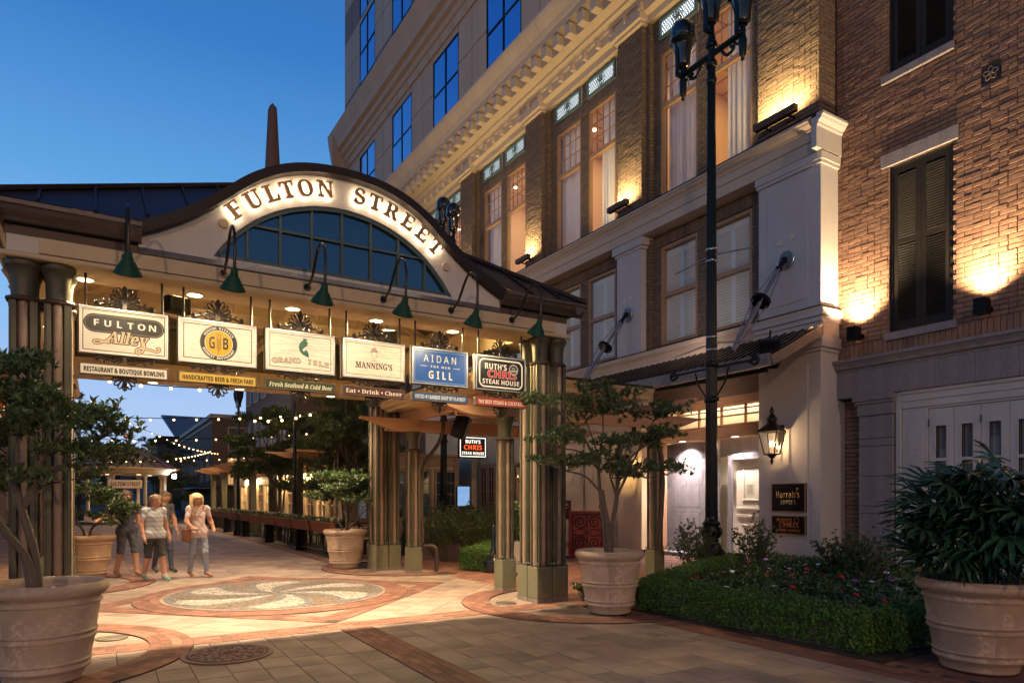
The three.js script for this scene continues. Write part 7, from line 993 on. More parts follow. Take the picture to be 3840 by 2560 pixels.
  // street trees
  const canopyTree = (x, z, h, r, seed, label, n = 3600) => { reseed(seed); const cl = []; for (let k = 0; k < 26; k++) { const a = rnd() * 6.28, q = Math.sqrt(rnd()) * 0.85, y = rr(-1, 1), sh = Math.sqrt(1 - y * y * 0.85); cl.push([Math.cos(a) * r * q * sh, h * 0.62 + y * h * 0.33, Math.sin(a) * r * q * sh, r * rr(0.28, 0.42), r * rr(0.16, 0.26), n / 26 | 0]); } return clumpTree('street_tree', label, x, 0, z, { seed: seed + 1, group: 'street trees along the terrace', leaf: sprig(6, 0.12, 0.05, 0.7), mat: L.dark, spread: 0.26, tone: [0.6, 1.3], fill: 1, stems: [[0.05, 0.05, h * 0.62, 0.075], [0.35, -0.2, h * 0.55, 0.05], [-0.35, 0.25, h * 0.55, 0.05]], clumps: cl }); };
  canopyTree(5.9, -26.6, 5.0, 1.75, 401, 'dark rounded street tree on the terrace in front of the white framed windows', 6000); canopyTree(6.6, -20.6, 5.4, 1.7, 411, 'tall dark street tree on the terrace beside the rear right columns', 6000); canopyTree(7.3, -22.6, 5.0, 1.5, 421, 'dark street tree behind the other two on the terrace', 2600);
  canopyTree(-1.9, -24.5, 5.2, 1.9, 431, 'dark leafy tree behind the left columns'); canopyTree(-2.6, -36, 5.5, 2.4, 441, 'dark leafy tree left of the bandstand', 3000); canopyTree(-1.2, -62, 7, 4.0, 451, 'broad dark tree behind the bandstand', 3000); canopyTree(4.2, -64, 6.5, 3.5, 461, 'broad dark tree right of the bandstand', 3000); canopyTree(4.2, -54, 4.6, 2.0, 471, 'dark tree in front of the far brick building', 2200); canopyTree(1.6, -70, 6.2, 3.5, 481, 'broad dark tree far behind the bandstand', 2600);
}
// ================================================================ BANDSTAND AND FAR BUILDINGS
{
  const gz = thing('bandstand', 'round bandstand with dark ribbed dome and FULTON STREET board', 'bandstand', [1.52, 0, -48.0]);
  const dome = [[2.95, 3.30], [2.6, 3.52], [2.1, 3.86], [1.6, 4.16], [1.1, 4.40], [0.6, 4.56], [0.35, 4.60], [0.35, 4.78], [0.4, 4.8], [0, 4.86]];
  part(gz, 'dome', lathe(dome, 32), mat([0.13, 0.095, 0.09], 0.55, { t: T.metal })); for (let k = 0; k < 24; k++) { const a = k / 24 * 2 * Math.PI; part(gz, 'dome_rib', tube(dome.slice(0, 6).map(([r, y]) => V(Math.cos(a) * r, y + 0.015, Math.sin(a) * r)), 0.025, 10, 4), M.brownmetal); }
  part(gz, 'entablature', lathe([[2.4, 2.92], [2.62, 2.94], [2.66, 3.05], [2.8, 3.15], [2.96, 3.22], [3.0, 3.30], [2.9, 3.32], [2.3, 3.3]], 40), M.cream); part(gz, 'ceiling', (() => { const g = NI(new THREE.CircleGeometry(2.45, 32)); g.rotateX(Math.PI / 2); g.translate(0, 2.93, 0); return triUV(g); })(), M.cream);
  for (let k = 0; k < 8; k++) { const a = k / 8 * 2 * Math.PI + 0.35; part(gz, 'column', [cyl(Math.cos(a) * 2.2, 0, 2.92, Math.sin(a) * 2.2, 0.1, 0.09, 12), cyl(Math.cos(a) * 2.2, 2.7, 2.92, Math.sin(a) * 2.2, 0.1, 0.2, 8), rb(Math.cos(a) * 2.2 - 0.16, Math.cos(a) * 2.2 + 0.16, 0, 0.4, Math.sin(a) * 2.2 - 0.16, Math.sin(a) * 2.2 + 0.16, 0.02)], M.stonebeige); }
  part(gz, 'finial', [cyl(0, 4.8, 6.25, 0, 0.022, 0.015, 6), (() => { const g = sph(0, 5.32, 0, 0.17, 12); return g; })()], mat([0.2, 0.06, 0.07], 0.4)); part(gz, 'floor', cyl(0, 0, 0.12, 0, 2.6, 2.6, 32), M.granite);
  part(gz, 'name_board', bx(-1.0, 0.75, 2.08, 2.58, 2.5, 2.56), M.white); part(gz, 'board_face', mv(new THREE.PlaneGeometry(1.7, 0.46), -0.125, 2.33, 2.565), new THREE.MeshStandardMaterial({ roughness: 0.6, map: canvasTex(420, 110, (g, w, h) => { g.fillStyle = '#e8d9c8'; g.fillRect(0, 0, w, h); g.fillStyle = '#4a2420'; g.font = 'bold 76px sans-serif'; const k = 380 / g.measureText('FULTON STREET').width; g.translate(w / 2, h / 2); g.scale(k, 1); g.textAlign = 'center'; g.textBaseline = 'middle'; g.fillText('FULTON STREET', 0, 0); }) }));
  for (const [x, z] of [[-1, 1], [0.6, 1.4], [1.3, -0.3], [-1.4, -0.6]]) part(gz, 'ceiling_lamp', cyl(x, 2.905, 2.92, z, 0.12, 0.12, 14), glow([1, 0.75, 0.42], 3)); lamp(gz, 'spot', [1, 0.68, 0.36], 40, [0, 2.85, 0.3], { angle: 1.4, pen: 0.8, to: [0, 0, 0.3], radius: 8, name: 'bandstand_light' });
  { const t = thing('flood_lamp', 'bright white floodlight on the bandstand edge', 'floodlight', [4.05, 2.85, -46.6]); part(t, 'lamp_body', rb(-0.14, 0.14, -0.16, 0.16, -0.1, 0.06, 0.02), M.black); part(t, 'lamp_lens', bx(-0.12, 0.12, -0.14, 0.14, 0.062, 0.07), glow([0.8, 0.9, 1], 4)); lamp(t, 'point', [0.85, 0.92, 1], 5, [0, -0.05, 0.2], { radius: 3, name: 'flood' }); }
  const wallWin = (b, face, plane, u, y, w, h, m, name = 'window') => { const g = sub(b, name); const B = (u0, u1, y0, y1, d0, d1) => face === 'x' ? bx(plane + d0, plane + d1, y0, y1, u0, u1) : bx(u0, u1, y0, y1, plane - d1, plane - d0); part(g, 'frame', [B(u - w / 2, u - w / 2 + 0.07, y, y + h, -0.06, 0.02), B(u + w / 2 - 0.07, u + w / 2, y, y + h, -0.06, 0.02), B(u - w / 2 + 0.07, u + w / 2 - 0.07, y + h - 0.07, y + h, -0.06, 0.02), B(u - w / 2, u + w / 2, y - 0.1, y, -0.1, 0.02), B(u - 0.03, u + 0.03, y, y + h - 0.07, -0.05, 0.02)], M.stonebeige); for (const s of [-1, 1]) part(g, 'pane', B(s < 0 ? u - w / 2 + 0.07 : u + 0.03, s < 0 ? u - 0.03 : u + w / 2 - 0.07, y, y + h - 0.07, -0.02, -0.01), m); };
  const bb = T.brick, farBrick = M.hotelbrick[0], sidingish = M.hotelbrick[1];
  const courseLines = (b, face, plane, u0, u1, y0, y1) => { const g = []; for (let y = y0; y < y1; y += 0.3) g.push(face === 'x' ? bx(plane - 0.012, plane, y, y + 0.27, u0, u1) : bx(u0, u1, y, y + 0.27, plane, plane + 0.012)); stuff(b, 'brick_course', g, farBrick); };
  // brick building behind the terrace trees
  const f1 = thing('brick_block', 'tall dark brick building with grey shutters rising behind the terrace trees', 'building'); part(f1, 'wall', bx(10.62, 15, 3.3, 15, -60, -44.5), sidingish); courseLines(f1, 'x', 10.62, -60, -44.5, 3.4, 15); courseLines(f1, 'z', -44.5, 10.6, 13.4, 3.4, 15);
  for (const y of [5.2, 9.0]) for (let k = 0; k < 5; k++) { const z = -46.6 - k * 2.9; wallWin(f1, 'x', 10.6, z, y, 1.1, 2.1, M.darkglass); for (const s of [-1, 1]) part(f1, 'shutter', bx(10.5, 10.56, y - 0.05, y + 2.15, z + s * 0.88 - 0.3, z + s * 0.88 + 0.3), mat([0.16, 0.17, 0.2], 0.6)); part(f1, 'lintel', rb(10.54, 10.62, y + 2.12, y + 2.4, z - 0.8, z + 0.8, 0.01), M.granite); }
  // corner building with painted letter panel
  const f2 = thing('corner_building', 'two storey dark brick corner building with painted white letter panel and balcony', 'building'); part(f2, 'wall', bx(8.0, 20, 0, 8.2, -84, -60.0), sidingish); courseLines(f2, 'x', 8.0, -84, -60, 0.2, 8.0); courseLines(f2, 'z', -60, 8.0, 20, 0.2, 8.0); part(f2, 'parapet', [bx(7.85, 20, 8.0, 8.35, -84, -59.85), bx(7.9, 8.0, 7.55, 7.7, -84, -59.9)], M.stonebeige);
  part(f2, 'letter_panel', [bx(9.2, 9.28, 5.3, 7.35, -60, -59.96), bx(9.2, 13, 7.27, 7.35, -60, -59.96), bx(9.2, 13, 5.3, 5.38, -60, -59.96), bx(10.6, 10.78, 5.6, 7.1, -60, -59.96), bx(11.5, 11.68, 5.6, 7.1, -60, -59.96), (() => { const g = bar(V(10.7, 7.05, -59.98), V(11.58, 5.65, -59.98), 0.02, 0.2); return g; })(), bx(10.5, 10.9, 7.0, 7.1, -60, -59.955), bx(10.5, 10.88, 5.6, 5.7, -60, -59.955), bx(11.4, 11.8, 7.0, 7.1, -60, -59.955), (() => { const g = NI(new THREE.CylinderGeometry(0.28, 0.28, 0.03, 20)); g.rotateX(Math.PI / 2); g.scale(1, 0.6, 1); g.translate(9.9, 6.5, -59.98); return triUV(g); })()], M.white);
  wallWin(f2, 'z', -60, 10.0, 2.6, 1.7, 2.2, glow([1, 0.55, 0.2], 0.55, [0.3, 0.2, 0.1]), 'lit_window'); wallWin(f2, 'z', -60, 12.4, 2.6, 1.7, 2.2, glow([1, 0.55, 0.2], 0.4, [0.3, 0.2, 0.1]), 'lit_window'); for (let k = 0; k < 4; k++) wallWin(f2, 'x', 8.0, -62.5 - k * 3.6, 3.0, 1.2, 2.0, M.darkglass);
  const bl = sub(f2, 'balcony'); part(bl, 'deck', bx(6.9, 8.0, 2.25, 2.4, -80, -59.2), M.zinc); part(bl, 'rail', [bx(6.9, 6.95, 3.35, 3.4, -80, -59.2), bx(6.9, 12.5, 3.35, 3.4, -59.25, -59.2), bx(6.9, 12.5, 2.3, 2.4, -60, -59.2)], M.black); const bal = []; for (let z = -80; z < -59.2; z += 0.25) bal.push(bx(6.915, 6.935, 2.4, 3.35, z, z + 0.02)); for (let x = 6.9; x < 12.5; x += 0.2) bal.push(bx(x, x + 0.02, 2.4, 3.35, -59.235, -59.215)); stuff(bl, 'baluster', bal, M.black);
  const f3 = thing('dark_gabled_building', 'dark building with flat roof beyond the corner building', 'building'); part(f3, 'wall', bx(6.2, 14, 0, 8.6, -110, -92), M.hotelbrick[2]); part(f3, 'roof', bx(6.0, 14.2, 8.6, 8.9, -110.2, -91.8), M.black); for (let k = 0; k < 3; k++) wallWin(f3, 'x', 6.2, -94 - k * 5, 4.5, 1.6, 2.2, M.darkglass);
  const f4 = thing('blue_angular_building', 'pale blue angular glass roof corner far beyond the street', 'building'); part(f4, 'roof', shapeZ([[9.3, 15.4], [17, 15.4], [20, 14.2], [20, 11], [12.0, 11]].reverse(), -131, -129), mat([0.22, 0.3, 0.42], 0.4)); part(f4, 'wall', bx(12.2, 20, 0, 11, -131, -129.5), M.towermauve);
  const f5 = thing('far_office_block', 'pale far office block above the trees behind the bandstand', 'building'); part(f5, 'wall', bx(2.5, 9, 0, 9.6, -150, -140), mat([0.3, 0.34, 0.42], 0.8, { t: T.plaster })); for (let k = 0; k < 4; k++) part(f5, 'window_band', bx(2.6, 8.9, 4 + k * 1.4, 4.7 + k * 1.4, -140, -139.9), M.darkglass);
  const f6 = thing('white_columned_block', 'tall pale building with vertical piers at the far left edge', 'building'); part(f6, 'wall', bx(-22, -6.8, 0, 26, -40, -26), mat([0.45, 0.45, 0.48], 0.8, { t: T.plaster })); for (let k = 0; k < 8; k++) part(f6, 'pier', rb(-6.8, -6.5, 0, 26, -39.6 + k * 1.8, -38.9 + k * 1.8, 0.02), M.pierwhite); for (let k = 0; k < 7; k++) for (let j = 0; j < 7; j++) part(f6, 'window', bx(-6.79, -6.76, 2 + j * 3.4, 4.4 + j * 3.4, -38.8 + k * 1.8, -37.9 + k * 1.8), M.darkglass);
  const f7 = thing('left_row_building', 'low brick building lining the left side of the street behind the trees', 'building'); part(f7, 'wall', bx(-16, -4.4, 0, 5.6, -78, -21.5), M.hotelbrick[1]); { const g = []; for (let y = 0.2; y < 5.5; y += 0.3) g.push(bx(-4.4, -4.388, y, y + 0.27, -78, -21.5)); stuff(f7, 'brick_course', g, farBrick); } courseLines(f7, 'z', -21.5, -16, -4.4, 0.2, 5.5); part(f7, 'parapet', bx(-16.1, -4.25, 5.5, 5.8, -78, -21.35), M.stonebeige);
  for (let k = 0; k < 8; k++) { const z = -24.5 - k * 6, w = sub(f7, 'window'); part(w, 'frame', [bx(-4.39, -4.33, 0.9, 3.2, z - 1.0, z - 0.9), bx(-4.39, -4.33, 0.9, 3.2, z + 0.9, z + 1.0), bx(-4.39, -4.33, 3.1, 3.2, z - 0.9, z + 0.9), bx(-4.39, -4.3, 0.8, 0.9, z - 1.0, z + 1.0), bx(-4.39, -4.34, 0.9, 3.1, z - 0.03, z + 0.03)], M.stonebeige); part(w, 'pane', bx(-4.385, -4.37, 0.9, 3.1, z - 0.9, z + 0.9), M.darkglass); }
  const f8 = thing('distant_row', 'long low building closing the far end of the street behind the trees', 'building'); part(f8, 'wall', bx(-60, 2.2, 0, 8.5, -170, -160), M.hotelbrick[1]); for (let k = 0; k < 14; k++) part(f8, 'window', bx(-40 + k * 3, -38.5 + k * 3, 3, 6, -160, -159.95), M.darkglass);
  // lit canopy on the left of the street
  const cv = thing('left_canopy', 'orange lit timber canopy with curved brackets behind the left columns', 'canopy'); part(cv, 'roof', [bx(-4.2, -0.55, 3.95, 4.05, -19.6, -15.6), runZ([[-0.55, 3.95], [-0.42, 4.0], [-0.36, 4.08], [-0.36, 4.14], [-0.7, 4.16]], -19.6, -15.6)], M.timber); for (let k = 0; k < 7; k++) part(cv, 'bracket', shapeZ([[-2.4, 3.0], [-2.3, 3.0], [-1.6, 3.7], [-0.6, 3.9], [-0.6, 3.95], [-2.4, 3.95]], -19.4 + k * 0.6, -19.32 + k * 0.6), M.timber); part(cv, 'wall', [bx(-2.6, -2.4, 0, 3.95, -19.6, -15.6)], mat([0.5, 0.26, 0.13], 0.7, { t: T.plaster })); for (const z of [-18.8, -16.4]) part(cv, 'post', rb(-0.95, -0.75, 0, 3.95, z - 0.1, z + 0.1, 0.01), M.timber);
  { const t = thing('canopy_lamp', 'warm pendant lamp under the left canopy', 'lamp', [-1.5, 3.3, -17.4]); part(t, 'shade', lathe([[0.02, 0.2], [0.16, 0.0], [0.15, 0.0], [0.02, 0.19]], 16), M.iron); part(t, 'bulb', sph(0, 0.03, 0, 0.05, 8), glow([1, 0.6, 0.25], 14)); part(t, 'cord', rod(V(0, 0.2, 0), V(0, 0.65, 0), 0.006), M.black); lamp(t, 'point', [1, 0.58, 0.26], 22, [0, -0.03, 0], { radius: 2, name: 'canopy_lamp_light' }); }
  // slim street lamps along the terrace
  const sl = (x, z, h, label) => { const t = thing('slim_lamp_post', label, 'street lamp', [x, 0, z], 'slim lamp posts along the street'); part(t, 'base', lathe([[0.2, 0], [0.2, 0.1], [0.15, 0.3], [0.18, 0.5], [0.12, 0.7], [0.16, 0.9], [0.08, 1.05], [0.07, 1.2]], 16), M.polegreen); part(t, 'pole', cyl(0, 1.0, h, 0, 0.07, 0.05, 10), M.polegreen); part(t, 'lamp_head', [rb(-0.06, 0.06, h, h + 0.35, -0.3, 0.3, 0.02), lathe([[0.05, h], [0.14, h + 0.3], [0.16, h + 0.5], [0.1, h + 0.7], [0, h + 0.75]], 12).translate(0, 0.1, -0.28), lathe([[0.05, h], [0.14, h + 0.3], [0.16, h + 0.5], [0.1, h + 0.7], [0, h + 0.75]], 12).translate(0, 0.1, 0.28)], M.black); };
  sl(5.0, -29.9, 5.3, 'slim dark lamp post rising through the string lights'); sl(5.75, -23.6, 5.0, 'slim dark lamp post with cast base beside the terrace tree'); sl(7.3, -17.4, 6.2, 'slim dark post behind the short pergola column');
}
// ================================================================ STRING LIGHTS
{
  const bulbMat = glow([1, 0.58, 0.22], 9), bulbG = sph(0, -0.05, 0, 0.034, 8), capG = cyl(0, -0.03, 0.03, 0, 0.014, 0.012, 6);
  const pix = (u, v, z) => { const a = (u - 1920) / FPX, b = (1860 - v) / FPX, dx = fwd.x + a * rgt.x, dz = fwd.z + a * rgt.z, t = z / dz; return V(dx * t, EYE + b * t, z); };
  const line = (label, p0, p1, n, sag, o = {}) => { const t = thing('string_lights', label, 'string lights', [p0.x, p0.y, p0.z], 'festoon lights over the street'); const q = p1.clone().sub(p0), pts = []; for (let k = 0; k <= 16; k++) { const s = k / 16; pts.push(q.clone().multiplyScalar(s).add(V(0, -sag * 4 * s * (1 - s), 0))); } const c = new THREE.CatmullRomCurve3(pts); part(t, 'wire', tube(pts, 0.012, 32, 4), M.black); for (let k = 0; k < n; k++) { const p = c.getPoint((k + 0.5) / n); const b = part(t, 'bulb', bulbG, bulbMat); b.position.copy(p); const e = part(t, 'socket', capG, M.black); e.position.copy(p); if (k % 3 === 1) lamp(t, 'point', [1, 0.6, 0.26], o.I ?? 2.2, [p.x, p.y - 0.06, p.z], { radius: 1.6, name: 'bulb_light' }); } };
  line('festoon string of warm bulbs crossing the street nearest the gateway', pix(330, 1562, -24), pix(1230, 1545, -24), 11, 0.12);
  line('festoon string of warm bulbs crossing the street beyond the lamp post', pix(290, 1645, -30), pix(1180, 1620, -30), 12, 0.14);
  line('festoon string of warm bulbs crossing before the bandstand roof', pix(280, 1728, -40), pix(1150, 1700, -40), 18, 0.14, { I: 3 });
  line('festoon string rising to the bandstand finial from the left', pix(250, 1655, -44), pix(474, 1578, -47.8), 8, 0.05); line('festoon string falling from the bandstand finial to the right', pix(474, 1578, -47.8), pix(640, 1650, -44), 6, 0.05);
  line('festoon string running along the far brick building', pix(640, 1655, -38), pix(820, 1700, -54), 12, 0.1); line('festoon string running under the corner building balcony', pix(650, 1718, -36), pix(790, 1690, -56), 12, 0.08);
  line('festoon string hung close behind the gateway', pix(350, 1412, -17.5), pix(800, 1455, -17.5), 4, 0.06, { I: 0.5 }); line('short festoon string in front of the terrace trees', pix(930, 1570, -20), pix(1190, 1540, -18), 5, 0.1);
}
// ================================================================ PEOPLE
{
  const figure = (label, pos0_, turn, P) => {
    // joints in metres, facing +z; bones: [a, b, ra, rb, region]
    const s = P.h / 1.68, st = P.stride, J = {
      pel: [0, 0.93, 0], chest: [0, 1.24, 0.0], neck: [0, 1.41, 0.0], head: [P.look * 0.03, 1.565, 0.025], shL: [0.175, 1.37, 0], shR: [-0.175, 1.37, 0],
      hipL: [0.09, 0.90, 0], hipR: [-0.09, 0.90, 0], knL: [0.10, 0.49, 0.03 + st * 0.5], knR: [-0.10, 0.49, 0.03 - st * 0.3], anL: [0.10, 0.085, st], anR: [-0.10, 0.10, -st], toL: [0.115, 0.035, st + 0.15], toR: [-0.115, 0.035, -st + 0.14], ...P.arms };
    const bones = [['pel', 'chest', 0.145 * P.w, 0.14 * P.w, 1], ['chest', 'neck', 0.135 * P.w, 0.07, 1], ['shL', 'shR', 0.072, 0.072, 1], ['neck', 'head', 0.05, 0.055, 0], ['head', 'head', 0.098, 0.098, 0], ['shL', 'elL', 0.055, 0.043, 3], ['shR', 'elR', 0.055, 0.043, 3], ['elL', 'wrL', 0.042, 0.029, 0], ['elR', 'wrR', 0.042, 0.029, 0], ['hipL', 'knL', 0.092 * P.w, 0.064, 2], ['hipR', 'knR', 0.092 * P.w, 0.064, 2], ['knL', 'anL', 0.06, 0.042, P.bare ? 0 : 2], ['knR', 'anR', 0.06, 0.042, P.bare ? 0 : 2], ['anL', 'toL', 0.042, 0.035, 4], ['anR', 'toR', 0.042, 0.035, 4], ['hipL', 'hipR', 0.115 * P.w, 0.115 * P.w, 2], ['wrL', 'haL', 0.028, 0.03, 0], ['wrR', 'haR', 0.028, 0.03, 0]];
    const dist = (x, y, z, b) => { const A = J[b[0]], B = J[b[1]], dx = B[0] - A[0], dy = B[1] - A[1], dz = B[2] - A[2], q = dx * dx + dy * dy + dz * dz, t = q ? Math.max(0, Math.min(1, ((x - A[0]) * dx + (y - A[1]) * dy + (z - A[2]) * dz) / q)) : 0; const ex = x - A[0] - dx * t, ey = (y - A[1] - dy * t) * (b[0] === 'head' && !q ? 0.8 : 1), ez = (z - A[2] - dz * t) * (b[4] === 1 ? 1.35 : 1); return Math.hypot(ex, ey, ez) - (b[2] + (b[3] - b[2]) * t); };
    const n = 100, mc = new MarchingCubes(n, new THREE.MeshBasicMaterial(), false, false, 60000); mc.isolation = 0; const sc = 0.92, hf = n / 2;
    for (let k = 0; k < n; k++) for (let j = 0; j < n; j++) for (let i = 0; i < n; i++) { const x = (i - hf) / hf * sc, y = (j - hf) / hf * sc + 0.86, z = (k - hf) / hf * sc; let d = 9; for (const b of bones) { const e = dist(x, y, z, b); if (e > 0.25) { if (e < d) d = Math.min(d, e); continue; } const kk = 0.035, h = Math.max(0, kk - Math.abs(d - e)) / kk; d = Math.min(d, e) - h * h * kk * 0.25; } mc.field[k * n * n + j * n + i] = -(d + (Math.abs(d) < 0.06 && y > 0.45 && y < 1.4 ? 0.007 * Math.sin(y * 34 + x * 21 + P.seed) * Math.sin(x * 40 - z * 30 + y * 12) : 0)); }
    mc.update(); const cnt = mc.count, pos = new Float32Array(cnt * 3), nor = new Float32Array(cnt * 3), col = new Float32Array(cnt * 3);
    for (let i = 0; i < cnt; i++) { let x = mc.positionArray[i * 3] * sc, y = mc.positionArray[i * 3 + 1] * sc + 0.86, z = mc.positionArray[i * 3 + 2] * sc; let best = 9, reg = 0; for (const b of bones) { const e = dist(x, y, z, b); if (e < best) { best = e; reg = b[4]; } } if (reg === 3) { const top = 1.37, el = Math.min(J.elL[1], J.elR[1]); reg = y > el + (top - el) * 0.45 ? 1 : 0; } if (reg === 1 && y > 1.44) reg = 0; if (reg === 2 && y > P.hem) reg = 1; if (reg === 1 && y < P.hem) reg = 2; const c = [P.skin, P.top, P.legs, P.top, P.shoe][reg]; pos.set([x * s, y * s, z * s], i * 3); nor.set([mc.normalArray[i * 3], mc.normalArray[i * 3 + 1], mc.normalArray[i * 3 + 2]], i * 3); const stripe = reg === 1 && P.stripe ? (Math.sin(y * 260) > 0 ? 1 : 0.72) : 1; col.set([c[0] * stripe, c[1] * stripe, c[2] * stripe], i * 3); }
    const g = new THREE.BufferGeometry(); g.setAttribute('position', new THREE.BufferAttribute(pos, 3)); g.setAttribute('normal', new THREE.BufferAttribute(nor, 3)); g.setAttribute('color', new THREE.BufferAttribute(col, 3));
    g.computeVertexNormals();
    const t = thing('person', label, 'person', [0, 0, 0], 'people walking under the gateway', turn);
    const m = new THREE.Mesh(g, new THREE.MeshPhysicalMaterial({ vertexColors: true, roughness: 0.75 })); m.name = 'body'; t.add(m);
    // face: nose, eyes, mouth, ears
    const H = J.head, q = (x, y, z, r) => sph((H[0] + x) * s, (H[1] + y) * s, (H[2] + z) * s, r * s, 8), skinM = mat(P.skin, 0.65);
    part(t, 'face', [limb([V(H[0] * s, (H[1] + 0.02) * s, (H[2] + 0.09) * s), V(H[0] * s, (H[1] - 0.02) * s, (H[2] + 0.115) * s)], [0.008, 0.014], 3, 6), q(0.1, 0, 0, 0.022), q(-0.1, 0, 0, 0.022)], skinM);
    part(t, 'eye', [q(0.034, 0.018, 0.085, 0.011), q(-0.034, 0.018, 0.085, 0.011)], M.black); part(t, 'mouth', [limb([V((H[0] - 0.022) * s, (H[1] - 0.055) * s, (H[2] + 0.085) * s), V((H[0] + 0.022) * s, (H[1] - 0.055) * s, (H[2] + 0.085) * s)], [0.007, 0.007], 3, 6)], mat([0.3, 0.09, 0.07], 0.6));
    // hair: a cap, longer where the photo shows it
    const hair = NI(new THREE.SphereGeometry(0.112 * s, 18, 12, 0, 6.3, 0, 1.75)); hair.scale(1, 1.12, 1.05); hair.rotateX(-0.35); hair.translate(H[0] * s, (H[1] + 0.012) * s, (H[2] - 0.012) * s); hair.deleteAttribute('uv'); const hg = [triUV(hair)]; if (P.long) hg.push(limb([V(H[0] * s, (H[1] + 0.05) * s, (H[2] - 0.06) * s), V(H[0] * s, (H[1] - 0.1) * s, (H[2] - 0.085) * s), V(H[0] * s, (H[1] - 0.1 - P.long) * s, (H[2] - 0.09) * s)], [0.09 * s, 0.085 * s, 0.05 * s], 6, 10)); reseed(P.seed * 7 + 3); for (let k = 0; k < 46; k++) { const a = rr(0.9, 5.4), r0 = 0.1, b = V(Math.sin(a) * r0, rr(0.0, 0.09), Math.cos(a) * r0 * 0.9 - 0.015), ln = (P.long || 0.04) * rr(0.6, 1.15); hg.push(limb([V(H[0] + b.x * 0.6, H[1] + 0.1, H[2] + b.z * 0.6), V(H[0] + b.x * 1.1, H[1] + b.y, H[2] + b.z * 1.1), V(H[0] + b.x * rr(1.0, 1.3), H[1] + b.y - 0.08 - ln, H[2] + b.z * rr(0.95, 1.25))].map((v) => v.multiplyScalar(s)), [0.014, 0.012, 0.004], 5, 4)); } part(t, 'hair', hg, mat(P.hair, 0.6)); if (P.bag) { part(t, 'shoulder_bag', [rb(-0.31 * s, -0.19 * s, 0.72 * s, 0.98 * s, -0.08, 0.14, 0.03), limb([V(-0.25, 0.97, 0.1), V(-0.14, 1.25, 0.15), V(0.1, 1.43, 0.06), V(0.06, 1.3, -0.14), V(-0.22, 0.98, -0.06)].map((v) => v.multiplyScalar(s)), [0.012, 0.012, 0.012], 14, 5)], mat([0.2, 0.08, 0.04], 0.6)); }
    // fingers
    for (const sd of ['L', 'R']) { const w = J['wr' + sd], h = J['ha' + sd], sg = sd === 'L' ? 1 : -1, dir = V(h[0] - w[0], h[1] - w[1], h[2] - w[2]).normalize(), side = V(0, 0, 1), fs = []; for (let k = 0; k < 4; k++) { const b = V(...h).addScaledVector(side, (k - 1.5) * 0.017), len = [0.062, 0.075, 0.07, 0.055][k]; fs.push(limb([b.clone(), b.clone().addScaledVector(dir, len * 0.5).add(V(-sg * 0.004, 0, 0)), b.clone().addScaledVector(dir, len).add(V(-sg * 0.018, 0, 0))].map((v) => v.multiplyScalar(s)), [0.0095, 0.009, 0.007], 5, 6)); } const tb = V(...w).lerp(V(...h), 0.4).addScaledVector(side, 0.026); fs.push(limb([tb.clone(), tb.clone().addScaledVector(side, 0.022).addScaledVector(dir, 0.025), tb.clone().addScaledVector(side, 0.026).addScaledVector(dir, 0.055)].map((v) => v.multiplyScalar(s)), [0.011, 0.01, 0.008], 5, 6)); part(t, 'fingers', fs, skinM); }
    return t;
  };
  const put = (t, x, z, y = 0.012) => t.position.set(x, y, z);
  const down = { elL: [0.255, 1.10, -0.03], wrL: [0.275, 0.87, 0.06], haL: [0.272, 0.79, 0.09], elR: [-0.255, 1.10, 0.02], wrR: [-0.27, 0.87, 0.13], haR: [-0.265, 0.80, 0.17] };
  const SK = [0.40, 0.20, 0.13];
  put(figure('person in a striped pale tee and dark shorts walking towards the plaza', [0, 0, 0], 0.42, { h: 1.63, w: 1.22, stride: 0.2, look: 1, hem: 0.84, skin: SK, seed: 1, top: [0.44, 0.44, 0.47], legs: [0.03, 0.028, 0.03], shoe: [0.18, 0.28, 0.24], bare: true, stripe: true, hair: [0.16, 0.09, 0.05], long: 0, arms: down }), 0.92, -14.6);
  put(figure('person with long blond hair in a cream top and pale trousers', [0, 0, 0], 0.35, { h: 1.66, w: 0.98, stride: 0.15, look: -1.2, hem: 0.80, skin: SK, seed: 2, bag: true, top: [0.52, 0.40, 0.38], legs: [0.22, 0.24, 0.30], shoe: [0.36, 0.18, 0.10], bare: false, hair: [0.60, 0.42, 0.20], long: 0.26, arms: { elL: [0.27, 1.10, 0.0], wrL: [0.24, 0.95, 0.18], haL: [0.20, 0.93, 0.25], elR: [-0.25, 1.12, 0.04], wrR: [-0.20, 0.98, 0.22], haR: [-0.15, 0.97, 0.28] } }), 1.72, -14.85);
  put(figure('person in a dark tee and shorts with one arm stretched out to the side', [0, 0, 0], 0.5, { h: 1.72, w: 1.02, stride: 0.18, look: -1, hem: 0.86, skin: SK, seed: 3, top: [0.03, 0.03, 0.045], legs: [0.05, 0.05, 0.06], shoe: [0.25, 0.14, 0.1], bare: true, hair: [0.07, 0.04, 0.025], long: 0, arms: { ...down, elR: [-0.42, 1.22, 0.08], wrR: [-0.64, 1.12, 0.18], haR: [-0.71, 1.10, 0.22] } }), 0.50, -15.6);
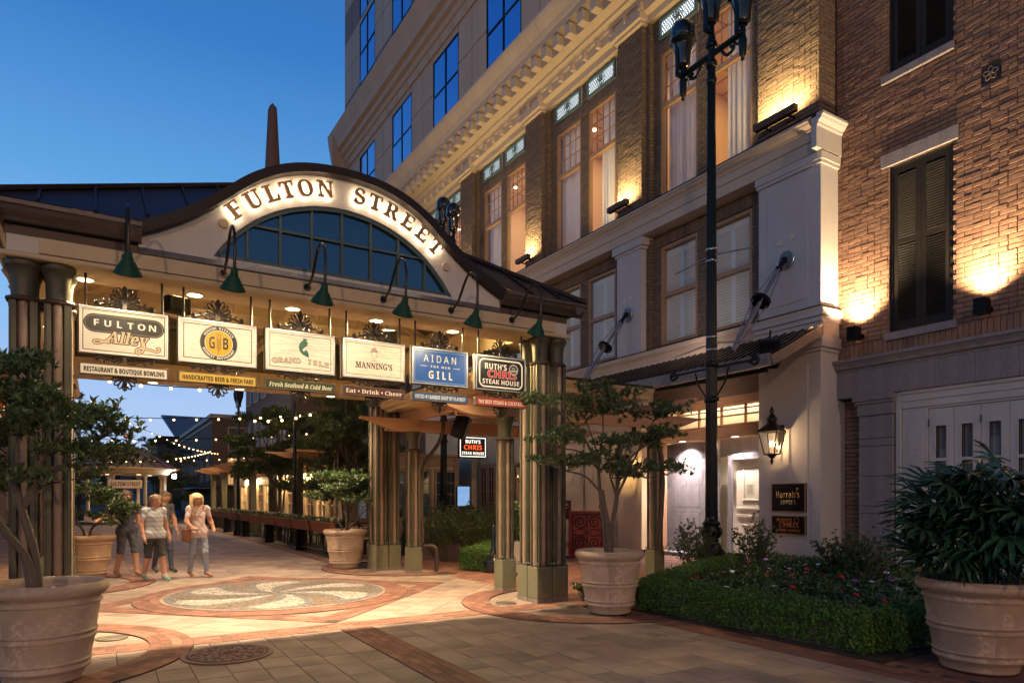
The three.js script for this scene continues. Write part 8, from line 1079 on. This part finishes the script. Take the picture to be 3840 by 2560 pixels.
  put(figure('person in dark clothes walking behind the striped tee', [0, 0, 0], 0.4, { h: 1.70, w: 1.0, stride: 0.16, look: 1.4, hem: 0.86, skin: SK, seed: 4, top: [0.06, 0.055, 0.06], legs: [0.04, 0.045, 0.07], shoe: [0.05, 0.05, 0.05], bare: false, hair: [0.10, 0.06, 0.03], long: 0.1, arms: down }), 1.18, -16.1);
}
// ================================================================ ADDED FILL LAMPS OUT OF VIEW (unseen masts put in to warm the facades)
{
  const mast = (x, z, h, I, label) => { const t = thing('added_fill_mast', label, 'street lamp', [x, 0, z], 'added warm fill lamps out of view'); part(t, 'mast', cyl(0, 0, h, 0, 0.14, 0.07, 12), M.polegreen); part(t, 'arm', tube([V(0, h, 0), V(0, h + 0.4, -0.5), V(0, h + 0.4, -1.2)], 0.05, 12, 6), M.polegreen); part(t, 'lamp_head', rb(-0.18, 0.18, h + 0.32, h + 0.5, -1.9, -1.15, 0.05), M.zinc); part(t, 'lamp_lens', rb(-0.15, 0.15, h + 0.28, h + 0.32, -1.8, -1.25, 0.01), glow([1, 0.62, 0.3], 12)); lamp(t, 'point', [1, 0.60, 0.34], I, [0, h + 0.2, -1.52], { radius: 8, name: 'mast_fill_light' }); };
  mast(-15, 24, 10, 560, 'added warm fill lamp on an unseen mast, left of the viewpoint'); mast(4, 30, 11, 660, 'added warm fill lamp on an unseen mast behind the viewpoint');
  const t = thing('added_facade_fill', 'added fill light on an unseen mast, warming the hotel facade', 'floodlight', [-11, 0, -15]); part(t, 'mast', cyl(0, 0, 8, 0, 0.12, 0.08, 12), M.polegreen); part(t, 'lamp_body', rb(-0.25, 0.2, 8, 8.4, -0.35, 0.35, 0.04), M.black); part(t, 'lamp_lens', rb(0.2, 0.23, 8.05, 8.35, -0.3, 0.3, 0.01), glow([1, 0.66, 0.38], 12)); lamp(t, 'spot', [1, 0.70, 0.48], 290, [0.3, 8.2, 0], { angle: 0.62, pen: 0.9, to: [24.5, 20, -13], radius: 8, name: 'facade_fill_light' });  // unseen source added to warm the tower and upper hotel front
}
scene.traverse((o) => { if (o.isMesh) { o.castShadow = o.receiveShadow = true; } });
renderer.render(scene, camera);
